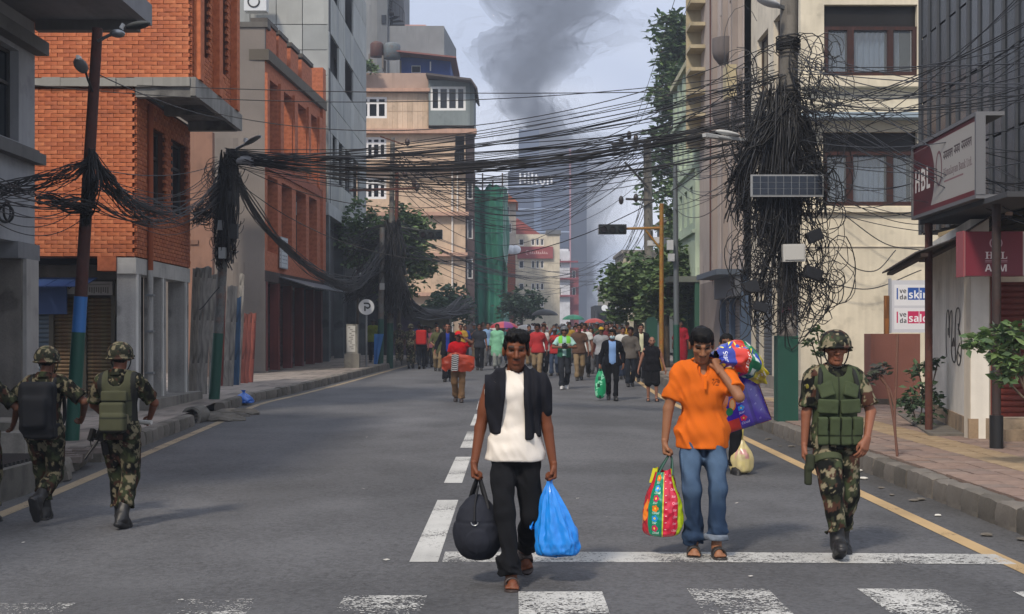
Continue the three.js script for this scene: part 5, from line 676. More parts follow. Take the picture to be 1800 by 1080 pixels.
{
  const p = pole('utility_pole', 'nearer of the two green-footed poles by the parking sign with a blue tarp', 668, 652, 672, 400, 50, 0.12, 0.1, GREYP, [[0.36, GRN]]), q = pole('utility_pole', 'taller pole with crossarms standing just right of the blue tarp', 685, 650, 690, 242, 51, 0.13, 0.09, GREYP, [[0.2, GRN]]), d = 50.6;
  new MB().beam(at(614, 335, d), at(735, 331, d), 0.09, 0.09).beam(at(668, 240, d), at(712, 255, d), 0.05, 0.05).mesh('crossarm', RUST, q.t); for (const [x, y] of [[716, 250], [712, 306], [728, 322], [733, 330], [690, 292], [697, 300]]) { const g = new THREE.SphereGeometry(0.1, 8, 6); g.scale(1, 1.5, 1); const c = at(x, y, d); g.translate(c.x, c.y, c.z); put(boxUV(g), 'insulator', M('#3a2a26', { rough: 0.4 }), q.t); } new MB().bar(at(698, 292, d), at(697, 390, d), 0.07).mesh('second_shaft', RUST, q.t);
  new MB().box(...at(668, 510, 49.7).toArray(), ...at(675, 498, 49.5).toArray()).mesh('junction_box', PLAS('#b3b3b0'), p.t);
  const tp = thing('blue_tarp', 'blue plastic sheet hanging on the pole by the parking sign', 'tarp', at(664, 640, 49.6)); const g = new THREE.PlaneGeometry(0.36, 1.15, 6, 10), a = g.attributes.position; for (let k = 0; k < a.count; k++) { const u = a.getY(k) / 1.15 + 0.5; a.setXYZ(k, a.getX(k) * lerp(0.35, 1, u) - 0.13 * (1 - u), a.getY(k), 0.05 * Math.sin(a.getX(k) * 25) + 0.03 * vn(a.getX(k) * 9, a.getY(k) * 6, 1)); } g.computeVertexNormals(); const c = at(666, 614, 49.6); g.translate(c.x, c.y, c.z); put(boxUV(g), 'sheet', M('#2f6aa8', { side: THREE.DoubleSide, rough: 0.5 }), tp);
  const ps = thing('parking_sign', 'round white parking sign with a black letter P on a thin post', 'road sign', gnd(644, 47)); new MB().bar(gnd(644, 47), at(644, 530, 47), 0.035).mesh('post', STEEL, ps); const tx = canvasTex(256, 256, (g, w, h) => { g.fillStyle = '#c9cbcc'; g.fillRect(0, 0, w, h); g.strokeStyle = '#16181a'; g.lineWidth = 26; g.beginPath(); g.moveTo(104, 196); g.lineTo(104, 110); g.moveTo(84, 68); g.lineTo(140, 68); g.bezierCurveTo(200, 70, 200, 148, 140, 146); g.lineTo(128, 126); g.stroke(); });
  const dk = new THREE.CylinderGeometry(0.285, 0.285, 0.03, 30); dk.rotateX(Math.PI / 2); const cc = at(644, 540, 46.9); dk.translate(cc.x, cc.y, cc.z); put(boxUV(dk), 'backing', STEEL, ps); const fc = new THREE.CircleGeometry(0.28, 30); fc.translate(cc.x, cc.y, cc.z + 0.019); put(fc, 'face', M('#ffffff', { map: tx, rough: 0.5 }), ps);
  const ip = thing('info_pillar', 'squat concrete pillar with a pale poster panel near the parking sign', 'pillar', gnd(618, 46)), b = gnd(618, 46), S = 46 / F; new MB().box(b.x - 13 * S, b.y, b.z, b.x + 13 * S, b.y + 26 * S, b.z - 0.5).mesh('base', CONC('#7a776f'), ip); new MB().box(b.x - 10 * S, b.y + 26 * S, b.z - 0.05, b.x + 10 * S, b.y + 78 * S, b.z - 0.4).mesh('shaft', CONC('#8b8981'), ip); const pt = canvasTex(64, 192, (g, w, h) => { g.fillStyle = '#b9b8b2'; g.fillRect(0, 0, w, h); g.fillStyle = '#85837d'; for (let i = 0; i < 12; i++) g.fillRect(8 + (i * 13) % 30, 10 + i * 14, 16 + (i * 7) % 18, 9); }); const pg = new THREE.PlaneGeometry(14 * S, 46 * S); pg.translate(b.x - S, b.y + 52 * S, b.z - 0.044); put(pg, 'poster', M('#ffffff', { map: pt }), ip);
}
// traffic lights
function heads(t, x0, x1, y0, y1, d, mat) { const w = new MB().box(...at(x0, y1, d).toArray(), ...at(x1, y0, d + 0.35).toArray()); w.mesh('housing', M('#0f1512', { rough: 0.4 }), t); for (let i = 0; i < 3; i++) { const x = lerp(x0, x1, (i + 0.5) / 3), c = at(x, (y0 + y1) / 2, d), g = new THREE.CylinderGeometry(0.1, 0.1, 0.16, 12, 1, true, 0, Math.PI * 2); g.rotateX(Math.PI / 2); g.translate(c.x, c.y, c.z + 0.08); put(boxUV(g), 'visor', M('#15171a', { side: THREE.DoubleSide }), t); const l = new THREE.CircleGeometry(0.09, 12); l.translate(c.x, c.y, c.z + 0.01); put(l, 'lens', M(['#3a1512', '#33260f', '#0d2a20'][i], { rough: 0.3 }), t); } }
{
  const t = thing('traffic_light', 'yellow mast with a long arm holding a horizontal traffic light', 'traffic light', gnd(1163, 44)), y = M('#9c7426', { map: T.rust, rough: 0.6 }), d = 44, b = gnd(1163, d); new MB().bar(b, at(1163, 358, d), 0.085, 0.07).mesh('mast', y, t); new MB().bar(at(1163, 401, d), at(1052, 403, d), 0.05, 0.035).mesh('arm', y, t); new MB().bar(at(1163, 440, d), at(1135, 405, d), 0.035).mesh('brace', y, t); heads(t, 1053, 1100, 396, 411, d - 0.2); new MB().box(...at(1150, 428, d).toArray(), ...at(1163, 418, d + 0.3).toArray()).mesh('signal_box', PLAS('#c5c8ca'), t);
  const c = thing('camera_box', 'small white camera hanging under the yellow traffic arm', 'camera', at(1145, 420, 44.5)); new MB().box(...at(1139, 432, 44.6).toArray(), ...at(1153, 424, 44.9).toArray()).mesh('case', PLAS('#c9cccf'), c); new MB().bar(at(1145, 424, 44.7), at(1146, 404, 44.2), 0.03).mesh('mount', STEEL, c);
  const u = thing('traffic_light', 'dark horizontal traffic light on an arm over the left tree', 'traffic light', at(690, 420, 51.5)); new MB().bar(at(692, 398, 51.5), at(776, 411, 51.5), 0.045).mesh('arm', M('#3b3f3c'), u); heads(u, 737, 778, 405, 420, 51.2);
  const k = thing('green_cabinet', 'dark green street cabinet beside the yellow traffic mast', 'cabinet', gnd(1146, 46)), e = 46, kb = gnd(1146, e); new MB().box(px2x(1137, e), kb.y, -e, px2x(1156, e), py2y(567, e), -e - 0.5).mesh('case', GRN, k); const g = new THREE.CylinderGeometry(9.5 * e / F, 9.5 * e / F, 0.5, 16, 1, false, -Math.PI / 2, Math.PI); g.rotateX(-Math.PI / 2); g.translate(px2x(1146.5, e), py2y(567, e) + 0.002, -e - 0.25); put(boxUV(g), 'rounded_top', GRN, k);
}
{ const p = pole('lamp_pole', 'thin grey green-footed pole in front of the pale green building', 1190, 660, 1187, 290, 41.5, 0.1, 0.07, M('#5d6468', { rough: 0.6, metal: 0.3 }), [[0.24, GRN]]); new MB().box(...at(1172, 440, 41.4).toArray(), ...at(1184, 422, 41.2).toArray()).mesh('sign_plate', PLAS('#b9bdc0'), p.t); new MB().box(...at(1174, 460, 41.4).toArray(), ...at(1186, 446, 41.2).toArray()).mesh('sign_plate', PLAS('#aeb2b5'), p.t); }
{ const p = pole('utility_pole', 'tall concrete pole with crossarms and insulators on the far right pavement', 1143, 642, 1138, 246, 57, 0.24, 0.17, CPOLE), d = 56.6; new MB().beam(at(1075, 252, d), at(1150, 258, d), 0.09, 0.11).beam(at(1100, 350, d), at(1150, 352, d), 0.08, 0.09).bar(at(1098, 285, d), at(1140, 330, d), 0.05).mesh('crossarm', M('#33302e'), p.t); for (const [x, y] of [[1080, 258], [1106, 238], [1092, 250], [1092, 352], [1118, 348], [1118, 244]]) { const g = new THREE.SphereGeometry(0.14, 8, 6), c = at(x, y, d); g.scale(0.8, 1.4, 0.8); g.translate(c.x, c.y, c.z); put(boxUV(g), 'insulator', M('#2f2522', { rough: 0.4 }), p.t); } const h = new THREE.TorusGeometry(0.25, 0.03, 5, 4), q2 = pole('utility_pole', 'slim far pole with small crossarm amid the haze on the right', 1078, 585, 1076, 462, 96, 0.12, 0.09, CPOLE); new MB().beam(at(1066, 468, 96), at(1090, 468, 96), 0.08, 0.08).mesh('crossarm', BLACKP, q2.t); }
// the big concrete pole
const PD = 22;
{
  const p = pole('utility_pole', 'thick concrete pole buried in a huge black cable tangle at right', 1382, 748, 1388, -40, PD, 0.165, 0.15, CPOLE); const a = at(1382, 748, PD);
  new MB().box(a.x - 0.17, a.y - 0.02, a.z + 0.17, a.x + 0.17, py2y(590, PD), a.z - 0.17).mesh('painted_foot', GRN, p.t).userData.label = 'dark green painted square foot';
  const pt = canvasTex(64, 128, (g, w, h) => { g.fillStyle = '#6f6a66'; g.fillRect(0, 0, w, h); g.fillStyle = '#5d3344'; g.fillRect(6, 20, 50, 26); g.fillStyle = '#8a8783'; g.fillRect(4, 56, 54, 46); g.fillStyle = '#4c4744'; for (let i = 0; i < 5; i++) g.fillRect(10, 62 + i * 8, 38 - i * 4, 3); }); const pg = new THREE.PlaneGeometry(0.27, 0.6); pg.translate(a.x - 0.01, py2y(560, PD), a.z + 0.176); put(pg, 'torn_poster', M('#ffffff', { map: pt }), p.t);
  new MB().beam(at(1340, 2, PD - 0.3), at(1392, 18, PD), 0.06, 0.06).mesh('lamp_arm', STEEL, p.t); lampHead(p.t, at(1330, -4, PD - 0.5), at(1372, 12, PD - 0.3), 0.25, PLAS('#c9ccd0'));
  new MB().beam(at(1238, 238, PD - 0.9), at(1310, 246, PD - 0.2), 0.07, 0.05).mesh('lamp_arm', PLAS('#b9bcbc'), p.t); lampHead(p.t, at(1258, 230, PD - 0.6), at(1300, 238, PD - 0.4), 0.16, PLAS('#c6c8c6')); lampHead(p.t, at(1234, 236, PD - 0.8), at(1286, 246, PD - 0.5), 0.16, PLAS('#a5a8a8'));
  const s = thing('solar_panel', 'flat solar panel in a white frame fixed amid the cable tangle', 'solar panel', at(1384, 326, PD - 0.6)), d = PD - 0.62, X = (q) => px2x(q, d), Y = (q) => py2y(q, d); new MB().box(X(1320), Y(346), -d, X(1448), Y(307), -d - 0.04).mesh('frame', PLAS('#96999c'), s); for (let i = 0; i < 9; i++) for (let j = 0; j < 3; j++) new MB().box(X(1323 + i * 13.7) + 0.004, Y(343 - j * 11.2) + 0.004, -d + 0.001, X(1323 + (i + 1) * 13.7) - 0.004, Y(343 - (j + 1) * 11.2) - 0.004, -d + 0.008).mesh('cell', M('#1d232d', { rough: 0.15 }), s); new MB().box(X(1322), Y(344), -d + 0.0015, X(1447), Y(309), -d + 0.003).mesh('grid', M('#85898d'), s);
  for (const [x, y, w, h, rz, c, lab] of [[1395, 445, 38, 30, 0.02, '#b4b4b0', 'pale grey junction box hanging in the cable tangle'], [1429, 481, 32, 20, -0.35, '#141518', 'black tilted splice box hanging right of the pole'], [1320, 505, 26, 22, 0.3, '#17181b', 'black splice box hanging left of the pole above the shutters'], [1337, 540, 24, 16, -0.3, '#18191c', 'small black splice box lowest in the tangle'], [1432, 415, 26, 20, 0.4, '#121316', 'black cable box at the right edge of the tangle']]) { const g = new THREE.BoxGeometry(w * PD / F, h * PD / F, 0.14, 1, 1, 1); g.rotateZ(rz); const q = at(x, y, PD - 0.45), b = thing('junction_box', lab, 'junction box', q); g.translate(q.x, q.y, q.z); put(boxUV(g), 'case', M(c, { rough: 0.5 }), b); const l = new THREE.BoxGeometry(w * PD / F * 0.86, h * PD / F * 0.8, 0.02); l.rotateZ(rz); l.translate(q.x, q.y, q.z + 0.08); put(boxUV(l), 'lid', M(c, { rough: 0.4 }), b); }
}
// ---------------------------------------------------------------- cables
const CB = [M('#141416', { rough: 0.6 }), M('#1b1c20', { rough: 0.55 }), M('#24262b', { rough: 0.5 }), M('#393c42', { rough: 0.5 })];
const sagPts = (a, b, sag, n = 9) => Array.from({ length: n }, (_, i) => { const u = i / (n - 1), p = a.clone().lerp(b, u); p.y -= sag * 4 * u * (1 - u); return p; });
function cable(a, b, sag, r0, label, group, m = 0) { const r = r0 * 0.72, p = sagPts(a, b, sag); const g = new THREE.TubeGeometry(new THREE.CatmullRomCurve3(p), 26, r, 5); g.translate(-a.x, -a.y, -a.z); const o = shade(new THREE.Mesh(g, CB[m])); o.name = numbered('overhead_cable'); o.position.copy(a); scene.add(o); tag(o, label, 'cable', group); }
const j = (s) => rr(-s, s);
for (let i = 0; i < 48; i++) { const y1 = i < 34 ? lerp(176, 262, i / 33) + j(8) : rr(110, 176); cable(at(400 + j(6), 276 + j(16), 28.4 + j(0.2)), at(1372 + j(16), y1, PD + j(0.2)), rr(0.15, 0.95), rr(0.007, 0.016), 'black cable in the thick band slung across the street between the two tangled poles', 'cables of the main band across the street', i % 3); }
for (let i = 0; i < 7; i++) cable(at(420, 282 + j(6), 28.2), at(1366, 205 + j(14), PD), rr(0.42, 0.6), rr(0.018, 0.026), 'thick black cable in the middle of the band across the street', 'thick cables of the main band across the street', 0);
for (const [x0, y0, d0, x1, y1, d1, s, l] of [[240, 150, 24.2, 1330, 158, 24, 0.1, 'thin wire from the brick building ledge straight across the street'], [60, 150, 24, 1300, 135, 26, 0.4, 'thin wire above the main band, from the far left wall'], [335, 190, 25, 1380, 70, PD, 0.9, 'black wire rising from the canopy to the top of the big pole'], [170, 130, 18, 410, 212, 28, 0.1, 'black wire from the lamp pole past the canopy'], [600, 300, 50, 1385, 66, PD, 1.4, 'single wire climbing from the far left poles to the big pole top'], [390, 278, 28, 1360, 108, PD, 1.7, 'deep sagging wire under the main band'], [390, 300, 28, 1368, 200, PD, 2.2, 'lowest deep sagging wire under the main band']]) cable(at(x0, y0, d0), at(x1, y1, d1), s, 0.012, l, null, 0);
for (let i = 0; i < 13; i++) cable(at(-30, 300 + i * 6 + j(10), 15 + j(0.5)), at(155, 350 + j(26), 17.9), rr(0.05, 0.3), rr(0.006, 0.012), 'black cable from the left edge to the leaning lamp pole', 'cables left of the leaning lamp pole', i % 3);
for (let i = 0; i < 20; i++) cable(at(158, 330 + j(40), 17.9), at(388, 320 + j(42), 28.4), rr(0.15, 0.75), rr(0.006, 0.013), 'black cable sagging between the lamp pole and the pole by the planks', 'cables between the two left poles', i % 3);
for (let i = 0; i < 46; i++) { const y0 = rr(80, 290), steep = i % 3; cable(at(1392 + j(10), y0, PD - 0.1), at(1830, steep === 0 ? rr(-60, 160) : steep === 1 ? rr(40, 280) : rr(250, 420), rr(16, 18)), rr(0.02, 0.55), rr(0.006, 0.013), 'black cable fanning from the big pole towards the right edge', 'cables right of the big pole', i % 4); }
for (let i = 0; i < 9; i++) cable(at(1400, 250 + i * 12, PD - 0.2), at(1640, 330 + j(60) + i * 6, 19.4), rr(0.1, 0.4), 0.009, 'black cable dropping from the tangle to the brown sign leg', 'cables to the bank sign', i % 3);
for (let i = 0; i < 16; i++) cable(at(1368, 225 + j(70), PD + 0.2), i % 2 ? at(1188 + j(3), 330 + j(40), 41.5) : at(1141, 262 + j(22), 56.6), rr(0.2, 1.0), rr(0.01, 0.016), 'black cable running down the right side from the big pole', 'cables along the right pavement', i % 3);
for (let i = 0; i < 24; i++) cable(at(690 + j(5), 286 + j(30), 50.8), at(1136 + j(40), 262 + j(26), 56.6), rr(0.4, 3.6), rr(0.012, 0.022), 'dark cable crossing the street far behind the main band', 'cables of the farther band', i % 3);
for (let i = 0; i < 16; i++) cable(at(690 + j(8), 400 + j(40), 52), at(1078 + j(40), 470 + j(26), 96), rr(0.3, 2.2), rr(0.014, 0.024), 'low dark cable running down the street over the crowd', 'low cables over the crowd', i % 3);
for (let i = 0; i < 9; i++) cable(at(1140, 300 + i * 14, 56.6), at(1077, 468 + j(16), 96), rr(0.3, 1.2), 0.02, 'dark cable between the two far right poles', 'cables between the far right poles', i % 3);
cable(at(1195, -30, 40), at(1118, 210, 56.6), 0.1, 0.014, 'left thin wire rising out of the top of the picture by the tall tree'); cable(at(1225, -30, 38), at(1124, 216, 56.6), 0.1, 0.014, 'right thin wire rising out of the top of the picture by the tall tree');
function tangle(label, base, build, m = CB[0]) { const b = new MB(); build(b); const g = b.mesh('cable_tangle', m); tag(g, label, 'cables', null, 'stuff'); return g; }
const strand = (b, pts, r, n = 9) => b.tube(pts, r, n, 3);
// big tangle: strands, loops, wraps
for (const [k, m, lab] of [[0, CB[0], 'huge black mass of hanging cables and loops round the big concrete pole'], [1, CB[3], 'lighter grey strands hanging in front of the big cable mass']]) tangle(lab, null, (b) => {
  const P = (x, y, z) => at(x, y, PD + z);
  const lobes = [[-34, 180, -62, 330, 34], [-20, 170, -48, 400, 40], [-6, 160, -30, 430, 40], [8, 165, -8, 455, 40], [14, 170, 10, 420, 34], [22, 180, 34, 360, 34], [30, 200, 56, 330, 26], [-28, 220, -70, 300, 30], [-12, 200, -58, 250, 24], [20, 190, 44, 290, 24], [0, 240, 4, 560, 16], [-24, 260, -40, 540, 16], [18, 260, 20, 500, 12]];
  for (const [lx0, ly0, lx1, ly1, n] of lobes) { const bx = j(14), bz = rr(-0.4, 0), m = k ? Math.floor(n / 5) : n; for (let i = 0; i < m; i++) { const sp = 9, x0 = 1380 + lx0 + j(sp), y0 = ly0 + j(26), x1 = 1378 + lx1 + j(sp * 1.8), y1 = ly1 + j(40), z = bz + j(0.14); strand(b, [P(x0, y0, z * 0.4), P(lerp(x0, x1, 0.33) + bx * 0.7 + j(5), lerp(y0, y1, 0.33), z), P(lerp(x0, x1, 0.68) + bx + j(8), lerp(y0, y1, 0.68), z + j(0.08)), P(x1, y1, z), P(x1 + rr(-26, 26), y1 - rr(-10, 46), z + j(0.15))], k ? rr(0.006, 0.011) : rr(0.005, 0.014)); } }
  const nL = k ? 24 : 230; for (let i = 0; i < nL; i++) { const x = rnd() < 0.6 ? rr(1395, 1478) : rr(1290, 1360), y = rr(80, 560), r = rr(6, 34), z = rr(-0.5, 0.2), e = rr(0.6, 2.4), s = rr(0, 6), pts = []; for (let a = 0; a < 9; a++) { const t = s + a * 0.62; pts.push(P(x + r * Math.cos(t) + j(2), y + r * e * Math.sin(t) + j(2), z + 0.1 * Math.sin(t * 0.5))); } strand(b, pts, rr(0.005, 0.011), 14); }
  if (!k) { for (let i = 0; i < 26; i++) { const y = rr(62, 92) + (i % 2) * 92 + (i % 3 === 0 ? 8 : 0), pts = []; for (let a = 0; a <= 10; a++) { const t = a * 0.63; const c = P(1386, y + 4 * Math.sin(t + i), 0); c.x += 0.2 * Math.cos(t); c.z += 0.2 * Math.sin(t); pts.push(c); } strand(b, pts, 0.014, 16); }
    for (let i = 0; i < 34; i++) { const o = P(1385 + j(20), rr(160, 215), -0.2); strand(b, [o, P(1345 + j(14), 235 + j(20), -0.35 + j(0.15)), P(1312 + j(16), 285 + j(22), -0.3 + j(0.2)), P(1292 + j(20), rr(310, 400), j(0.3))], rr(0.01, 0.018)); }
    for (let i = 0; i < 22; i++) { const o = P(1385 + j(20), rr(160, 215), -0.2); strand(b, [o, P(1412 + j(10), 215 + j(16), -0.3 + j(0.15)), P(1430 + j(14), 270 + j(14), -0.2 + j(0.2)), P(1440 + j(24), rr(310, 420), j(0.3))], rr(0.008, 0.015)); }
    for (let i = 0; i < 60; i++) { const s = i % 2 ? 1 : -1, x = 1378 + s * rr(15, 60), y = rr(350, 500); strand(b, [P(x, y, -0.3), P(x + s * rr(10, 40), y + rr(20, 70), -0.3), P(x + j(30), y + rr(60, 120), -0.2), P(1382 + j(24), y + rr(30, 90), -0.2)], 0.009, 12); } }
}, m);
tangle('black bundle of cables wrapped round the pole beside the planks', null, (b) => { const d = 28.4, P = (x, y, z = 0) => at(x, y, d + z); for (let i = 0; i < 190; i++) { const x0 = 403 + j(16), y0 = rr(262, 320), y1 = rr(360, 470), x1 = 394 + j(18); strand(b, [P(x0, y0, j(0.25)), P(lerp(x0, x1, 0.4) + j(6), lerp(y0, y1, 0.4), j(0.3)), P(x1, y1, j(0.2)), P(x1 + j(8), y1 - rr(-10, 20), j(0.2))], rr(0.01, 0.02)); }
  for (let i = 0; i < 60; i++) { const x = rr(358, 420), y = rr(290, 430), r = rr(7, 20), pts = []; for (let a = 0; a < 8; a++) pts.push(P(x + r * Math.cos(a * 0.7) + j(1), y + r * 1.1 * Math.sin(a * 0.7), j(0.1))); strand(b, pts, 0.008, 12); }
  for (let i = 0; i < 60; i++) strand(b, [P(402 + j(8), rr(265, 310)), P(rr(372, 392), rr(320, 360)), P(rr(345, 375), rr(350, 395), j(0.4)), P(rr(330, 350), rr(360, 400), j(0.5))], 0.009); strand(b, [P(385, 505), P(372, 520), P(356, 540), P(350, 545)], 0.014); });
tangle('thick drooping cable bundle from the plank-side pole to the parking sign poles', null, (b) => { for (let i = 0; i < 30; i++) { const k = i < 22 ? 1 : 2.6; b.tube([at(410 + j(6), 300 + j(10), 28.6), at(448 + j(4) * k, 375 + j(5) * k, 32), at(505 + j(4) * k, 440 + j(5) * k, 37), at(565 + j(5) * k, 484 + j(6) * k, 42), at(622 + j(10), 500 + j(14), 46), at(674 + j(6), 450 + j(30), 50)], rr(0.008, 0.018), 22, 4); } });
tangle('grey black fan and drape of cables round the two poles by the parking sign', null, (b) => { const P = (x, y, z = 0) => at(x, y, 50.3 + z); for (let i = 0; i < 110; i++) strand(b, [P(688 + j(4), rr(390, 420), j(0.3)), P(rr(668, 682), rr(430, 470), j(0.4)), P(rr(630, 668), rr(460, 520), j(0.5)), P(rr(600, 640), rr(495, 535), j(0.6))], rr(0.012, 0.022)); for (let i = 0; i < 130; i++) { const x = 690 + j(14); strand(b, [P(x, rr(385, 420), j(0.3)), P(x + j(12), rr(430, 470), j(0.4)), P(x + j(18), rr(480, 520), j(0.4)), P(x + j(8), rr(500, 560), j(0.3))], rr(0.016, 0.03)); } for (let i = 0; i < 50; i++) strand(b, [P(690 + j(8), rr(440, 500)), P(rr(700, 716), rr(510, 545)), P(rr(740, 790), rr(545, 560), 8), P(rr(800, 840), rr(520, 552), 20)], 0.024); for (let i = 0; i < 60; i++) strand(b, [P(686 + j(4), rr(390, 430)), P(rr(640, 665), rr(400, 450)), P(rr(600, 640), rr(410, 470), j(1))], 0.012); });
tangle('knot of black cables on the leaning lamp pole', null, (b) => { const d = 17.85, P = (x, y, z = 0) => at(x, y, d + z); for (let i = 0; i < 60; i++) { const x = 160 + j(7); strand(b, [P(x, rr(260, 300), j(0.12)), P(x + j(14), rr(310, 340), -0.1 + j(0.12)), P(153 + j(10), rr(345, 385), j(0.12)), P(150 + j(8), rr(370, 400))], rr(0.006, 0.012)); } for (let i = 0; i < 44; i++) strand(b, [P(162 + j(3), rr(262, 280)), P(rr(170, 200), rr(300, 330)), P(rr(210, 250), rr(340, 380), 1), P(rr(255, 330), rr(360, 400), 4)], 0.008); for (let i = 0; i < 30; i++) strand(b, [P(160, rr(264, 290)), P(rr(110, 140), rr(290, 320), -0.3), P(rr(40, 90), rr(300, 345), -0.8), P(-20, rr(320, 360), -1.6)], 0.007); for (let i = 0; i < 26; i++) { const x = rr(60, 130), y = 352 + j(8); strand(b, [P(x, y, -1), P(x + 20, y + j(8), -0.6), P(x + 50, y + rr(0, 20), -0.2), P(150, 372 + j(8))], 0.012); } const pts = []; for (let a = 0; a < 12; a++) pts.push(P(10 + 13 * Math.cos(a * 0.6), 376 + 15 * Math.sin(a * 0.6), -2.2)); b.tube(pts, 0.016, 24, 5); });
// wires that hang loose along the yellow wall
for (const [a, l] of [[[[1460, 500], [1530, 508], [1620, 475]], 'thin wire sagging along the yellow wall below the tangle'], [[[1470, 440], [1500, 470], [1540, 476], [1575, 440]], 'thin looped wire on the yellow wall'], [[[1480, 375], [1560, 430], [1620, 440]], 'thin wire sloping down the yellow wall']]) { const g = new THREE.TubeGeometry(new THREE.CatmullRomCurve3(a.map(([x, y]) => at(x, y, 29.7))), 20, 0.012, 4); tag(put(boxUV(g), 'wall_wire', CB[2]), l, 'wire'); }
// ---------------------------------------------------------------- solid modelling for figures and soft things
const cap = (a, b, ra, rb = ra, k) => { const ax = a.x, ay = a.y, az = a.z, bx = b.x - ax, by = b.y - ay, bz = b.z - az, bb = 1 / (bx * bx + by * by + bz * bz + 1e-9); const f = (x, y, z) => { x -= ax; y -= ay; z -= az; let h = (x * bx + y * by + z * bz) * bb; h = h < 0 ? 0 : h > 1 ? 1 : h; x -= bx * h; y -= by * h; z -= bz * h; return Math.sqrt(x * x + y * y + z * z) - (ra + (rb - ra) * h); }; f.k = k; return f; };
const ell = (c, rx, ry, rz, k, q) => { const cx = c.x, cy = c.y, cz = c.z, v = V(0, 0, 0), qi = q ? q.clone().invert() : null; const f = (x, y, z) => { x -= cx; y -= cy; z -= cz; if (qi) { v.set(x, y, z).applyQuaternion(qi); x = v.x; y = v.y; z = v.z; } const a = x / rx, b = y / ry, c2 = z / rz, k0 = Math.sqrt(a * a + b * b + c2 * c2), d = a / rx, e = b / ry, g = c2 / rz, k1 = Math.sqrt(d * d + e * e + g * g); return k1 < 1e-9 ? -Math.min(rx, ry, rz) : k0 * (k0 - 1) / k1; }; f.k = k; return f; };
const rbox = (c, hx, hy, hz, r, q) => { const v = V(0, 0, 0), qi = q ? q.clone().invert() : null; return (x, y, z) => { v.set(x - c.x, y - c.y, z - c.z); if (qi) v.applyQuaternion(qi); const a = Math.abs(v.x) - hx + r, b = Math.abs(v.y) - hy + r, d = Math.abs(v.z) - hz + r; return Math.hypot(Math.max(a, 0), Math.max(b, 0), Math.max(d, 0)) + Math.min(Math.max(a, b, d), 0) - r; }; };
const smin = (a, b, k) => { const h = k - Math.abs(a - b); return h > 0 ? Math.min(a, b) - h * h / (4 * k) : Math.min(a, b); };
const smax = (a, b, k) => -smin(-a, -b, k);
const join = (ps, k) => (x, y, z) => { let d = 1e9; for (let i = 0; i < ps.length; i++) { const e = ps[i](x, y, z); d = d > 1e8 ? e : smin(d, e, ps[i].k ?? k); } return d; };
const grow = (f, r) => { const g = (x, y, z) => f(x, y, z) - r; g.k = f.k; return g; };
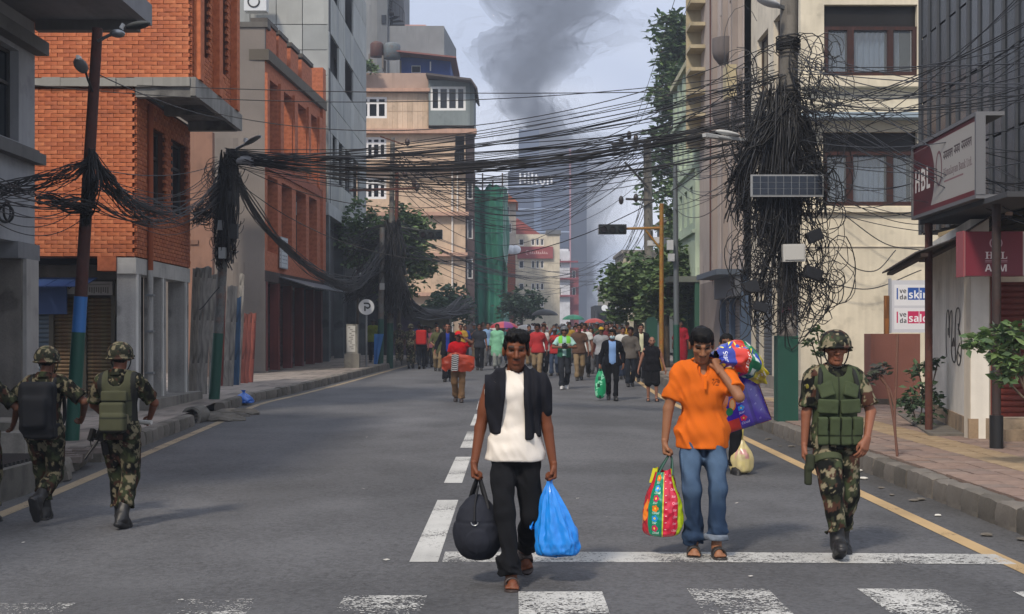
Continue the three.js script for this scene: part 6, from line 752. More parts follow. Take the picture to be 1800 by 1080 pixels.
function meshSDF(f, lo, hi, c, col) {                        // surface nets, far blocks skipped
  const nx = Math.ceil((hi[0] - lo[0]) / c) + 2, ny = Math.ceil((hi[1] - lo[1]) / c) + 2, nz = Math.ceil((hi[2] - lo[2]) / c) + 2, val = new Float32Array(nx * ny * nz), B = 6, reach = B * c * 0.87 * 1.7 + 0.02;
  const id = (i, k, l) => (l * ny + k) * nx + i;
  for (let l0 = 0; l0 < nz; l0 += B) for (let k0 = 0; k0 < ny; k0 += B) for (let i0 = 0; i0 < nx; i0 += B) {
    const v = f(lo[0] + (i0 + B / 2) * c, lo[1] + (k0 + B / 2) * c, lo[2] + (l0 + B / 2) * c), near = Math.abs(v) < reach;
    for (let l = l0; l < Math.min(l0 + B, nz); l++) for (let k = k0; k < Math.min(k0 + B, ny); k++) for (let i = i0; i < Math.min(i0 + B, nx); i++) val[id(i, k, l)] = near ? f(lo[0] + i * c, lo[1] + k * c, lo[2] + l * c) : v;
  }
  const vid = new Int32Array(nx * ny * nz).fill(-1), pos = [], idx = [], O = [[0, 0, 0], [1, 0, 0], [0, 1, 0], [1, 1, 0], [0, 0, 1], [1, 0, 1], [0, 1, 1], [1, 1, 1]], E = [[0, 1], [2, 3], [4, 5], [6, 7], [0, 2], [1, 3], [4, 6], [5, 7], [0, 4], [1, 5], [2, 6], [3, 7]], w = new Float32Array(8);
  for (let l = 0; l < nz - 1; l++) for (let k = 0; k < ny - 1; k++) for (let i = 0; i < nx - 1; i++) {
    let m = 0; const b = id(i, k, l); w[0] = val[b]; w[1] = val[b + 1]; w[2] = val[b + nx]; w[3] = val[b + nx + 1]; w[4] = val[b + nx * ny]; w[5] = val[b + nx * ny + 1]; w[6] = val[b + nx * ny + nx]; w[7] = val[b + nx * ny + nx + 1];
    for (let q = 0; q < 8; q++) if (w[q] < 0) m++; if (m === 0 || m === 8) continue;
    let x = 0, y = 0, z = 0, n = 0; for (const [p, q] of E) if (w[p] < 0 !== w[q] < 0) { const t = w[p] / (w[p] - w[q]), A = O[p], C = O[q]; x += A[0] + (C[0] - A[0]) * t; y += A[1] + (C[1] - A[1]) * t; z += A[2] + (C[2] - A[2]) * t; n++; }
    vid[b] = pos.length / 3; pos.push(lo[0] + (i + x / n) * c, lo[1] + (k + y / n) * c, lo[2] + (l + z / n) * c);
  }
  const quad = (a, b, d, e, flip) => { if (a < 0 || b < 0 || d < 0 || e < 0) return; if (flip) idx.push(a, d, b, a, e, d); else idx.push(a, b, d, a, d, e); };
  const sx = 1, sy = nx, sz = nx * ny;
  for (let l = 1; l < nz - 1; l++) for (let k = 1; k < ny - 1; k++) for (let i = 1; i < nx - 1; i++) {
    const b = id(i, k, l), s = val[b] < 0;
    if (s !== val[b + sx] < 0) quad(vid[b - sy - sz], vid[b - sz], vid[b], vid[b - sy], !s);
    if (s !== val[b + sy] < 0) quad(vid[b - sx - sz], vid[b - sx], vid[b], vid[b - sz], !s);
    if (s !== val[b + sz] < 0) quad(vid[b - sx - sy], vid[b - sy], vid[b], vid[b - sx], !s);
  }
  const g = new THREE.BufferGeometry(); g.setAttribute('position', new THREE.Float32BufferAttribute(pos, 3)); g.setIndex(idx); g.computeVertexNormals();
  if (col) { const n = g.attributes.normal, cc = new Float32Array(pos.length); for (let i = 0; i < pos.length; i += 3) cc.set(typeof col === 'function' ? col(pos[i], pos[i + 1], pos[i + 2], n.array[i], n.array[i + 1], n.array[i + 2]) : col, i); g.setAttribute('color', new THREE.BufferAttribute(cc, 3)); }
  return g;
}
const lin = (hex) => { const c = new THREE.Color(hex); return [c.r, c.g, c.b]; };
const VC = { skin: new THREE.MeshPhysicalMaterial({ vertexColors: true, roughness: 0.52, specularIntensity: 0.5 }), cloth: new THREE.MeshPhysicalMaterial({ vertexColors: true, roughness: 0.95, specularIntensity: 0.25 }), hair: new THREE.MeshPhysicalMaterial({ vertexColors: true, roughness: 0.6, specularIntensity: 0.35 }), shoe: new THREE.MeshStandardMaterial({ vertexColors: true, roughness: 0.5 }), gear: new THREE.MeshPhysicalMaterial({ vertexColors: true, roughness: 0.8, specularIntensity: 0.4 }), plastic: new THREE.MeshPhysicalMaterial({ vertexColors: true, roughness: 0.28, clearcoat: 0.3, clearcoatRoughness: 0.25, side: THREE.DoubleSide }), film: new THREE.MeshPhysicalMaterial({ vertexColors: true, roughness: 0.25, transmission: 0.25, thickness: 0, side: THREE.DoubleSide }) };
function ik(a, c, l1, l2, pole) { const d = c.clone().sub(a); let L = d.length(); const mx = (l1 + l2) * 0.998; if (L > mx) { c.copy(a).addScaledVector(d, mx / L); L = mx; d.copy(c).sub(a); } d.normalize(); const x = (l1 * l1 - l2 * l2 + L * L) / (2 * L), h = Math.sqrt(Math.max(0, l1 * l1 - x * x)), p = pole.clone().addScaledVector(d, -pole.dot(d)).normalize(); return a.clone().addScaledVector(d, x).addScaledVector(p, h); }
// camouflage: dark base, brown and black patches, pale flecks
const camo = (k = 1) => (x, y, z) => { const n1 = fbm(x * 15 + 3, y * 11, z * 15, 3), n2 = fbm(x * 18 + 40, y * 12 + 9, z * 18, 3), n3 = fbm(x * 28 + 80, y * 21 + 5, z * 28, 3); let c = [0.03, 0.034, 0.02]; if (n1 > 0.05) c = [0.008, 0.009, 0.008]; if (n2 > 0.16) c = [0.07, 0.032, 0.022]; if (n3 > 0.17) c = [0.24, 0.21, 0.135]; else if (n1 < -0.25) c = [0.055, 0.07, 0.034]; return [c[0] * k, c[1] * k, c[2] * k]; };
const weave = (hex, v = 0.12, f = 9) => { const c = Array.isArray(hex) ? hex : lin(hex); return (x, y, z) => { const k = 1 + v * fbm(x * f, y * f, z * f, 3); return [c[0] * k, c[1] * k, c[2] * k]; }; };

function headGeo(o) {                                        // local: centre between the ears, +z forward, chin at -0.12, crown at +0.12
  const c = o.hc, f1 = join([ell(V(0, 0.035, -0.012), 0.073, 0.088, 0.094, 0.03), ell(V(0, -0.03, 0.022), 0.057, 0.084, 0.068, 0.03), cap(V(-0.02, -0.088, 0.034), V(0.02, -0.088, 0.034), 0.023, 0.023, 0.03), ell(V(0, -0.1, 0.055), 0.024, 0.02, 0.022, 0.02)], 0.03);
  const fine = [cap(V(0, 0.018, 0.088), V(0, -0.026, 0.106), 0.009, 0.014, 0.014), ell(V(-0.014, -0.03, 0.094), 0.011, 0.009, 0.011, 0.008), ell(V(0.014, -0.03, 0.094), 0.011, 0.009, 0.011, 0.008), cap(V(-0.045, 0.034, 0.07), V(-0.008, 0.03, 0.088), 0.011, 0.01, 0.016), cap(V(0.045, 0.034, 0.07), V(0.008, 0.03, 0.088), 0.011, 0.01, 0.016), ell(V(-0.042, -0.012, 0.066), 0.022, 0.018, 0.018, 0.02), ell(V(0.042, -0.012, 0.066), 0.022, 0.018, 0.018, 0.02), cap(V(-0.018, -0.054, 0.083), V(0.018, -0.054, 0.083), 0.0075, 0.0075, 0.008), cap(V(-0.015, -0.069, 0.081), V(0.015, -0.069, 0.081), 0.009, 0.009, 0.008)];
  const ears = [-1, 1].flatMap((s) => [ell(V(s * 0.079, 0.0, -0.006), 0.01, 0.033, 0.019, 0.012, new THREE.Quaternion().setFromEuler(new THREE.Euler(-0.15, s * 0.5, 0)))]);
  const eyes = [-1, 1].map((s) => ell(V(s * 0.032, 0.011, 0.094), 0.0165, 0.0075, 0.018)), mouth = cap(V(-0.02, -0.0615, 0.094), V(0.02, -0.0615, 0.094), 0.0035);
  const f = (x, y, z) => { let d = f1(x, y, z); for (const p of fine) d = smin(d, p(x, y, z), p.k); for (const p of ears) d = smin(d, p(x, y, z), 0.01); if (c < 0.008) { for (const e of eyes) d = smax(d, -e(x, y, z), 0.008); d = smax(d, -mouth(x, y, z), 0.004); } return d; };
  const sk = lin(o.skin), col = (x, y, z) => { let k = 1 + 0.06 * vn(x * 60, y * 60, z * 60), c2 = [sk[0] * k, sk[1] * k, sk[2] * k]; const mix = (t, m) => { c2 = c2.map((v, i) => lerp(v, m[i], t)); };
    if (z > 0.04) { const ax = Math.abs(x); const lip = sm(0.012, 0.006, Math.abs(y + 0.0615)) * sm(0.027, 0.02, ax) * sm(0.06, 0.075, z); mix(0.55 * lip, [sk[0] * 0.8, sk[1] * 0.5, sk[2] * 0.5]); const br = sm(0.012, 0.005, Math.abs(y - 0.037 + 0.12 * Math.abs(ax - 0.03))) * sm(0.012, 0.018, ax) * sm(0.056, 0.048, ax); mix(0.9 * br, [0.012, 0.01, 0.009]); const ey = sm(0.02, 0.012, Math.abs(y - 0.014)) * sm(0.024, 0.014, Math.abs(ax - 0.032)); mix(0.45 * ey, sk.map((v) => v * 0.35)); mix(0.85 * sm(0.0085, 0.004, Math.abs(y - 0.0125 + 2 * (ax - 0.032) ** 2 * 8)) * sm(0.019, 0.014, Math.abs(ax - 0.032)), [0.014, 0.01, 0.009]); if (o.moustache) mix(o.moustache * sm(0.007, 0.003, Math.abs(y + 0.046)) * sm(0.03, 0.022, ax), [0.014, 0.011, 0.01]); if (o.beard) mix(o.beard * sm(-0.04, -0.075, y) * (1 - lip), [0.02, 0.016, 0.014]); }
    if (o.stubble && y > 0.03 && z < 0.06) mix(o.stubble, [0.03, 0.025, 0.022]); return c2; };
  return meshSDF(f, [-0.1, -0.135, -0.12], [0.1, 0.135, 0.13], c, col);
}
function hairGeo(o) {
  const hr = o.hair, c = o.hc * 1.15; if (!hr || hr.style === 'bald') return null;
  const cr = ell(V(0, 0.036, -0.014), 0.083 + (hr.vol ?? 0), 0.097 + (hr.vol ?? 0), 0.101 + (hr.vol ?? 0) * 0.6, 0.02), fr = hr.style === 'fringe' ? [ell(V(0.012, 0.106, 0.035), 0.07, 0.034, 0.06, 0.03, new THREE.Quaternion().setFromEuler(new THREE.Euler(0.25, 0, -0.12))), ell(V(-0.02, 0.1, 0.06), 0.045, 0.022, 0.034, 0.03), ell(V(0.05, 0.085, 0.055), 0.03, 0.03, 0.03, 0.03)] : hr.style === 'block' ? [ell(V(0, 0.095, 0.035), 0.07, 0.04, 0.062, 0.03), ell(V(0, 0.075, 0.075), 0.058, 0.022, 0.022, 0.02)] : hr.style === 'long' ? [ell(V(0, -0.05, -0.05), 0.085, 0.13, 0.06, 0.03)] : [];
  const base = join([cr, ...fr], 0.025), line = hr.line ?? 0.062, tip = hr.tip ?? 0.006;
  const f = (x, y, z) => { const d = base(x, y, z) - tip * (vn(x * 55 + y * 20, y * 22, z * 60) + 0.6 * vn(x * 130, y * 40, z * 130)); const front = Math.min(z - 0.045 + Math.max(0, y - 0.03) * 0.1, line - y + 0.012 * vn(x * 90, 3, z * 40) + (hr.style === 'fringe' ? -0.12 * Math.max(0, x - 0.02) : 0)); const low = -0.012 - y + (hr.style === 'long' ? -0.15 : 0) + Math.max(0, z + 0.02) * 0.5 - (z < -0.03 ? 0.055 : 0); return Math.max(d, front, low); };
  const col = lin(hr.color ?? '#070606'); return meshSDF(f, [-0.12, -0.2, -0.14], [0.12, 0.17, 0.14], c, (x, y, z) => { const k = 1 + 0.5 * vn(x * 120, y * 30, z * 120); return col.map((v) => v * k); });
}
function helmetGeo(o, kind) {
  const c = o.hc * 1.3; const up = kind === 'moto' ? join([ell(V(0, 0.03, -0.005), 0.125, 0.13, 0.14, 0.02)], 0.02) : ell(V(0, 0.035, -0.006), 0.116, 0.112, 0.136, 0.02), brim = (x, y, z) => { const r = Math.hypot(x / 0.128, z / 0.152), yy = y - 0.012 - 0.03 * Math.max(0, z) * 2 + (z < 0 ? 0.02 : 0); return Math.max(Math.abs(yy) - 0.007, (r - 1.0) * 0.12, (0.8 - r) * 0.12); };
  const f = kind === 'moto' ? (x, y, z) => Math.max(up(x, y, z), -(ell(V(0, 0.0, 0.0), 0.1, 0.11, 0.115)(x, y, z)), -0.09 - y, Math.min(z - 0.05, 0.055 - y)) : kind === 'cap' ? join([(x, y, z) => Math.max(ell(V(0, 0.04, -0.008), 0.09, 0.095, 0.106)(x, y, z), 0.045 - y), ell(V(0, 0.05, 0.12), 0.07, 0.01, 0.06)], 0.012) : (x, y, z) => smin(Math.max(up(x, y, z) - 0.003 * vn(x * 30, y * 30, z * 30), 0.012 - y - (z < 0 ? 0.03 : 0), -(up(x, y, z) + 0.014)), brim(x, y, z), 0.012);
  return meshSDF(f, [-0.15, -0.14, -0.17], [0.15, 0.18, 0.2], c, o.helmetCol);
}
function handPrims(w, dir, n, t, curl, s = 1) {              // wrist, finger direction, palm normal, thumb side
  const P = (a, b, c) => w.clone().addScaledVector(dir, a * s).addScaledVector(t, b * s).addScaledVector(n, c * s), out = [], spread = [0.031, 0.0105, -0.0105, -0.031], len = [[0.04, 0.026, 0.02], [0.044, 0.029, 0.021], [0.041, 0.027, 0.02], [0.032, 0.021, 0.018]];
  for (let i = 0; i < 4; i++) { let p = P(0.083 - 0.004 * Math.abs(i - 1), spread[i] * 0.92, 0); out.push(cap(P(-0.01, spread[i] * 0.45, 0), p, 0.019 * s, 0.0135 * s, 0.016)); let a = 0; for (let j = 0; j < 3; j++) { a += curl[j] * (1 + 0.06 * i); const d = dir.clone().multiplyScalar(Math.cos(a)).addScaledVector(n, Math.sin(a)).addScaledVector(t, spread[i] * (curl[0] < 0.6 ? 2.5 : 0.6)).normalize(), q = p.clone().addScaledVector(d, len[i][j] * s); out.push(cap(p, q, (0.0098 - j * 0.0008) * s, (0.0092 - j * 0.001) * s, 0.004)); p = q; } }
  const close = curl[0] > 0.8 ? 1 : 0, b0 = P(0.022, 0.022, 0.008), b1 = P(0.058, 0.044, 0.018 + 0.012 * close), b2 = P(0.085 - 0.006 * close, 0.04 - 0.012 * close, 0.03 + 0.02 * close), b3 = P(0.105 - 0.016 * close, 0.032 - 0.028 * close, 0.034 + 0.02 * close); out.push(cap(b0, b1, 0.016 * s, 0.012 * s, 0.012), cap(b1, b2, 0.0115 * s, 0.0105 * s, 0.004), cap(b2, b3, 0.0105 * s, 0.0085 * s, 0.004)); return out;
}
const RELAX = [0.3, 0.45, 0.3], GRIP = [1.15, 1.5, 0.9], HALF = [0.6, 0.7, 0.4];
function skeleton(o) {
  const J = { w: o.w ?? 1, drop: o.drop ?? 0.018 }; const S = ['A', 'B'], sg = { A: -1, B: 1 };
  for (const s of S) { const f = o.feet?.[s] ?? {}; J['ank' + s] = V(f.x ?? sg[s] * 0.09, 0.085 + (f.y ?? 0), f.z ?? 0); J['fp' + s] = f.pitch ?? 0; J['fy' + s] = f.yaw ?? sg[s] * 0.12; }
  let hy = o.hipY ?? 0.92; for (const s of S) { const a = J['ank' + s], dx = sg[s] * 0.088 - a.x, dz = a.z; hy = Math.min(hy, a.y + Math.sqrt(Math.max(0.01, 0.828 ** 2 - dx * dx - dz * dz))); }
  J.hy = hy; const ln = o.lean ?? 0, sd = o.side ?? 0; J.up = (h, x = 0, z = 0) => V(x + sd * h, hy + h * Math.cos(ln), z + Math.sin(ln) * h - 0.005);
  for (const s of S) { const h = V(sg[s] * 0.088, hy, 0); J['hip' + s] = h; J['knee' + s] = ik(h, J['ank' + s], 0.425, 0.415, V(sg[s] * (o.kneeOut ?? 0.12), 0, 1)); }
  for (const s of S) { const h = o.hands?.[s] ?? [sg[s] * 0.27, hy - 0.08, 0.03]; const sh = J['sh' + s] = J.up(0.485 - J.drop + (o.shrug?.[s] ?? 0), sg[s] * 0.17 * (0.5 + 0.5 * J.w), -0.005), w = V(...h); J['el' + s] = ik(sh, w, 0.285, 0.25, V(...(o.elbow?.[s] ?? [sg[s] * 0.6, -0.2, -1]))); J['wr' + s] = w; }
  J.neck = J.up(0.53, 0, -0.015); const hp = o.head ?? {}; J.head = J.up(0.685, hp.x ?? 0, 0.02 + (hp.z ?? 0)).add(V(0, hp.y ?? 0, 0)); J.hq = new THREE.Quaternion().setFromEuler(new THREE.Euler(hp.pitch ?? 0, hp.yaw ?? 0, hp.roll ?? 0, 'YXZ')); return J;
}
const torsoPrims = (J, e, belly = 0) => { const w = J.w; return [ell(J.up(0.03, 0, -0.005), 0.155 * w + e, 0.115 + e, 0.108 * w + e, 0.06), ell(J.up(0.17, 0, 0.003 + belly * 0.4), 0.137 * w + e + belly * 0.5, 0.14 + e, 0.095 * w + e + belly, 0.06), ell(J.up(0.36, 0, 0), 0.158 * w + e, 0.165 + e, 0.108 * w + e, 0.06), cap(J.up(0.462 - J.drop, -0.125 * w, -0.01), J.up(0.462 - J.drop, 0.125 * w, -0.01), 0.062 + e, 0.062 + e, 0.05), cap(J.neck, J.up(0.48 - J.drop, -0.15 * w, -0.01), 0.048 + e * 0.7, 0.044 + e, 0.04), cap(J.neck, J.up(0.48 - J.drop, 0.15 * w, -0.01), 0.048 + e * 0.7, 0.044 + e, 0.04)]; };
const bnd = (pts, m) => { const lo = [1e9, 1e9, 1e9], hi = [-1e9, -1e9, -1e9]; for (const p of pts) ['x', 'y', 'z'].forEach((a, i) => { lo[i] = Math.min(lo[i], p[a] - m); hi[i] = Math.max(hi[i], p[a] + m); }); return [lo, hi]; };
const plane = (p, n) => (x, y, z) => (x - p.x) * n.x + (y - p.y) * n.y + (z - p.z) * n.z;
function footFrame(J, s) { const y = J['fy' + s], p = J['fp' + s], A = J['ank' + s], Fd = V(Math.sin(y) * Math.cos(p), Math.sin(p), Math.cos(y) * Math.cos(p)), R = V(Math.cos(y), 0, -Math.sin(y)), U = V(0, 0, 0).crossVectors(Fd, R).normalize(); return { P: (a, u, r) => A.clone().addScaledVector(Fd, a).addScaledVector(U, u).addScaledVector(R, r), Fd, U, R }; }
function personMeshes(o) {
  const J = skeleton(o), S = ['A', 'B'], sg = { A: -1, B: 1 }, q = o.q ?? 1, c = 0.011 * q, out = []; o.hc = o.hc ?? 0.0045 * q; o.skin = o.skin ?? '#7a4e36'; const sk = lin(o.skin), skc = (x, y, z) => { const k = 1 + 0.1 * fbm(x * 20, y * 20, z * 20, 2); return sk.map((v) => v * k); };
  // body: one surface
  const bp = [...torsoPrims(J, -0.009), cap(J.neck, J.head.clone().add(V(0, -0.04, -0.02)), 0.056, 0.052, 0.02)];
  for (const s of S) { bp.push(cap(J['sh' + s], J['el' + s], 0.05, 0.038, 0.03), cap(J['el' + s], J['wr' + s], 0.04, 0.026, 0.015), cap(J['hip' + s], J['knee' + s], 0.069, 0.05, 0.03), cap(J['knee' + s], J['ank' + s], 0.054, 0.036, 0.03), cap(J['knee' + s].clone().lerp(J['ank' + s], 0.12).add(V(0, 0, -0.016)), J['knee' + s].clone().lerp(J['ank' + s], 0.45).add(V(0, 0, -0.018)), 0.044, 0.034, 0.03));
    const m = J['sh' + s].clone().lerp(J['el' + s], 0.45); bp.push(ell(m, 0.046, 0.09, 0.05, 0.03, new THREE.Quaternion().setFromUnitVectors(V(0, 1, 0), J['el' + s].clone().sub(J['sh' + s]).normalize())));
    if (o.bareFeet) { const k = footFrame(J, s); bp.push(cap(k.P(-0.03, -0.05, 0), k.P(0.09, -0.055, 0), 0.03, 0.026, 0.03), cap(k.P(0, -0.01, 0), k.P(0.1, -0.05, -sg[s] * 0.01), 0.03, 0.024, 0.03)); if (q < 1.5) for (let i = 0; i < 5; i++) bp.push(cap(k.P(0.09, -0.06, (i - 2) * 0.017), k.P(0.142 - (sg[s] * (i - 2) + 2) * 0.006, -0.066, (i - 2) * 0.019), 0.0115, 0.0095, 0.006)); else bp.push(cap(k.P(0.08, -0.06, -0.02), k.P(0.13, -0.066, 0.0), 0.022, 0.018, 0.02)); } }
  const [lo, hi] = bnd([...S.flatMap((s) => [J['wr' + s], J['el' + s], J['ank' + s], J['knee' + s], J['sh' + s]]), J.head], 0.16), gs = [meshSDF(join(bp, 0.03), [lo[0], Math.max(lo[1], -0.02), lo[2]], [hi[0], J.head.y, hi[2]], c, skc)];
  const hs = o.headS ?? 1.04, HM = new THREE.Matrix4().compose(J.head, J.hq, V(hs, hs, hs)); const hg = headGeo(o); hg.applyMatrix4(HM); gs.push(hg);
  for (const s of S) { const w = J['wr' + s], d = (o.hdir?.[s] ? V(...o.hdir[s]) : w.clone().sub(J['el' + s])).normalize(), n = V(...(o.palm?.[s] ?? [-sg[s], 0, 0.25])); n.addScaledVector(d, -n.dot(d)).normalize(); let t = V(0, 0, 0).crossVectors(d, n).normalize(); const tw = V(...(o.thumb?.[s] ?? [0, 0, 1])); if (t.dot(tw) < 0) t.negate(); const pr = handPrims(w, d, n, t, o.curl?.[s] ?? RELAX, 1.02), b = bnd([w, w.clone().addScaledVector(d, 0.2), w.clone().addScaledVector(n, 0.06)], 0.07); gs.push(meshSDF(join(pr, 0.012), b[0], b[1], 0.0045 * q, skc)); J['fist' + s] = w.clone().addScaledVector(d, 0.092).addScaledVector(n, 0.03); }
  out.push(['body', mergeGeometries(gs), 'skin']);
  // hair and headgear
  const hr = hairGeo(o); if (hr) { hr.applyMatrix4(HM); out.push(['hair', hr, 'hair']); }
  if (o.helmet) { const h = helmetGeo(o, o.helmet); h.applyMatrix4(HM); out.push([o.helmet === 'cap' ? 'cap' : 'helmet', h, o.helmet === 'moto' ? 'shoe' : 'gear']); if (o.helmet === 'combat') { const st = new MB(); for (const s of [-1, 1]) st.tube([V(s * 0.092, 0.02, 0.03), V(s * 0.08, -0.06, 0.04), V(s * 0.045, -0.118, 0.055), V(0, -0.13, 0.062)].map((p) => p.applyMatrix4(HM)), 0.006, 10, 5); const g = mergeGeometries(st.g); g.setAttribute('color', new THREE.Float32BufferAttribute(new Float32Array(g.attributes.position.count * 3).fill(0.018), 3)); out.push(['chin_strap', g, 'gear']); } }
  if (q < 1.5) for (const s of [-1, 1]) { const g = new THREE.SphereGeometry(0.0115, 14, 10); const cc = [], p = g.attributes.position; for (let i = 0; i < p.count; i++) { const r = Math.hypot(p.getX(i) - (o.gaze ?? 0) * 0.004, p.getY(i) + 0.001); cc.push(...(p.getZ(i) > 0 && r < 0.0095 ? [0.01, 0.007, 0.005] : [0.05, 0.04, 0.034])); } g.setAttribute('color', new THREE.Float32BufferAttribute(cc, 3)); g.translate(s * 0.032, 0.0105, 0.0695); g.applyMatrix4(HM); out.push(['eye', g, 'cloth']); }
  // clothes
  const T_ = o.top; if (T_) {
    const e = T_.e ?? 0.02, pr = torsoPrims(J, e, T_.belly ?? o.belly ?? 0); if (T_.hem < 0.0) pr.push(ell(J.up(T_.hem * 0.5, 0, 0), (T_.flare ?? 0.19) * J.w + e, 0.18 - T_.hem * 0.7, ((T_.flare ?? 0.19) - 0.048) * J.w + e, 0.06)); const cut = [], L = T_.sleeve ?? 0.55, arms = [];
    for (const s of S) { if (L <= 0) continue; const a = J['sh' + s], b = J['el' + s], w = J['wr' + s], r0 = T_.r0 ?? 0.066, r1 = T_.r1 ?? 0.07; if (L <= 1) { const end = a.clone().lerp(b, L), dir = b.clone().sub(a).normalize(), tub = cap(a, a.clone().lerp(b, L + 0.2), r0, r1, 0.035), pl = plane(end, dir), fn = (x, y, z) => smax(tub(x, y, z), pl(x, y, z), 0.006); fn.k = 0.035; arms.push(fn); } else { const up = cap(a, b, r0, r1 * 0.9, 0.035), end = b.clone().lerp(w, L - 1), dir = w.clone().sub(b).normalize(), tub = cap(b, w, r1 * 0.9, r1 * 0.72), pl = plane(end, dir), fn = (x, y, z) => smax(tub(x, y, z), pl(x, y, z), 0.006); fn.k = 0.03; arms.push(up, fn); } }
    const bod = join(pr, 0.05), hemY = J.hy + T_.hem, neckR = T_.neckR ?? 0.068, nk = cap(J.up(0.49, 0, -0.02), J.head.clone().add(V(0, -0.03, -0.02)), neckR), vn_ = T_.v ? cap(J.up(0.5, 0, 0.1), J.up(0.5 - T_.v, 0, 0.16), 0.05, 0.008) : null, ft = V(Math.sin(1), 0, 0), wr = T_.wr ?? 0.006, wf = T_.wf ?? 1;
    const fn = (x, y, z) => { let d = bod(x, y, z); if (L <= 0) { for (const s of S) { const a = J['sh' + s]; const r = Math.hypot(x - a.x * 1.12, y - a.y - 0.0, z - a.z) ; d = smax(d, 0.072 - r + (T_.strap ?? 0), 0.01); } } for (const a of arms) d = smin(d, a(x, y, z), a.k); const dn = wr * (vn(x * 8 * wf + y * 9, y * 13 * wf - x * 6, z * 9) + 0.8 * (0.5 - Math.abs(vn(x * 13 * wf + y * 5, y * 9 * wf + x * 12, z * 12))) * 1.6 + 0.4 * vn(x * 28 * wf, y * 18 * wf + x * 18, z * 28)); d -= dn; d = smax(d, hemY + (T_.hemWave ?? 0.008) * vn(x * 14, 2, z * 14) - y, 0.008); d = smax(d, -nk(x, y, z), 0.006); if (vn_) d = smax(d, -vn_(x, y, z), 0.004); if (T_.open !== undefined && z > 0) d = smax(d, T_.open - Math.abs(x - J.up(0.2).x), 0.006); return d; };
    const bb = bnd([...S.flatMap((s) => [J['sh' + s], J['el' + s], ...(L > 1 ? [J['wr' + s]] : [])]), J.up(0), J.neck], 0.2); out.push([T_.name ?? 'shirt', meshSDF(fn, [bb[0][0], hemY - 0.04, bb[0][2]], bb[1], c * 0.85, T_.col), 'cloth']);
    if (T_.under) { const u = T_.under, b2 = join(torsoPrims(J, 0.012), 0.05); out.push([u.name ?? 'undershirt', meshSDF((x, y, z) => smax(smax(b2(x, y, z) - 0.004 * vn(x * 12, y * 14, z * 12), J.hy + (u.hem ?? -0.02) - y, 0.006), -nk(x, y, z), 0.005), [-0.3, J.hy - 0.15, -0.25], [0.3, J.hy + 0.6, 0.35], c, u.col), 'cloth']); }
    if (T_.collar) { const g = meshSDF((x, y, z) => { const a = J.up(0.515, 0, -0.012), r = Math.hypot((x - a.x) * 0.98, (z - a.z) * 0.9), h = y - a.y + (z - a.z) * 0.42 + Math.abs(x - a.x) * -0.05; return Math.max(Math.abs(r - 0.083 - h * 0.22 * -1) - 0.009, Math.abs(h) - 0.034, (z > 0.03 ? 0.024 - Math.abs(x - a.x) + (0.0) : -1)); }, [-0.14, J.hy + 0.4, -0.16], [0.14, J.hy + 0.62, 0.18], c * 0.55, T_.col); out.push(['collar', g, 'cloth']); }
  }
  const B_ = o.bottom; if (B_) {
    const r = B_.r ?? [0.098, 0.078, 0.074, 0.07], pr = [ell(J.up(0.02, 0, -0.008), 0.158 * J.w + 0.004, 0.13, 0.112 * J.w + 0.004, 0.05)], e0 = [];
    for (const s of S) { const h = J['hip' + s], k = J['knee' + s], a = J['ank' + s]; pr.push(cap(h, k, r[0], r[1], 0.04)); if (B_.hem === 'knee') { const t = B_.t ?? 0.12, en = k.clone().lerp(a, t), dir = a.clone().sub(k).normalize(), cp = cap(k, a, r[1], r[1]), pl = plane(en, dir); const f = (x, y, z) => smax(cp(x, y, z), pl(x, y, z), 0.006); f.k = 0.03; pr.push(f); } else { const en = k.clone().lerp(a, B_.t?.[s] ?? 0.96), dir = a.clone().sub(k).normalize(), cp = cap(k, a.clone().addScaledVector(dir, 0.03), r[2], r[3]), pl = plane(en, dir); const f = (x, y, z) => smax(cp(x, y, z), pl(x, y, z), 0.006); f.k = 0.03; pr.push(f); } }
    const f0 = join(pr, 0.03), wr = B_.wr ?? 0.007, top = J.hy + (B_.waist ?? 0.11), loY = B_.hem === 'knee' ? 0.25 : -0.02; const fn = (x, y, z) => { const lowk = sm(J.hy - 0.35, 0.12, y), d = f0(x, y, z) - wr * (1 + 1.1 * lowk) * (vn(x * 9 + y * 4, y * (10 + 12 * lowk), z * 9) + 1.3 * (0.5 - Math.abs(vn(x * 12 + y * 5, y * (9 + 14 * lowk) + x * 9, z * 12))) + 0.45 * vn(x * 26, y * (18 + 16 * lowk) + x * 10, z * 26)); return smax(d, y - top, 0.008); };
    const bb = bnd(S.flatMap((s) => [J['hip' + s], J['knee' + s], J['ank' + s]]), 0.19); out.push([B_.name ?? 'trousers', meshSDF(fn, [bb[0][0], Math.max(loY, bb[0][1]), bb[0][2]], [bb[1][0], top + 0.03, bb[1][2]], c, B_.col), 'cloth']);
  }
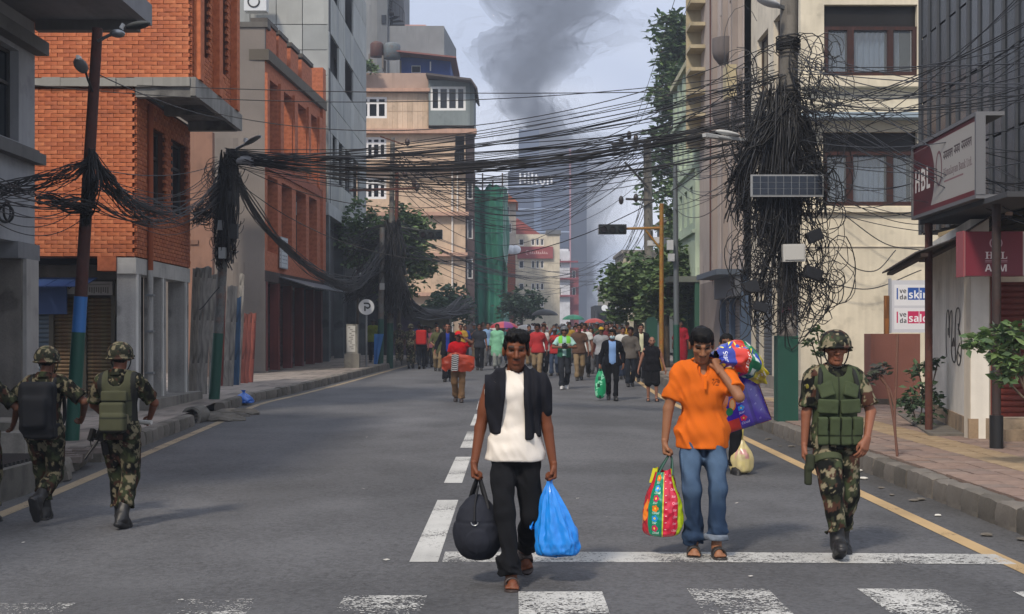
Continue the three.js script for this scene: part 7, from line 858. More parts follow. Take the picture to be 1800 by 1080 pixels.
  const H_ = o.shoes; if (H_) for (const s of S) {
    const k = footFrame(J, s); let fn, bb = bnd([k.P(-0.08, -0.09, 0), k.P(0.2, -0.09, 0), J['ank' + s]], 0.09);
    const hg = (f, a, b, t) => { f.k = t; return f; };
    if (H_.style === 'sandal') { const q0 = new THREE.Quaternion().setFromRotationMatrix(new THREE.Matrix4().makeBasis(k.R, k.U, k.Fd)), sole = join([cap(k.P(-0.045, -0.084, 0), k.P(0.02, -0.084, 0), 0.04), cap(k.P(0.02, -0.084, 0), k.P(0.115, -0.084, 0), 0.04, 0.052)], 0.02), pt = plane(k.P(0, -0.075, 0), k.U), pb = plane(k.P(0, -0.098, 0), k.U), st = join([cap(k.P(0.045, -0.05, 0), k.P(0.1, -0.06, 0), 0.052, 0.054)], 0.02), s1 = plane(k.P(0.035, 0, 0), k.Fd), s2 = plane(k.P(H_.strap ?? 0.095, 0, 0), k.Fd), inn = join([cap(k.P(-0.03, -0.05, 0), k.P(0.12, -0.06, 0), 0.036, 0.04)], 0.02); fn = (x, y, z) => Math.min(Math.max(sole(x, y, z), pt(x, y, z), -pb(x, y, z)), Math.max(st(x, y, z), -s1(x, y, z), s2(x, y, z), -inn(x, y, z), -pb(x, y, z))); }
    else { const b = H_.style === 'boot', up = [cap(k.P(-0.035, -0.05, 0), k.P(0.1, -0.052, 0), 0.042, 0.04, 0.03), cap(k.P(0.1, -0.052, 0), k.P(0.15, -0.058, 0), 0.04, 0.034, 0.03), cap(k.P(0, 0, 0), k.P(0.07, -0.035, 0), 0.046, 0.04, 0.04)]; if (b) up.push(cap(J['ank' + s], J['ank' + s].clone().lerp(J['knee' + s], 0.38), 0.052, 0.058, 0.04)); const u = join(up, 0.03), pb = plane(k.P(0, -0.088, 0), k.U), sole = join([cap(k.P(-0.045, -0.08, 0), k.P(0.06, -0.08, 0), 0.043, 0.044), cap(k.P(0.06, -0.08, 0), k.P(0.155, -0.08, 0), 0.047, 0.04)], 0.02), pt = plane(k.P(0, -0.068, 0), k.U), pn = plane(k.P(0, b ? -0.105 : -0.095, 0), k.U); fn = (x, y, z) => Math.min(Math.max(u(x, y, z) - 0.003 * vn(x * 40, y * 40, z * 40), -pb(x, y, z)), Math.max(sole(x, y, z), pt(x, y, z), -pn(x, y, z))); if (b) bb = bnd([k.P(-0.08, -0.09, 0), k.P(0.2, -0.09, 0), J['ank' + s], J['ank' + s].clone().lerp(J['knee' + s], 0.4)], 0.08); }
    out.push([H_.name ?? 'shoe', meshSDF(fn, bb[0], bb[1], 0.007 * Math.min(q, 2), H_.col), 'shoe']);
  }
  return { out, J, HM, c };
}
function placePerson(label, pos, o, extra) {
  const r = personMeshes(o), s = o.h / 1.72, t = thing('person', label, 'person', pos, o.group); t.rotation.y = o.yaw ?? 0; t.scale.setScalar(s);
  for (const [n, g, m] of r.out) { const k = shade(new THREE.Mesh(g, VC[m])); k.name = n; t.add(k); }
  if (extra) extra(r, (n, g, m) => { const k = shade(new THREE.Mesh(g, typeof m === 'string' ? VC[m] : m)); k.name = n; t.add(k); return k; });
  t.updateMatrixWorld(true); r.t = t; r.w = (p) => p.clone().applyMatrix4(t.matrixWorld); return r;
}
const flat = (hex) => { const c = lin(hex); return () => c; };
// ---------------------------------------------------------------- the people near the camera
const rp = (px, d) => { const x = px2x(px, d); return V(x, roadY(x, d) - 0.003, -d); };
function vcol(g, c) { g.setAttribute('color', new THREE.Float32BufferAttribute(Float32Array.from({ length: g.attributes.position.count * 3 }, (_, i) => c[i % 3]), 3)); return g; }
function surf(fn, nu, nv, col) { const pos = [], idx = [], uv = [], cc = []; for (let j = 0; j <= nv; j++) for (let i = 0; i <= nu; i++) { const p = fn(i / nu, j / nv); pos.push(p.x, p.y, p.z); uv.push(i / nu, j / nv); if (col) cc.push(...col(i / nu, j / nv, p)); } for (let j = 0; j < nv; j++) for (let i = 0; i < nu; i++) { const a = j * (nu + 1) + i; idx.push(a, a + 1, a + nu + 1, a + 1, a + nu + 2, a + nu + 1); } const g = new THREE.BufferGeometry(); g.setAttribute('position', new THREE.Float32BufferAttribute(pos, 3)); g.setAttribute('uv', new THREE.Float32BufferAttribute(uv, 2)); if (col) g.setAttribute('color', new THREE.Float32BufferAttribute(cc, 3)); g.setIndex(idx); g.computeVertexNormals(); return g; }
// man with the towel
{
  const d = 8.6, r = placePerson('young man in white sleeveless shirt, black towel round his neck, carrying two bags', rp(905, d), { h: 1.66, skin: '#6a3d28', hc: 0.0036, headS: 1.06, q: 0.85, bareFeet: true, moustache: 0.75, beard: 0.3, w: 0.96, drop: 0.045,
    feet: { A: { x: -0.025, z: 0.2, yaw: 0.05, pitch: 0.02 }, B: { x: 0.075, z: -0.3, y: 0.1, pitch: -0.75, yaw: 0.2 } }, hands: { A: [-0.275, 0.81, 0.05], B: [0.262, 0.8, 0.02] }, elbow: { A: [-0.35, 0, -1], B: [0.3, 0, -1] }, curl: { A: GRIP, B: GRIP }, hdir: { A: [0, -1, 0.05], B: [0.02, -1, 0.05] }, head: { pitch: 0.06, yaw: 0.03, x: 0.008 },
    hair: { style: 'fringe', vol: 0.0, line: 0.068, tip: 0.008 },
    top: { name: 'sleeveless_shirt', sleeve: 0, hem: -0.055, e: 0.022, neckR: 0.074, strap: -0.012, flare: 0.182, wr: 0.011, col: weave('#d9d2c8', 0.06) },
    bottom: { name: 'trousers', col: weave('#16171a', 0.2), waist: 0.02, r: [0.088, 0.074, 0.068, 0.066], t: { A: 0.98, B: 0.97 }, wr: 0.012 }, shoes: { name: 'sandal', style: 'sandal', strap: 0.085, col: (x, y, z) => (vn(x * 30, y * 30, z * 30) > 0.9 ? [0.1, 0.03, 0.02] : [0.035, 0.022, 0.018]) } },
  ({ J, c }, add) => {
    const w = torsoPrims(J, 0.05), arms = ['A', 'B'].map((s) => cap(J['sh' + s], J['sh' + s].clone().lerp(J['el' + s], s === 'B' ? 0.5 : 0.18), 0.076, s === 'B' ? 0.072 : 0.05, 0.04)), f = join([...w, ...arms], 0.05), inn = join(torsoPrims(J, 0.027), 0.05);
    const fn = (x, y, z) => { const dd = f(x, y, z) - 0.014 * vn(x * 16 + y * 5, y * 6, z * 14) - 0.009 * Math.sin(x * 75 + y * 12 + 4 * vn(y * 5, x * 4, 1)); const ax = x - J.neck.x, edge = z > 0.0 ? (ax < 0 ? ax + 0.062 + 0.03 * sm(1.35, 1.0, y) : 0.056 - ax + 0.012 * sm(1.35, 1.0, y)) : -1; const low = z > -0.03 ? (ax < 0 ? 1.015 + 0.01 * vn(x * 20, 1, 1) : 0.985 + 0.06 * Math.max(0, ax - 0.1) + 0.01 * vn(x * 20, 1, 1)) - y : 1.27 - y; const out = Math.abs(ax) - (ax < 0 ? 0.205 : 0.255); const nk = cap(J.up(0.48, 0, -0.02), J.head, 0.063)(x, y, z); return Math.max(smax(smax(dd, edge, 0.012), low, 0.012), out, -nk, -(inn(x, y, z)), y - J.hy - 0.6); };
    add('towel', meshSDF(fn, [-0.36, 0.9, -0.25], [0.36, 1.58, 0.3], 0.0075, weave('#1e1f25', 0.3)), 'cloth');
  });
  // dark duffel in his right hand
  const fA = r.w(r.J.fistA), b = thing('duffel_bag', 'black duffel bag with a metal ring hanging from the man’s right hand'.replace('’', "'"), 'bag', V(fA.x, fA.y - 0.5, fA.z)), C = V(px2x(841, d), py2y(928, d), fA.z);
  const body = join([ell(V(C.x, C.y - 0.02, C.z), 0.165, 0.2, 0.15, 0.05), ell(V(C.x - 0.01, C.y + 0.09, C.z), 0.1, 0.14, 0.1, 0.06)], 0.06); const fn = (x, y, z) => { const u = (x - C.x) / 0.17, v = y - C.y; let dd = body(x, y, z) - 0.006 * vn(x * 14, y * 14, z * 14) - 0.003 * vn(x * 40, y * 30, z * 40); dd += 0.006 * Math.exp(-(((v - 0.055) / 0.008) ** 2)); const rr_ = Math.hypot(x - C.x + 0.0, y - C.y + 0.065); dd -= 0.006 * sm(0.085, 0.075, rr_) * (z > C.z ? 1 : 0); return smax(dd, C.y - 0.2 - y, 0.03); };
  put(meshSDF(fn, [C.x - 0.24, C.y - 0.26, C.z - 0.24], [C.x + 0.24, C.y + 0.3, C.z + 0.24], 0.008, weave([0.016, 0.018, 0.026], 0.25)), 'body', VC.gear, b);
  const hm = M('#121317', { rough: 0.8 }); for (const s of [-1, 1]) new MB().tube([V(C.x + s * 0.07, C.y + 0.14, C.z + 0.08 * s), V(C.x + s * 0.04, fA.y - 0.09, C.z + 0.03 * s), V(fA.x + s * 0.008, fA.y, fA.z), V(C.x + s * 0.03, fA.y - 0.1, C.z - 0.04), V(C.x + s * 0.06, C.y + 0.15, C.z - 0.06)], 0.012, 20, 6).mesh('strap', hm, b);
  const ring = new THREE.TorusGeometry(0.022, 0.0035, 8, 20, Math.PI); ring.rotateZ(Math.PI); ring.translate(C.x - 0.02, C.y + 0.065, C.z + 0.15); put(boxUV(ring), 'ring', M('#c8c8c8', { metal: 1, rough: 0.3 }), b); new MB().tube([V(C.x - 0.02, C.y + 0.07, C.z + 0.15), V(C.x - 0.018, C.y + 0.17, C.z + 0.1), V(fA.x, fA.y - 0.05, fA.z + 0.02)], 0.007, 10, 4).mesh('zip_strap', hm, b);
  // blue plastic bag in his left hand
  const fB = r.w(r.J.fistB), p = thing('plastic_bag', 'bright blue plastic carrier bag hanging from the towel man in front', 'bag', V(fB.x, py2y(977, d), fB.z)), bx = px2x(979, d), yb = py2y(977, d), yt = fB.y - 0.015;
  const prof = curve1([[0, 0.0], [0.02, 0.1], [0.05, 0.126], [0.14, 0.136], [0.32, 0.13], [0.5, 0.108], [0.7, 0.074], [0.86, 0.042], [0.95, 0.02], [1, 0.014]]), bc = lin('#1d80d8');
  const bag = surf((u, v) => { const a = -u * Math.PI * 2, pl = 1 + (0.06 + 0.22 * v) * (0.6 * Math.sin(a * 9 + 2 * vn(v * 3, 1, 1)) + 0.6 * vn(Math.cos(a) * 4, v * 3, Math.sin(a) * 4)) + 0.09 * (0.4 - Math.abs(vn(Math.cos(a) * 5, v * 3.5, Math.sin(a) * 5))) + 0.07 * vn(Math.cos(a) * 2.2, v * 5, Math.sin(a) * 2.2) + 0.05 * vn(Math.cos(a) * 7, v * 14, Math.sin(a) * 7), R = prof(v) * pl, sq = 1 / Math.pow(Math.abs(Math.cos(a)) ** 3 + Math.abs(Math.sin(a)) ** 3, 1 / 3); const k = lerp(sq, 1, sm(0.2, 0.7, v)); return V(lerp(bx, fB.x, sm(0.15, 1, v)) + R * k * Math.cos(a), lerp(yb, yt, v) + 0.012 * vn(a, v * 4, 2) * (1 - v), fB.z + 0.01 + 0.72 * R * k * Math.sin(a)); }, 150, 110, (u, v) => bc.map((c) => c * (1 + 0.1 * vn(u * 30, v * 14, 4))));
  put(bag, 'body', VC.plastic, p); for (const s of [-1, 1]) { const lo = new MB().tube([V(fB.x + s * 0.008, yt, fB.z), V(fB.x + s * 0.025 + 0.01, yt + 0.035, fB.z + 0.012 * s), V(fB.x + 0.02, yt + 0.06, fB.z - 0.02), V(fB.x + s * 0.012, yt + 0.03, fB.z - 0.03), V(fB.x, yt, fB.z)], 0.009, 20, 6); put(vcol(mergeGeometries(lo.g), bc), 'handle', VC.plastic, p); }
  const tr = surf((u, v) => V(bx - 0.13 - 0.05 * u, lerp(py2y(930, d), py2y(918, d), v) + 0.03 * u * vn(v * 6, u * 4, 2), fB.z + 0.03 * Math.sin(u * 7 + v * 4)), 12, 8, () => bc.map((c) => c * 1.2)); put(tr, 'torn_flap', VC.plastic, p);
}
// the man in the orange polo
{
  const d = 9.75, r = placePerson('man in orange polo shirt and jeans with a bag slung on his shoulder', rp(1234, d), { h: 1.7, skin: '#8a5f45', hc: 0.004, headS: 1.06, q: 0.9, bareFeet: true, moustache: 0.85, w: 1.02, lean: 0.04,
    feet: { A: { x: -0.075, z: 0.06, yaw: -0.08 }, B: { x: 0.085, z: 0.16, yaw: 0.08, pitch: 0.06 } }, hands: { A: [-0.285, 0.845, 0.04], B: [0.115, 1.385, 0.125] }, elbow: { A: [-1, 0, -0.6], B: [0.7, -1, 0.35] }, curl: { A: GRIP, B: GRIP }, hdir: { A: [0.02, -1, 0.05], B: [-0.25, 1, -0.35] }, palm: { B: [-0.4, 0, -1] }, thumb: { B: [-1, 0, 0.3] }, shrug: { B: 0.015 }, head: { pitch: 0.42, yaw: -0.03, z: 0.045, y: -0.012, x: -0.015 },
    hair: { style: 'block', vol: 0.004, line: 0.06, tip: 0.004 },
    top: { name: 'polo_shirt', sleeve: 0.72, hem: -0.1, flare: 0.185, e: 0.016, r0: 0.062, r1: 0.072, neckR: 0.074, v: 0.13, collar: true, wr: 0.016, wf: 0.8, col: (x, y, z, nx, ny, nz) => { const k = 1 + 0.07 * vn(x * 9, y * 9, z * 9); if (nz > 0.3 && x > 0.055 && x < 0.115 && y > 1.27 && y < 1.325 && vn(x * 130, y * 130, 1) > 0.15) return [0.16, 0.035, 0.008]; return [0.6 * k, 0.125 * k, 0.012 * k]; } },
    bottom: { name: 'jeans', waist: 0.02, r: [0.09, 0.074, 0.067, 0.062], t: { A: 0.99, B: 0.86 }, wr: 0.012, col: (x, y, z, nx, ny, nz) => { const f = Math.exp(-(((y - 0.7) / 0.2) ** 2)) * sm(0.2, 0.9, nz) * 0.75 + 0.2 * fbm(x * 14, y * 12, z * 14, 3) + 0.25 * Math.exp(-(((y - 0.47) / 0.06) ** 2)) * sm(0.3, 0.9, nz), s = Math.abs(Math.abs(x) - 0.165) < 0.004 ? 1.5 : 1; return [lerp(0.02, 0.085, clamp(f)) * s, lerp(0.038, 0.14, clamp(f)) * s, lerp(0.075, 0.225, clamp(f)) * s]; } }, shoes: { name: 'slide_sandal', style: 'sandal', strap: 0.105, col: flat('#2b2826') } },
  ({ J, c }, add) => {
    const k = J.kneeB, a = J.ankB, e1 = k.clone().lerp(a, 0.79), e2 = k.clone().lerp(a, 0.9), dir = a.clone().sub(k).normalize(), cp = cap(k, a, 0.09, 0.09), p1 = plane(e1, dir), p2 = plane(e2, dir); const bb = bnd([e1, e2], 0.12); add('rolled_cuff', meshSDF((x, y, z) => smax(smax(cp(x, y, z) - 0.012 * vn(x * 22, y * 30 + x * 20, z * 22), -p1(x, y, z), 0.02), p2(x, y, z), 0.02), bb[0], bb[1], 0.008, weave('#6d7682', 0.35, 30)), 'cloth');
    const pl = [rbox(J.up(0.4, 0.0, 0.165), 0.012, 0.055, 0.008, 0.004)]; add('placket', meshSDF(join(pl, 0.01), [-0.04, J.hy + 0.3, 0.08], [0.04, J.hy + 0.5, 0.22], 0.006, flat('#e06a1a')), 'cloth');
  });
  // big striped carrier in his right hand
  const fA = r.w(r.J.fistA), cx = px2x(1165, d), yb = py2y(942, d), yt = py2y(826, d), t = thing('shopping_bag', 'red and green striped glossy shopping bag hanging from the orange man', 'bag', V(cx, yb, fA.z));
  const tx = canvasTex(1024, 512, (g, w, h) => { const cols = ['#0c7f5c', '#c51f37', '#0f9a6a', '#d8462a', '#c51f37', '#0c7f5c', '#d7c21f', '#b5212f']; const seg = [[0, 60, '#b5212f'], [60, 200, '#0c7f5c'], [200, 360, '#cc2440'], [360, 430, '#b3c71c'], [430, 520, '#98202c'], [520, 660, '#0c7f5c'], [660, 830, '#cc2440'], [830, 900, '#b3c71c'], [900, 1024, '#98202c']]; for (const [a, b, c] of seg) { g.fillStyle = c; g.fillRect(a, 0, b - a + 1, h); } for (const x of [200, 360, 660, 830]) { g.fillStyle = '#c4c23a'; g.fillRect(x - 5, 0, 10, h); }
    for (const [x0, x1] of [[60, 200], [520, 660]]) for (let i = 0; i < 6; i++) { const x = (x0 + x1) / 2, y = 50 + i * 76; g.fillStyle = ['#e87a1f', '#2a8fd6', '#c22a55'][i % 3]; for (let k = 0; k < 5; k++) { g.beginPath(); g.arc(x + 20 * Math.cos(k * 1.257), y + 15 * Math.sin(k * 1.257), 13, 0, 7); g.fill(); } g.fillStyle = '#f2d23a'; g.beginPath(); g.arc(x, y, 9, 0, 7); g.fill(); g.fillStyle = '#e9ece9'; g.font = 'italic 24px serif'; g.fillText(['Star', 'Cloud'][i % 2], x - 28, y + 42); }
    for (const [x0, x1] of [[200, 360], [660, 830]]) for (let i = 0; i < 9; i++) { g.fillStyle = '#eecfd2'; g.font = 'italic 24px serif'; g.fillText(['Cloud', 'Star'][i % 2], x0 + 88, 40 + i * 52); g.fillText('••', x0 + 16, 30 + i * 52); } for (const y of [380, 450]) { g.fillStyle = '#e8801f'; g.beginPath(); g.ellipse(960, y, 40, 24, 0.5, 0, 7); g.fill(); g.beginPath(); g.ellipse(30, y - 120, 28, 50, 0, 0, 7); g.fill(); } });
  tx.wrapS = THREE.RepeatWrapping; const prof = curve1([[0, 0.02], [0.03, 0.1], [0.1, 0.135], [0.35, 0.15], [0.6, 0.14], [0.85, 0.1], [1, 0.085]]);
  const g = surf((u, v) => { const a = -u * Math.PI * 2 + 2.9, k = 1 + 0.07 * vn(Math.cos(a) * 3, v * 7, Math.sin(a) * 3) + 0.05 * vn(Math.cos(a) * 8, v * 18, Math.sin(a) * 8), R = prof(v) * k; return V(cx + R * Math.cos(a) * lerp(1, 0.75, v * v) - 0.012 * (1 - v), lerp(yb, yt, v) + (v > 0.99 ? 0.02 * Math.sin(a * 2) : 0), fA.z + 0.02 + R * 0.85 * Math.sin(a)); }, 120, 80); put(g, 'body', new THREE.MeshPhysicalMaterial({ map: tx, roughness: 0.25, clearcoat: 0.35, clearcoatRoughness: 0.2, side: THREE.DoubleSide }), t);
  const hm = M('#16483a', { rough: 0.5 }); for (const s of [-1, 1]) new MB().tube([V(cx - 0.045, yt - 0.02, fA.z + 0.05 * s + 0.02), V(fA.x - 0.015, fA.y - 0.03, fA.z + 0.012 * s), V(fA.x + 0.005, fA.y, fA.z), V(fA.x + 0.02, fA.y - 0.035, fA.z + 0.012 * s), V(cx + 0.06, yt - 0.03, fA.z + 0.05 * s + 0.02)], 0.008, 24, 6).mesh('handle', hm, t); new MB().beam(V(cx - 0.09, yt - 0.09, fA.z + 0.03), V(cx - 0.06, yt + 0.015, fA.z + 0.01), 0.05, 0.008).mesh('yellow_flap', M('#c9c423', { coat: 0.3, rough: 0.3 }), t);
  // purple carrier over the shoulder: a stuffed rectangular bag hanging behind him
  const pz = -d - 0.2, q = thing('shopping_bag', 'purple glossy patterned bag slung over the orange man’s shoulder'.replace('’', "'"), 'bag', V(px2x(1315, d), 1.0, pz)), P = (x, y, z) => at(x, y, d + z);
  const tp = canvasTex(512, 768, (g, w, h) => { g.fillStyle = '#3a1f9a'; g.fillRect(0, 0, w, h); g.fillStyle = '#2b1580'; g.fillRect(330, 0, 40, h); g.fillStyle = '#d3304f'; g.fillRect(0, 0, 70, 250); g.fillStyle = '#b5322a'; g.fillRect(0, 640, 190, 128); g.fillStyle = '#e2751f'; for (const [x, y, a, b] of [[55, 380, 62, 110], [150, 470, 44, 70], [40, 540, 40, 64]]) { g.beginPath(); g.ellipse(x, y, a, b, 0.2, 0, 7); g.fill(); } g.fillStyle = '#e9b47a'; g.beginPath(); g.ellipse(150, 470, 28, 52, 0.2, 0, 7); g.fill(); g.fillStyle = '#1d7a4a'; g.beginPath(); g.ellipse(96, 540, 44, 44, 0, 0, 7); g.fill(); for (let i = 0; i < 6; i++) { const x = 240, y = 70 + i * 118; g.fillStyle = ['#e2401f', '#2d8fe0', '#d42a58'][i % 3]; for (let k = 0; k < 5; k++) { g.beginPath(); g.arc(x + 26 * Math.cos(k * 1.257), y + 20 * Math.sin(k * 1.257), 16, 0, 7); g.fill(); } g.fillStyle = '#f4d84a'; g.beginPath(); g.arc(x, y, 10, 0, 7); g.fill(); g.fillStyle = '#e6e2f4'; g.font = 'italic 34px serif'; g.fillText(['Star', 'Cloud'][i % 2], x - 40, y + 64); } g.fillStyle = '#b9aee8'; for (let i = 0; i < 9; i++) { g.font = 'italic 26px serif'; g.fillText('cl', 400 + (i % 2) * 40, 50 + i * 84); } });
  const c0 = [P(1262, 650, 0.06), P(1316, 626, 0.3), P(1357, 738, 0.4), P(1276, 764, 0.06)], bl = (u, v) => c0[3].clone().lerp(c0[2], u).lerp(c0[0].clone().lerp(c0[1], u), v), nrm = V(-0.35, 0.1, 1).normalize();
  for (const [s, nm] of [[1, 'front_panel'], [-1, 'back_panel']]) put(surf((u, v) => { const e = Math.pow(Math.max(0, 16 * u * (1 - u) * v * (1 - v)), 0.35); return bl(s > 0 ? u : 1 - u, v).addScaledVector(nrm, s * (0.02 + 0.085 * e + 0.012 * vn(u * 6, v * 7, s))); }, 50, 60), nm, new THREE.MeshPhysicalMaterial({ map: tp, roughness: 0.25, clearcoat: 0.35, clearcoatRoughness: 0.2, side: THREE.DoubleSide }), q);
  const tt = canvasTex(256, 256, (g, w, h) => { g.fillStyle = '#d9c51e'; g.fillRect(0, 0, w, 80); g.fillStyle = '#14754e'; g.fillRect(0, 80, w, 56); g.fillStyle = '#c4321f'; g.fillRect(0, 136, w, 60); g.fillStyle = '#1f2f8f'; g.fillRect(0, 196, w, 60); g.fillStyle = '#d8e6df'; for (let i = 0; i < 7; i++) g.fillRect(12 + i * 36, 96, 18, 24); for (let i = 0; i < 60; i++) { g.fillStyle = ['#e8d84a', '#f0efe8', '#1c8a5a', '#d8452c', '#2743b0'][i % 5]; g.beginPath(); g.ellipse((i * 53) % 256, (i * 97) % 256, 5 + (i % 4) * 3, 3 + (i % 3) * 3, i, 0, 7); g.fill(); } g.fillStyle = '#f4f2ea'; g.font = 'italic 22px serif'; for (let i = 0; i < 8; i++) g.fillText('Star', (i * 67) % 220, 30 + i * 30); });
  const wc = P(1290, 628, 0.24), fB = r.w(r.J.fistB); put(surf((u, v) => { const a = u * Math.PI * 2, R = 0.035 + 0.15 * Math.sin(Math.PI * clamp(0.1 + v * 0.78)) + 0.03 * vn(v * 7, Math.cos(a) * 3, Math.sin(a) * 3), c = fB.clone().lerp(P(1338, 662, 0.34), v).add(V(0, 0.075 * Math.sin(Math.PI * v), 0)); return V(c.x + R * 0.4 * Math.sin(a), c.y + R * 0.72 * Math.cos(a), c.z + R * Math.sin(a)); }, 60, 50), 'gathered_top', new THREE.MeshPhysicalMaterial({ map: tt, roughness: 0.25, clearcoat: 0.35, side: THREE.DoubleSide }), q); new MB().tube([P(1250, 625, 0.0), P(1275, 660, 0.1), P(1300, 690, 0.2)], 0.018, 10, 6).mesh('strap', M('#22348f', { coat: 0.3, rough: 0.3 }), q);
}
// walker hidden behind the orange man, with a yellow sack
{
  const d = 15.6, r = placePerson('person in dark clothes mostly hidden behind the orange polo man', rp(1277, d), { h: 1.66, skin: '#6d4833', q: 1.6, feet: { A: { x: -0.08, z: -0.1 }, B: { x: 0.08, z: 0.12 } }, hands: { B: [0.2, 0.78, 0.08], A: [-0.22, 0.8, 0.05] }, curl: { A: GRIP, B: GRIP }, hair: { style: 'short' }, top: { sleeve: 0.7, hem: -0.06, col: weave('#1d1d20') }, bottom: { col: weave('#131417') }, shoes: { name: 'shoe', col: flat('#191817') } });
  const fB = r.w(r.J.fistB), t = thing('yellow_sack', 'pale yellow stuffed plastic sack carried behind the orange polo man', 'sack', V(px2x(1302, d), py2y(830, d), -d + 0.1)), cx = px2x(1301, d), yb = py2y(831, d), yt = py2y(772, d), prof = curve1([[0, 0.03], [0.06, 0.11], [0.3, 0.135], [0.6, 0.12], [0.85, 0.06], [1, 0.03]]);
  put(surf((u, v) => { const a = -u * 6.2832, R = prof(v) * (1 + 0.12 * vn(Math.cos(a) * 3, v * 5, Math.sin(a) * 3)); return V(lerp(cx, fB.x, sm(0.6, 1, v)) + R * Math.cos(a), lerp(yb, yt, v), -d + 0.12 + R * Math.sin(a)); }, 50, 40, (u, v) => { const n = vn(Math.cos(u * 6.28) * 4, v * 6, Math.sin(u * 6.28) * 4); return u > 0.6 && u < 0.85 && v > 0.45 && v < 0.75 && n > -0.2 ? [0.5, 0.26, 0.24] : [0.5 + 0.08 * n, 0.42 + 0.07 * n, 0.2]; }), 'body', VC.plastic, t); new MB().tube([V(fB.x, fB.y, fB.z), V(fB.x + 0.01, (fB.y + yt) / 2, -d + 0.15), V(fB.x, yt, -d + 0.12)], 0.012, 8, 5).mesh('neck', M('#b5a85c', { rough: 0.4 }), t);
}
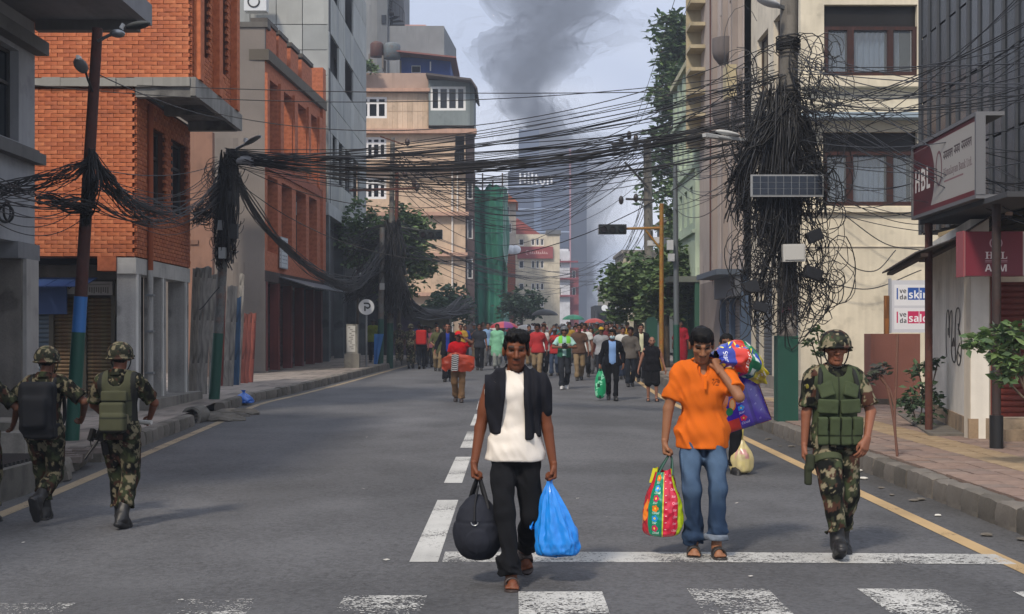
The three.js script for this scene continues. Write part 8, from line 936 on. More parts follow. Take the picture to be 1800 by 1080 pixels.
// soldiers
const CAM = camo(0.85), soldier = (o) => ({ q: 1.0, w: 0.94, hc: 0.0045, headS: 1.04, helmet: 'combat', helmetCol: CAM, hair: { style: 'short' }, top: { name: 'camouflage_shirt', sleeve: 0.82, hem: -0.08, e: 0.022, r0: 0.072, r1: 0.076, wr: 0.009, neckR: 0.07, collar: true, col: CAM }, bottom: { name: 'camouflage_trousers', waist: 0.09, r: [0.104, 0.088, 0.084, 0.072], t: { A: 0.72, B: 0.72 }, wr: 0.01, col: CAM }, shoes: { name: 'boot', style: 'boot', col: weave([0.012, 0.012, 0.013], 0.3) }, ...o });
{
  const d = 9.75, VG = [0.044, 0.06, 0.028], r = placePerson('soldier in camouflage helmet and green vest walking towards the camera', rp(1468, d), soldier({ h: 1.66, skin: '#83543f', feet: { A: { x: -0.03, z: 0.22, pitch: 0.38, y: 0.03, yaw: -0.1 }, B: { x: 0.085, z: -0.14, pitch: -0.15, y: 0.0 } }, hands: { A: [-0.245, 0.83, 0.03], B: [0.2, 0.905, 0.17] }, elbow: { A: [-1, 0, -0.5], B: [1, -0.1, -0.6] }, curl: { A: HALF, B: RELAX }, hdir: { B: [-0.35, -1, 0.3] }, palm: { B: [-0.5, 0, -0.8] }, thumb: { B: [-1, 0, 0.4] }, head: { pitch: 0.05, yaw: -0.05 } }),
  ({ J, c }, add) => {
    const f = join(torsoPrims(J, 0.04), 0.05), nk = cap(J.up(0.47, 0, 0.03), J.head, 0.085), vc = weave(VG, 0.22, 14), zf = (h) => 0.148 + (h > 0.25 ? 0.004 : 0.0); const pouch = []; for (let i = 0; i < 4; i++) { const x = -0.132 + i * 0.088; pouch.push(rbox(J.up(0.1, x, 0.175 - 0.28 * Math.abs(x) ** 1.6), 0.04, 0.072, 0.03, 0.014, new THREE.Quaternion().setFromEuler(new THREE.Euler(0.08, x * 1.6, 0)))); pouch.push(rbox(J.up(0.015, x * 0.95, 0.165 - 0.28 * Math.abs(x) ** 1.6), 0.042, 0.06, 0.03, 0.016, new THREE.Quaternion().setFromEuler(new THREE.Euler(-0.05, x * 1.6, 0)))); }
    for (const x of [-0.088, 0.082]) { pouch.push(rbox(J.up(0.25, x, 0.15), 0.078, 0.055, 0.018, 0.012, new THREE.Quaternion().setFromEuler(new THREE.Euler(0.02, x * 1.4, x < 0 ? -0.06 : 0.06)))); pouch.push(rbox(J.up(0.375, x * 1.12, 0.135), 0.058, 0.058, 0.016, 0.012, new THREE.Quaternion().setFromEuler(new THREE.Euler(-0.3, x * 2.2, x < 0 ? 0.25 : -0.25)))); }
    const fn = (x, y, z) => { let dd = f(x, y, z) - 0.006 * vn(x * 14, y * 12, z * 14); for (const s of ['A', 'B']) { const a = J['sh' + s]; dd = smax(dd, 0.088 - Math.hypot(x - a.x * 1.22, y - a.y + 0.02, z - a.z), 0.012); } dd = smax(dd, J.hy - 0.075 - y, 0.012); dd = smax(dd, -nk(x, y, z), 0.008); for (const p of pouch) dd = smin(dd, p(x, y, z) - 0.002 * vn(x * 40, y * 40, z * 40), 0.004); return dd; };
    add('vest', meshSDF(fn, [-0.3, J.hy - 0.12, -0.25], [0.3, J.hy + 0.56, 0.28], 0.0065, (x, y, z) => { const k = vc(x, y, z); let g = 1; const lx = Math.abs(((x + 0.176) / 0.088) % 1 - 0.5); if (z > 0.1 && y < J.hy + 0.17 && lx > 0.44) g = 0.35; if (Math.abs(y - J.hy - 0.028) < 0.006 && z > 0.1) g = 0.4; if (Math.abs(x + 0.003) < 0.007 && z > 0.1 && y > J.hy + 0.17) g = 0.4; return k.map((v) => v * g); }), 'gear');
    for (const s of [-1, 1]) { const g = new MB().tube([J.up(0.3, s * 0.155, 0.1), J.up(0.46, s * 0.135, 0.105), J.up(0.54, s * 0.12, 0.0), J.up(0.4, s * 0.14, -0.15)], 0.02, 14, 6); add('shoulder_strap', vcol(mergeGeometries(g.g), [0.018, 0.02, 0.018]), 'gear'); const pt = ell(J['sh' + (s < 0 ? 'A' : 'B')].clone().add(V(s * 0.055, -0.07, 0.045)), 0.02, 0.034, 0.03); if (s < 0) { const bb = bnd([J.shA], 0.2); add('arm_patch', meshSDF(pt, bb[0], bb[1], 0.007, flat('#6f6a2c')), 'cloth'); } }
    const a = J.hipA.clone().lerp(J.kneeA, 0.38), dir = J.kneeA.clone().sub(J.hipA).normalize(), cp = cap(J.hipA, J.kneeA, 0.118, 0.108), p1 = plane(a, dir), p2 = plane(a.clone().addScaledVector(dir, 0.055), dir), bb = bnd([a], 0.2); add('thigh_strap', meshSDF((x, y, z) => Math.max(cp(x, y, z), -p1(x, y, z), p2(x, y, z)), bb[0], bb[1], 0.008, weave([0.05, 0.06, 0.03], 0.2)), 'gear'); const hc = J.hipA.clone().lerp(J.kneeA, 0.42).add(V(-0.135, -0.02, 0.02)); add('holster', meshSDF(join([rbox(hc, 0.03, 0.06, 0.04, 0.015), rbox(hc.clone().add(V(-0.015, -0.1, 0)), 0.026, 0.075, 0.03, 0.014)], 0.02), [hc.x - 0.09, hc.y - 0.24, hc.z - 0.09], [hc.x + 0.09, hc.y + 0.12, hc.z + 0.09], 0.007, weave([0.03, 0.036, 0.02], 0.3)), 'gear');
  });
}
{ // the two soldiers walking away at left, and a third at the frame's edge
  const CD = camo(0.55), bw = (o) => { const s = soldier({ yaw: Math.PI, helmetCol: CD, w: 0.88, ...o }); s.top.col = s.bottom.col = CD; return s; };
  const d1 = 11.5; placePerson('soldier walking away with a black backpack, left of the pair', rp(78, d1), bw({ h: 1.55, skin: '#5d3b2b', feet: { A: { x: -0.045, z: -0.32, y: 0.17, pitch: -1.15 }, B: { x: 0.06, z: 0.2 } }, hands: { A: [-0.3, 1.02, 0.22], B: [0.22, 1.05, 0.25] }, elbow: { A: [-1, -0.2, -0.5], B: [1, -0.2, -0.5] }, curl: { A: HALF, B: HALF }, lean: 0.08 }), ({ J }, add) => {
    const b = join([rbox(J.up(0.24, 0, -0.2), 0.165, 0.25, 0.1, 0.06), rbox(J.up(0.2, 0.0, -0.29), 0.12, 0.15, 0.05, 0.04), rbox(J.up(0.0, -0.02, -0.17), 0.15, 0.06, 0.08, 0.03)], 0.03); add('backpack', meshSDF((x, y, z) => b(x, y, z) - 0.008 * vn(x * 12, y * 12, z * 12), [-0.26, J.hy - 0.1, -0.42], [0.26, J.hy + 0.56, 0], 0.009, weave([0.011, 0.012, 0.015], 0.3)), 'gear'); for (const s of [-1, 1]) { const g = new MB().tube([J.up(0.46, s * 0.12, -0.12), J.up(0.545, s * 0.11, -0.01), J.up(0.4, s * 0.125, 0.12), J.up(0.1, s * 0.16, 0.08), J.up(0.06, s * 0.15, -0.14)], 0.02, 18, 6); add('shoulder_strap', vcol(mergeGeometries(g.g), [0.012, 0.013, 0.015]), 'gear'); } });
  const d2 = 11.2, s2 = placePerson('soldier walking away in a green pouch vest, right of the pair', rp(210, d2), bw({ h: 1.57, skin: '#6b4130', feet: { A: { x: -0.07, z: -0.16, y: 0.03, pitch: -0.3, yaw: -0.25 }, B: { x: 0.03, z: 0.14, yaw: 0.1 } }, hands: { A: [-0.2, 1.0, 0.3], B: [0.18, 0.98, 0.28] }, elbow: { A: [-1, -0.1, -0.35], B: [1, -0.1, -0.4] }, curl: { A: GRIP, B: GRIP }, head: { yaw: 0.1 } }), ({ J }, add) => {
    const f = join(torsoPrims(J, 0.042), 0.05), nk = cap(J.up(0.48, 0, -0.06), J.head, 0.09), b = [rbox(J.up(0.2, 0.01, -0.185), 0.115, 0.075, 0.05, 0.025), rbox(J.up(0.085, 0.0, -0.2), 0.12, 0.095, 0.065, 0.04), rbox(J.up(0.33, 0, -0.165), 0.12, 0.05, 0.03, 0.015)]; const fn = (x, y, z) => { let dd = f(x, y, z) - 0.006 * vn(x * 12, y * 12, z * 12); for (const s of ['A', 'B']) { const a = J['sh' + s]; dd = smax(dd, 0.088 - Math.hypot(x - a.x * 1.22, y - a.y + 0.02, z - a.z), 0.012); } dd = smax(dd, J.hy - 0.04 - y, 0.012); dd = smax(dd, -nk(x, y, z), 0.01); for (const p of b) dd = smin(dd, p(x, y, z), 0.006); return dd; };
    add('vest', meshSDF(fn, [-0.3, J.hy - 0.1, -0.33], [0.3, J.hy + 0.56, 0.26], 0.008, (x, y, z) => { const k = 1 + 0.2 * fbm(x * 14, y * 14, z * 14, 2); return Math.abs(x) > 0.135 || y < J.hy + 0.02 ? [0.014 * k, 0.015 * k, 0.014 * k] : Math.abs(y - J.hy - 0.135) < 0.008 || Math.abs(y - J.hy - 0.285) < 0.008 ? [0.02, 0.024, 0.016] : [0.05 * k, 0.053 * k, 0.03 * k]; }), 'gear'); });
  const rf = thing('rifle', 'black rifle slung muzzle down at the right soldier of the pair', 'rifle', at(172, 770, d2 - 0.1)), P = (x, y, z) => at(x, y, d2 + z), bm = M('#0d0d0e', { rough: 0.4, metal: 0.5 }); new MB().bar(P(178, 765, -0.1), P(148, 808, -0.2), 0.011).mesh('barrel', bm, rf); new MB().beam(P(190, 735, -0.05), P(172, 774, -0.12), 0.05, 0.06).mesh('receiver', bm, rf); new MB().beam(P(164, 755, -0.1), P(158, 775, -0.14), 0.035, 0.045).mesh('foregrip', bm, rf); new MB().tube([P(158, 775, -0.14), P(162, 790, -0.16), P(172, 775, -0.12), P(160, 772, -0.14)], 0.005, 10, 4).mesh('front_sight', bm, rf); new MB().beam(P(182, 778, -0.1), P(186, 800, -0.08), 0.025, 0.05).mesh('magazine', bm, rf);
  const bt = thing('baton', 'white baton held by the right soldier of the pair', 'baton', P(262, 743, 0.2)); new MB().bar(P(238, 742, 0.22), P(266, 743, 0.18), 0.02, 0.02, 10).mesh('stick', PLAS('#c9c6c0'), bt); new MB().bar(P(226, 742, 0.235), P(238, 742, 0.22), 0.022, 0.022, 10).mesh('grip', BLACKP, bt);
  placePerson('soldier cut off by the left edge of the picture', rp(-36, 11.3), bw({ h: 1.5, skin: '#5d3b2b', feet: { A: { x: -0.05, z: 0.15 }, B: { x: 0.08, z: -0.1 } }, hands: { A: [-0.26, 1.0, 0.2], B: [0.2, 1.0, 0.2] }, elbow: { A: [-1, -0.1, -0.4], B: [1, -0.2, -0.4] } }));
}
// blue plastic bag left by the kerb
{
  const p = groundAt(430, 711, 0.0), t = thing('plastic_bag', 'small tied blue plastic bag lying at the foot of the left kerb', 'bag', p), bc = lin('#1d5fb8'), prof = curve1([[0, 0.02], [0.06, 0.19], [0.3, 0.21], [0.55, 0.16], [0.75, 0.07], [0.85, 0.03], [1, 0.06]]);
  put(surf((u, v) => { const a = -u * 6.2832, R = prof(v) * (1 + 0.16 * vn(Math.cos(a) * 2.5, v * 5, Math.sin(a) * 2.5) + 0.1 * vn(Math.cos(a) * 7, v * 9, Math.sin(a) * 7)); return V(p.x - 0.03 * v + R * Math.cos(a), p.y + 0.01 + 0.31 * v, p.z + R * Math.sin(a)); }, 60, 40, (u, v) => bc.map((c) => c * (1 + 0.15 * vn(u * 20, v * 9, 1)))), 'body', VC.plastic, t);
}
// ---------------------------------------------------------------- the crowd
const onRoad = (px, d, lift = 0) => { const x = px2x(px, d); return V(x, G(d) + lift - 0.005, -d); };
const walk = (f, l = 0.2) => ({ A: { x: -0.07, z: f * l, y: f > 0 ? 0 : 0.05, pitch: f > 0 ? 0.12 : -0.4 }, B: { x: 0.07, z: -f * l, y: f > 0 ? 0.05 : 0, pitch: f > 0 ? -0.4 : 0.12 } });
const swing = (f) => ({ A: [-0.27, 0.86, -0.14 * f], B: [0.27, 0.86, 0.14 * f] });
const base = (o) => ({ q: 1.9, hc: 0.0075, skin: '#7a523c', hair: { style: 'short' }, feet: walk(1), hands: swing(1), shoes: { style: 'shoe', col: flat('#1c1b1b') }, ...o });
const topOf = (hex, o = {}) => ({ sleeve: 0.6, hem: -0.08, e: 0.028, wr: 0.009, col: weave(hex, 0.1), ...o }), legs = (hex, o = {}) => ({ waist: 0.02, r: [0.096, 0.082, 0.078, 0.074], col: weave(hex, 0.15), ...o });
{ // red cap, orange bag
  const d = 30.5, r = placePerson('person in red cap and red shirt with khaki trousers, hand at the face', onRoad(806, d), base({ h: 1.66, q: 1.5, skin: '#5d3c2c', helmet: 'cap', helmetCol: flat('#b5141d'), feet: walk(-1, 0.14), hands: { A: [-0.17, 0.98, 0.2], B: [0.12, 1.56, 0.17] }, elbow: { B: [1, -0.6, 0.1] }, hdir: { B: [-0.7, 0.7, 0] }, top: topOf('#a8131b', { hem: -0.06 }), bottom: legs('#7d6145'), shoes: { style: 'shoe', col: flat('#2e2320') } }));
  const c = r.w(V(0.0, 0.98, 0.26)), t = thing('shopping_bag', 'large orange bag with a zebra striped panel held by the red cap person', 'bag', c); const om = M('#c2431f', { rough: 0.35, map: T.plaster });
  put(surf((u, v) => { const e = 0.1 * Math.pow(Math.max(0, Math.sin(Math.PI * u)), 0.5); return V(c.x - 0.38 + 0.76 * u, c.y - 0.22 + 0.1 * Math.abs(u - 0.5) + (0.42 - 0.3 * Math.abs(u - 0.45)) * v + 0.04 * vn(u * 8, v * 4, 1), c.z + e * (0.4 + 0.6 * Math.sin(Math.PI * v)) + 0.02 * vn(u * 7, v * 6, 3)); }, 40, 20), 'front', om, t); put(surf((u, v) => V(c.x + 0.36 - 0.72 * u, c.y - 0.18 + (0.34 - 0.2 * Math.abs(u - 0.5)) * v, c.z - 0.06), 10, 6), 'back', om, t);
  const zt = canvasTex(96, 192, (g, w, h) => { g.fillStyle = '#d8d6d2'; g.fillRect(0, 0, w, h); g.strokeStyle = '#1a1718'; g.lineWidth = 11; for (let i = 0; i < 10; i++) { g.beginPath(); g.moveTo(0, i * 22 + 8); g.quadraticCurveTo(48, i * 22 - 14, 96, i * 22 + 8); g.stroke(); } }); put(surf((u, v) => V(c.x - 0.16 + 0.16 * u + 0.02 * v, c.y - 0.2 + 0.38 * v, c.z + 0.112 + 0.015 * Math.sin(u * 3)), 8, 8), 'zebra_panel', M('#ffffff', { map: zt, rough: 0.6 }), t);
}
placePerson('tall man in black jacket over a blue shirt behind the orange bag', onRoad(787, 40), base({ h: 1.8, skin: '#7b5140', feet: walk(1, 0.12), hands: { A: [-0.36, 0.92, 0.1], B: [0.3, 0.9, 0] }, hair: { style: 'short', line: 0.085 }, top: topOf('#121319', { name: 'jacket', sleeve: 1.95, hem: -0.12, open: 0.05, r1: 0.064, under: { name: 'blue_shirt', hem: -0.06, col: flat('#24357f') } }), bottom: legs('#15151a') }));
{ // masked man with green bag
  const d = 31.3, r = placePerson('masked man in black jacket and light blue shirt with a green bag', onRoad(1076, d), base({ h: 1.7, q: 1.5, skin: '#6f4b38', feet: walk(-1, 0.16), hands: { A: [-0.3, 0.86, 0.06], B: [0.27, 0.88, 0.02] }, curl: { A: GRIP, B: RELAX }, hair: { style: 'fringe', vol: 0.004 }, top: topOf('#101218', { name: 'jacket', sleeve: 1.95, hem: -0.06, open: 0.085, r1: 0.06, under: { name: 'blue_shirt', hem: -0.11, col: flat('#7596c6') } }), bottom: legs('#0e0f12', { r: [0.094, 0.07, 0.06, 0.054] }) }), ({ HM }, add) => { const g = meshSDF(ell(V(0, -0.052, 0.06), 0.062, 0.05, 0.055), [-0.1, -0.13, 0], [0.1, 0.03, 0.14], 0.008, flat('#9bb3bd')); g.applyMatrix4(HM); add('face_mask', g, 'cloth'); });
  const f = r.w(r.J.fistA), t = thing('shopping_bag', 'shiny green patterned bag carried by the masked man', 'bag', V(f.x, f.y - 0.5, f.z)), cx = px2x(1055, d), yb = py2y(701, d), yt = f.y - 0.06, tx = canvasTex(128, 128, (g, w, h) => { g.fillStyle = '#10925f'; g.fillRect(0, 0, w, h); g.fillStyle = '#8fd8b4'; for (let i = 0; i < 34; i++) { g.beginPath(); g.ellipse((i * 37) % 128, (i * 53) % 128, 4 + (i % 4) * 3, 3 + (i % 3) * 2, i, 0, 7); g.fill(); } g.fillStyle = '#06402c'; for (let i = 0; i < 9; i++) g.fillRect((i * 41) % 120, (i * 29) % 120, 12, 18); }), pr = curve1([[0, 0.02], [0.06, 0.09], [0.4, 0.13], [0.75, 0.11], [1, 0.05]]);
  put(surf((u, v) => { const a = -u * 6.2832, R = pr(v) * (1 + 0.1 * vn(Math.cos(a) * 3, v * 6, Math.sin(a) * 3)); return V(cx + R * Math.cos(a), lerp(yb, yt, v), f.z + 0.7 * R * Math.sin(a)); }, 40, 26), 'body', M('#ffffff', { map: tx, coat: 0.3, rough: 0.3, side: THREE.DoubleSide }), t); new MB().tube([V(cx - 0.04, yt, f.z), V(f.x, f.y + 0.01, f.z), V(cx + 0.04, yt, f.z)], 0.012, 12, 5).mesh('handle', M('#1c7a52'), t);
}
placePerson('bald bearded man in black tank top and black shorts', onRoad(1146, 31), base({ h: 1.52, q: 1.5, w: 1.18, belly: 0.05, skin: '#8a6250', stubble: 0.25, beard: 0.9, hair: { style: 'bald' }, bareFeet: true, feet: { A: { x: -0.1, z: 0.02 }, B: { x: 0.11, z: 0.08 } }, hands: { A: [-0.36, 0.86, 0.03], B: [0.36, 0.84, 0.02] }, top: topOf('#121115', { name: 'tank_top', sleeve: 0, hem: -0.1 }), bottom: legs('#131316', { name: 'shorts', hem: 'knee', t: 0.02, r: [0.12, 0.108, 0.1, 0.1] }), shoes: { name: 'slipper', style: 'sandal', strap: 0.1, col: flat('#1b1918') } }));
{ const r = placePerson('man in grey motorcycle helmet and bright green vest holding a camera', onRoad(992, 36), base({ h: 1.72, q: 1.6, skin: '#6b4634', helmet: 'moto', helmetCol: flat('#4c5055'), hair: { style: 'bald' }, feet: walk(1, 0.16), hands: { A: [-0.09, 1.16, 0.24], B: [0.09, 1.16, 0.24] }, elbow: { A: [-1, -0.5, 0], B: [1, -0.5, 0] }, curl: { A: GRIP, B: GRIP }, top: topOf('#8fb5b0', { sleeve: 0.75, hem: 0.02, under: undefined }), bottom: legs('#24272d'), shoes: { style: 'shoe', col: flat('#b5b5b5') } }), ({ J }, add) => { const f = join(torsoPrims(J, 0.045), 0.05); add('vest', meshSDF((x, y, z) => { let d = f(x, y, z); for (const s of ['A', 'B']) d = smax(d, 0.09 - Math.hypot(x - J['sh' + s].x * 1.2, y - J['sh' + s].y, z - J['sh' + s].z), 0.01); d = smax(d, J.hy - 0.03 - y, 0.01); return smax(d, z > 0 ? 0.05 - Math.abs(x) : -1, 0.01); }, [-0.3, J.hy - 0.1, -0.25], [0.3, J.hy + 0.56, 0.25], 0.018, (x, y) => (y > J.hy + 0.36 ? [0.16, 0.5, 0.06] : y > J.hy + 0.3 ? [0.45, 0.46, 0.42] : [0.02, 0.1, 0.06])), 'cloth'); });
  const c = r.w(V(0, 1.2, 0.3)), t = thing('camera', 'black camera held by the helmeted man in the green vest', 'camera', c); new MB().box(c.x - 0.075, c.y - 0.05, c.z - 0.035, c.x + 0.075, c.y + 0.05, c.z + 0.035).box(c.x - 0.03, c.y + 0.05, c.z - 0.03, c.x + 0.03, c.y + 0.08, c.z + 0.03).mesh('body', BLACKP, t); new MB().bar(V(c.x, c.y, c.z + 0.036), V(c.x, c.y - 0.02, c.z + 0.16), 0.042, 0.045, 14).mesh('lens', BLACKP, t); }
placePerson('man in brownish grey shirt walking behind the masked man', onRoad(1108, 37.5), base({ h: 1.7, skin: '#5f3d2e', feet: walk(1, 0.15), hair: { style: 'fringe', vol: 0.006 }, top: topOf('#57534f', { sleeve: 1.3, hem: -0.1, open: undefined }), bottom: legs('#1c2027') }));
placePerson('man in long pale green tunic below the red umbrella', onRoad(874, 50), base({ h: 1.72, w: 1.1, belly: 0.03, skin: '#6c4a38', feet: walk(1, 0.1), top: topOf('#79b394', { name: 'tunic', sleeve: 1.9, hem: -0.42, e: 0.035, r1: 0.062 }), bottom: legs('#8b908c') }));
placePerson('man in dark grey shirt left of the green tunic', onRoad(843, 48.5), base({ h: 1.74, skin: '#6a4534', feet: walk(-1, 0.12), top: topOf('#2b2d33', { sleeve: 0.7 }), bottom: legs('#14161b') }));
placePerson('man in white sleeveless shirt with his forearm raised to his head', onRoad(956, 44), base({ h: 1.72, skin: '#6f4836', feet: walk(1, 0.1), hands: { A: [-0.26, 0.86, 0], B: [0.06, 1.72, 0.08] }, elbow: { B: [1, 0.6, 0] }, hdir: { B: [-1, 0.2, 0] }, top: topOf('#b9b6b4', { name: 'sleeveless_shirt', sleeve: 0, hem: -0.08 }), bottom: legs('#0f1014') }));
placePerson('man in open black jacket and cream shirt behind the bald man', onRoad(1127, 40), base({ h: 1.78, skin: '#85604e', feet: walk(-1, 0.12), top: topOf('#15161a', { name: 'jacket', sleeve: 1.9, hem: -0.1, open: 0.06, under: { hem: -0.06, col: flat('#c3c4a6') } }), bottom: legs('#17181d') }));
placePerson('man in yellow cap and light grey shirt in the crowd', onRoad(1057, 41), base({ h: 1.68, skin: '#5f3f30', helmet: 'cap', helmetCol: flat('#a98e2b'), feet: walk(1, 0.16), top: topOf('#8b8d92', { sleeve: 0.6 }), bottom: legs('#23262d') }));
{ const r = placePerson('person with a bright red backpack walking away by the left kerb', onRoad(741, 50), base({ h: 1.7, yaw: Math.PI, top: topOf('#1f2630', { sleeve: 0.7 }), bottom: legs('#161a22') })); const c = r.w(V(0, 1.22, -0.2)), t = thing('backpack', 'bright red backpack worn by a person at the left kerb', 'backpack', c); put(meshSDF(rbox(V(c.x, c.y, c.z), 0.2, 0.28, 0.12, 0.06), [c.x - 0.25, c.y - 0.32, c.z - 0.16], [c.x + 0.25, c.y + 0.32, c.z + 0.16], 0.02, flat('#a81f1d')), 'body', VC.gear, t); new MB().tube([V(c.x - 0.12, c.y + 0.25, c.z), V(c.x - 0.12, c.y + 0.3, c.z - 0.15)], 0.02, 6, 5).mesh('strap', BLACKP, t); }
placePerson('person in red dress standing behind the thin grey pole', V(px2x(1197, 45), G(45) + SIDE - 0.02, -45), base({ h: 1.66, skin: '#5d3d30', hair: { style: 'long' }, feet: { A: { x: -0.08 }, B: { x: 0.08 } }, top: topOf('#8f1d2b', { name: 'dress', sleeve: 1.2, hem: -0.6, e: 0.05 }), bottom: legs('#7c1a26') }));
placePerson('officer in yellow reflective jacket behind the parking sign post', V(px2x(656, 51.8), G(51.8) + SIDE - 0.02, -51.8), base({ h: 1.72, skin: '#4d3428', helmet: 'cap', helmetCol: flat('#14161c'), feet: { A: { x: -0.1 }, B: { x: 0.1 } }, top: topOf('#7d8a2a', { name: 'jacket', sleeve: 1.8, hem: -0.1 }), bottom: legs('#15171c') }));
for (const [px, d, lab, k] of [[722, 50.5, 'soldier walking away beside the red backpack', 1], [702, 54, 'soldier standing near the purple wall at left', 1]]) placePerson(lab, onRoad(px, d, 0), soldier({ h: 1.7, q: 2, hc: 0.008, yaw: Math.PI, skin: '#5d3b2b', feet: walk(1, 0.1), hands: swing(0.4) }));
// the rest: a few poses, each copied with its own clothes and tones
{
  const kinds = [base({ h: 1.72, q: 2.2, hc: 0.0095, feet: walk(1), hands: swing(1), top: topOf('#888888'), bottom: legs('#222222') }), base({ h: 1.72, q: 2.2, hc: 0.0095, feet: walk(-1), hands: swing(-1), hair: { style: 'fringe', vol: 0.005 }, top: topOf('#888888', { sleeve: 1.9, r1: 0.062 }), bottom: legs('#222222') }), base({ h: 1.72, q: 2.2, hc: 0.0095, feet: walk(1, 0.1), hands: { A: [-0.3, 0.87, 0.05], B: [0.08, 1.2, 0.24] }, w: 1.1, belly: 0.03, top: topOf('#888888', { sleeve: 0.7 }), bottom: legs('#222222') }), base({ h: 1.72, q: 2.2, hc: 0.0095, feet: walk(-1, 0.12), hands: { A: [-0.2, 1.0, 0.2], B: [0.26, 0.86, -0.1] }, w: 0.92, hair: { style: 'long' }, top: topOf('#888888', { sleeve: 1.2, hem: -0.25 }), bottom: legs('#222222') }), base({ h: 1.72, q: 2.2, hc: 0.0095, feet: walk(1, 0.16), hands: { A: [-0.1, 1.3, 0.22], B: [0.29, 0.87, 0.06] }, helmet: 'cap', helmetCol: flat('#55585e'), top: topOf('#888888', { sleeve: 0.6, hem: -0.1 }), bottom: legs('#222222') })];
  const skins = ['#6a4433', '#7d5543', '#5a3829', '#8a614d'], made = kinds.map((k) => skins.map((s) => null));
  const tops = [['white', '#b9bab8'], ['maroon', '#5d1c22'], ['red', '#9c1f22'], ['navy', '#1a2238'], ['black', '#141417'], ['grey', '#66686b'], ['light blue', '#6f8fb5'], ['teal', '#1f5a58'], ['mustard', '#9c7a26'], ['olive', '#474a2c'], ['pink', '#a8616e'], ['cream', '#b3a88c'], ['dark green', '#1e3d2a'], ['royal blue', '#233f8c'], ['charcoal', '#2c2d31'], ['brown', '#4d3628']], bots = [['black', '#111215'], ['blue denim', '#27364d'], ['khaki', '#77654a'], ['grey', '#4a4c50'], ['dark blue', '#171c2b']];
  const spots = [[1028, 43], [1041, 46], [975, 44], [905, 51], [930, 53], [945, 56], [860, 53], [885, 56], [812, 50], [771, 48], [757, 52], [765, 57], [780, 60], [815, 60], [835, 62], [850, 66], [868, 63], [896, 62], [912, 66], [928, 61], [940, 70], [958, 64], [972, 60], [985, 56], [998, 53], [1012, 57], [1026, 54], [1040, 58], [1052, 52], [1066, 55], [1082, 50], [1086, 58], [1072, 62], [1058, 66], [1044, 64], [1030, 68], [1016, 64], [1003, 70], [988, 66], [1092, 64], [1104, 56], [975, 74], [955, 78], [935, 80], [915, 77], [895, 74], [875, 76], [855, 78], [992, 80], [1010, 76], [1028, 78], [1046, 74], [1062, 78], [1078, 72], [1020, 86], [1000, 90], [980, 88], [1040, 88], [1058, 90], [960, 90], [940, 92], [735, 57], [748, 60], [1020, 41], [1093, 42], [1068, 46], [948, 42]];
  const pairs = []; for (let i = 0; i < tops.length * bots.length; i++) pairs.push([i % tops.length, (i * 3 + Math.floor(i / tops.length)) % bots.length]);
  const seen = new Set(); let pi = 0;
  spots.forEach(([px, d], i) => {
    let a, b; do { [a, b] = pairs[pi++ % pairs.length]; } while (seen.has(a + '_' + b) && pi < 500); seen.add(a + '_' + b);
    const ki = Math.floor(rnd() * kinds.length), si = Math.floor(rnd() * 4), pos = onRoad(px + rr(-3, 3), d), sc = rr(1.6, 1.8) / 1.72; const where = d < 50 ? 'near the front of the crowd' : d < 62 ? 'in the middle of the crowd' : 'far back in the crowd';
    if (!made[ki][si]) made[ki][si] = personMeshes({ ...kinds[ki], skin: skins[si] }).out;
    const t = thing('person', 'walker in ' + tops[a][0] + ' top and ' + bots[b][0] + ' trousers ' + where, 'person', pos, 'crowd walking down the street'); t.scale.setScalar(sc); t.rotation.y = rr(-0.35, 0.35);
    for (const [n, g, m] of made[ki][si]) { const k = shade(new THREE.Mesh(g, n === 'shirt' ? M(tops[a][1], { rough: 0.92 }) : n === 'trousers' ? M(bots[b][1], { rough: 0.92 }) : VC[m])); k.name = n; t.add(k); }
  });
}
// umbrellas held over the crowd
for (const [px, py, d, r, cols, lab] of [[886, 574, 53, 0.62, ['#a3222a', '#b5434e', '#7b2f7a', '#a3222a', '#c78aa0', '#5a3f9a'], 'red and purple umbrella above the green tunic'], [925, 578, 58, 0.55, ['#8d9095', '#7d8086'], 'grey umbrella in the crowd right of the red umbrella'], [1008, 560, 66, 0.6, ['#1f7a5e', '#186a50'], 'green umbrella over the back of the crowd'], [958, 552, 74, 0.8, ['#17181b', '#121316'], 'black umbrella over the back of the crowd'], [1045, 566, 60, 0.5, ['#b5443a', '#a83a34'], 'coral red umbrella near the far right of the crowd']]) {
  const c = at(px, py, d), t = thing('umbrella', lab, 'umbrella', c); for (let k = 0; k < 8; k++) { const g = new THREE.SphereGeometry(r, 5, 8, k * Math.PI / 4, Math.PI / 4, 0, 1.25); g.scale(1, 0.62, 1); g.translate(c.x, c.y - 0.3 * r, c.z); put(boxUV(g), 'panel', M(cols[k % cols.length], { side: THREE.DoubleSide, rough: 0.6, trans: 0.2 }), t); } new MB().bar(V(c.x, c.y - 1.0, c.z), V(c.x, c.y + 0.36 * r, c.z), 0.012).mesh('shaft', STEEL, t);
}
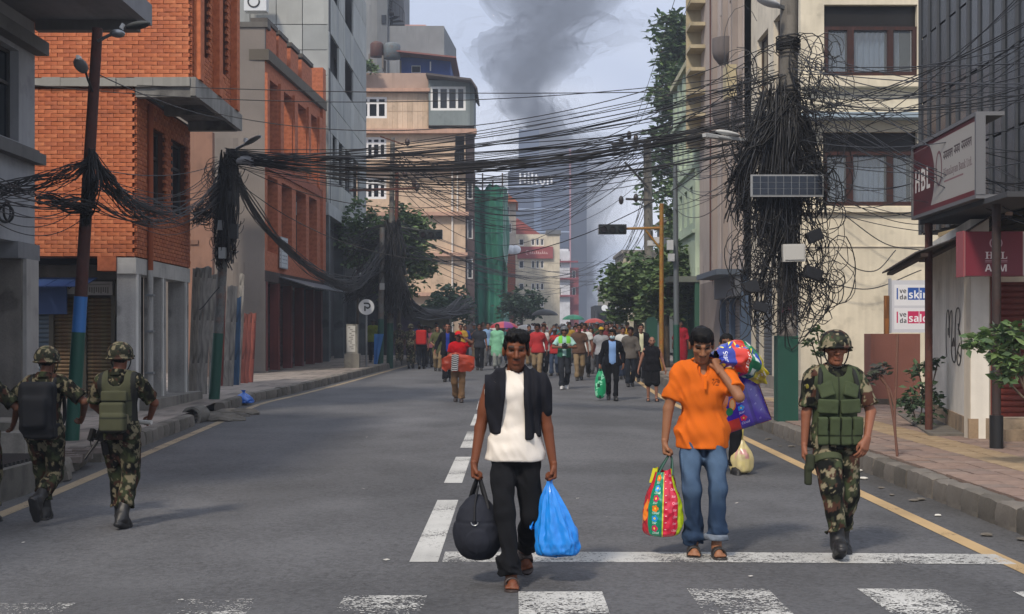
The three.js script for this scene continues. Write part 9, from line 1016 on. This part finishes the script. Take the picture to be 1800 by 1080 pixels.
// the dark lorry behind the crowd
{
  const d = 108, b = onRoad(1072, d), t = thing('lorry', 'dark lorry with two round headlights at the far end of the street', 'lorry', b), y = b.y, bm = M('#20262c', { rough: 0.5 }); new MB().box(b.x - 1.1, y + 0.7, b.z, b.x + 1.1, y + 2.7, b.z - 2).mesh('cab', bm, t); new MB().box(b.x - 1.15, y + 0.8, b.z - 2.05, b.x + 1.15, y + 3.2, b.z - 7).mesh('cargo_body', M('#2c3238', { rough: 0.7 }), t); new MB().box(b.x - 0.95, y + 1.75, b.z + 0.03, b.x + 0.95, y + 2.5, b.z + 0.001).mesh('windscreen', GLASS, t); new MB().box(b.x - 1.12, y + 0.45, b.z + 0.15, b.x + 1.12, y + 0.7, b.z - 0.2).mesh('bumper', STEEL, t);
  for (const s of [-1, 1]) { const g = new THREE.CylinderGeometry(0.26, 0.26, 0.1, 18); g.rotateX(Math.PI / 2); g.translate(b.x + s * 0.4, y + 2.95, b.z - 0.5); put(boxUV(g), 'headlight', M('#e6ebf0', { rough: 0.2 }), t); for (const z of [-0.9, -5.6]) { const w = new THREE.CylinderGeometry(0.45, 0.45, 0.3, 20); w.rotateZ(Math.PI / 2); w.translate(b.x + s * 0.95, y + 0.45, b.z + z); put(boxUV(w), 'wheel', M('#111112'), t); } }
}
// smoke: nested billowing half shells, thin at the rim
{
  const t = thing('smoke_plume', 'dark grey smoke plume rising behind the hotel tower into the sky', 'smoke', at(1005, 560, 520), null, 'stuff'), d = 520, path = new THREE.CatmullRomCurve3([[1012, 575], [1020, 480], [1014, 380], [992, 290], [945, 225], [922, 165], [945, 100], [975, 25], [1000, -80], [1020, -200]].map(([x, y]) => at(x, y, d))), rad = curve1([34, 42, 46, 50, 50, 48, 62, 84, 105, 135].map((r, i) => [i / 9, r * d / F]));
  for (let k = 0; k < 7; k++) { const s = [1.5, 1.28, 1.1, 0.95, 0.8, 0.66, 0.5][k], op = [0.16, 0.3, 0.42, 0.5, 0.54, 0.55, 0.55][k], col = []; const g = surf((u, v) => { const a = Math.PI * (1 - u), p = path.getPoint(v), R = rad(v) * s * 1.45, bx = Math.cos(a), bz = Math.sin(a), q = fbm(bx * 1.0 + k * 0.22, v * 11, bz * 1.0 + k * 0.16, 3), q2 = fbm(bx * 3 + k * 0.5, v * 24 + k * 0.3, bz * 3, 3), R2 = R * (1 + 1.0 * q + 0.35 * q2); const e = Math.pow(Math.sin(Math.PI * clamp(u, 0.0, 1)), 1.6), n = 0.8 + 1.3 * fbm(bx * 1.6 + k * 0.7, v * 17 + k * 0.5, bz * 1.6, 3), top = sm(1, 0.72, v); col.push(1, 1, 1, clamp(op * e * n * (0.55 + 0.45 * top))); return V(p.x + R2 * bx, p.y + R * 0.3 * q2, p.z + R2 * bz * 0.8); }, 110, 170); g.setAttribute('color', new THREE.Float32BufferAttribute(col, 4)); const m = new THREE.MeshStandardMaterial({ color: new THREE.Color().setRGB(0.035, 0.04, 0.055), roughness: 1, transparent: true, opacity: 1, vertexColors: true }); put(boxUV(g), 'smoke', m, t).castShadow = false; }
}
renderer.render(scene, camera);
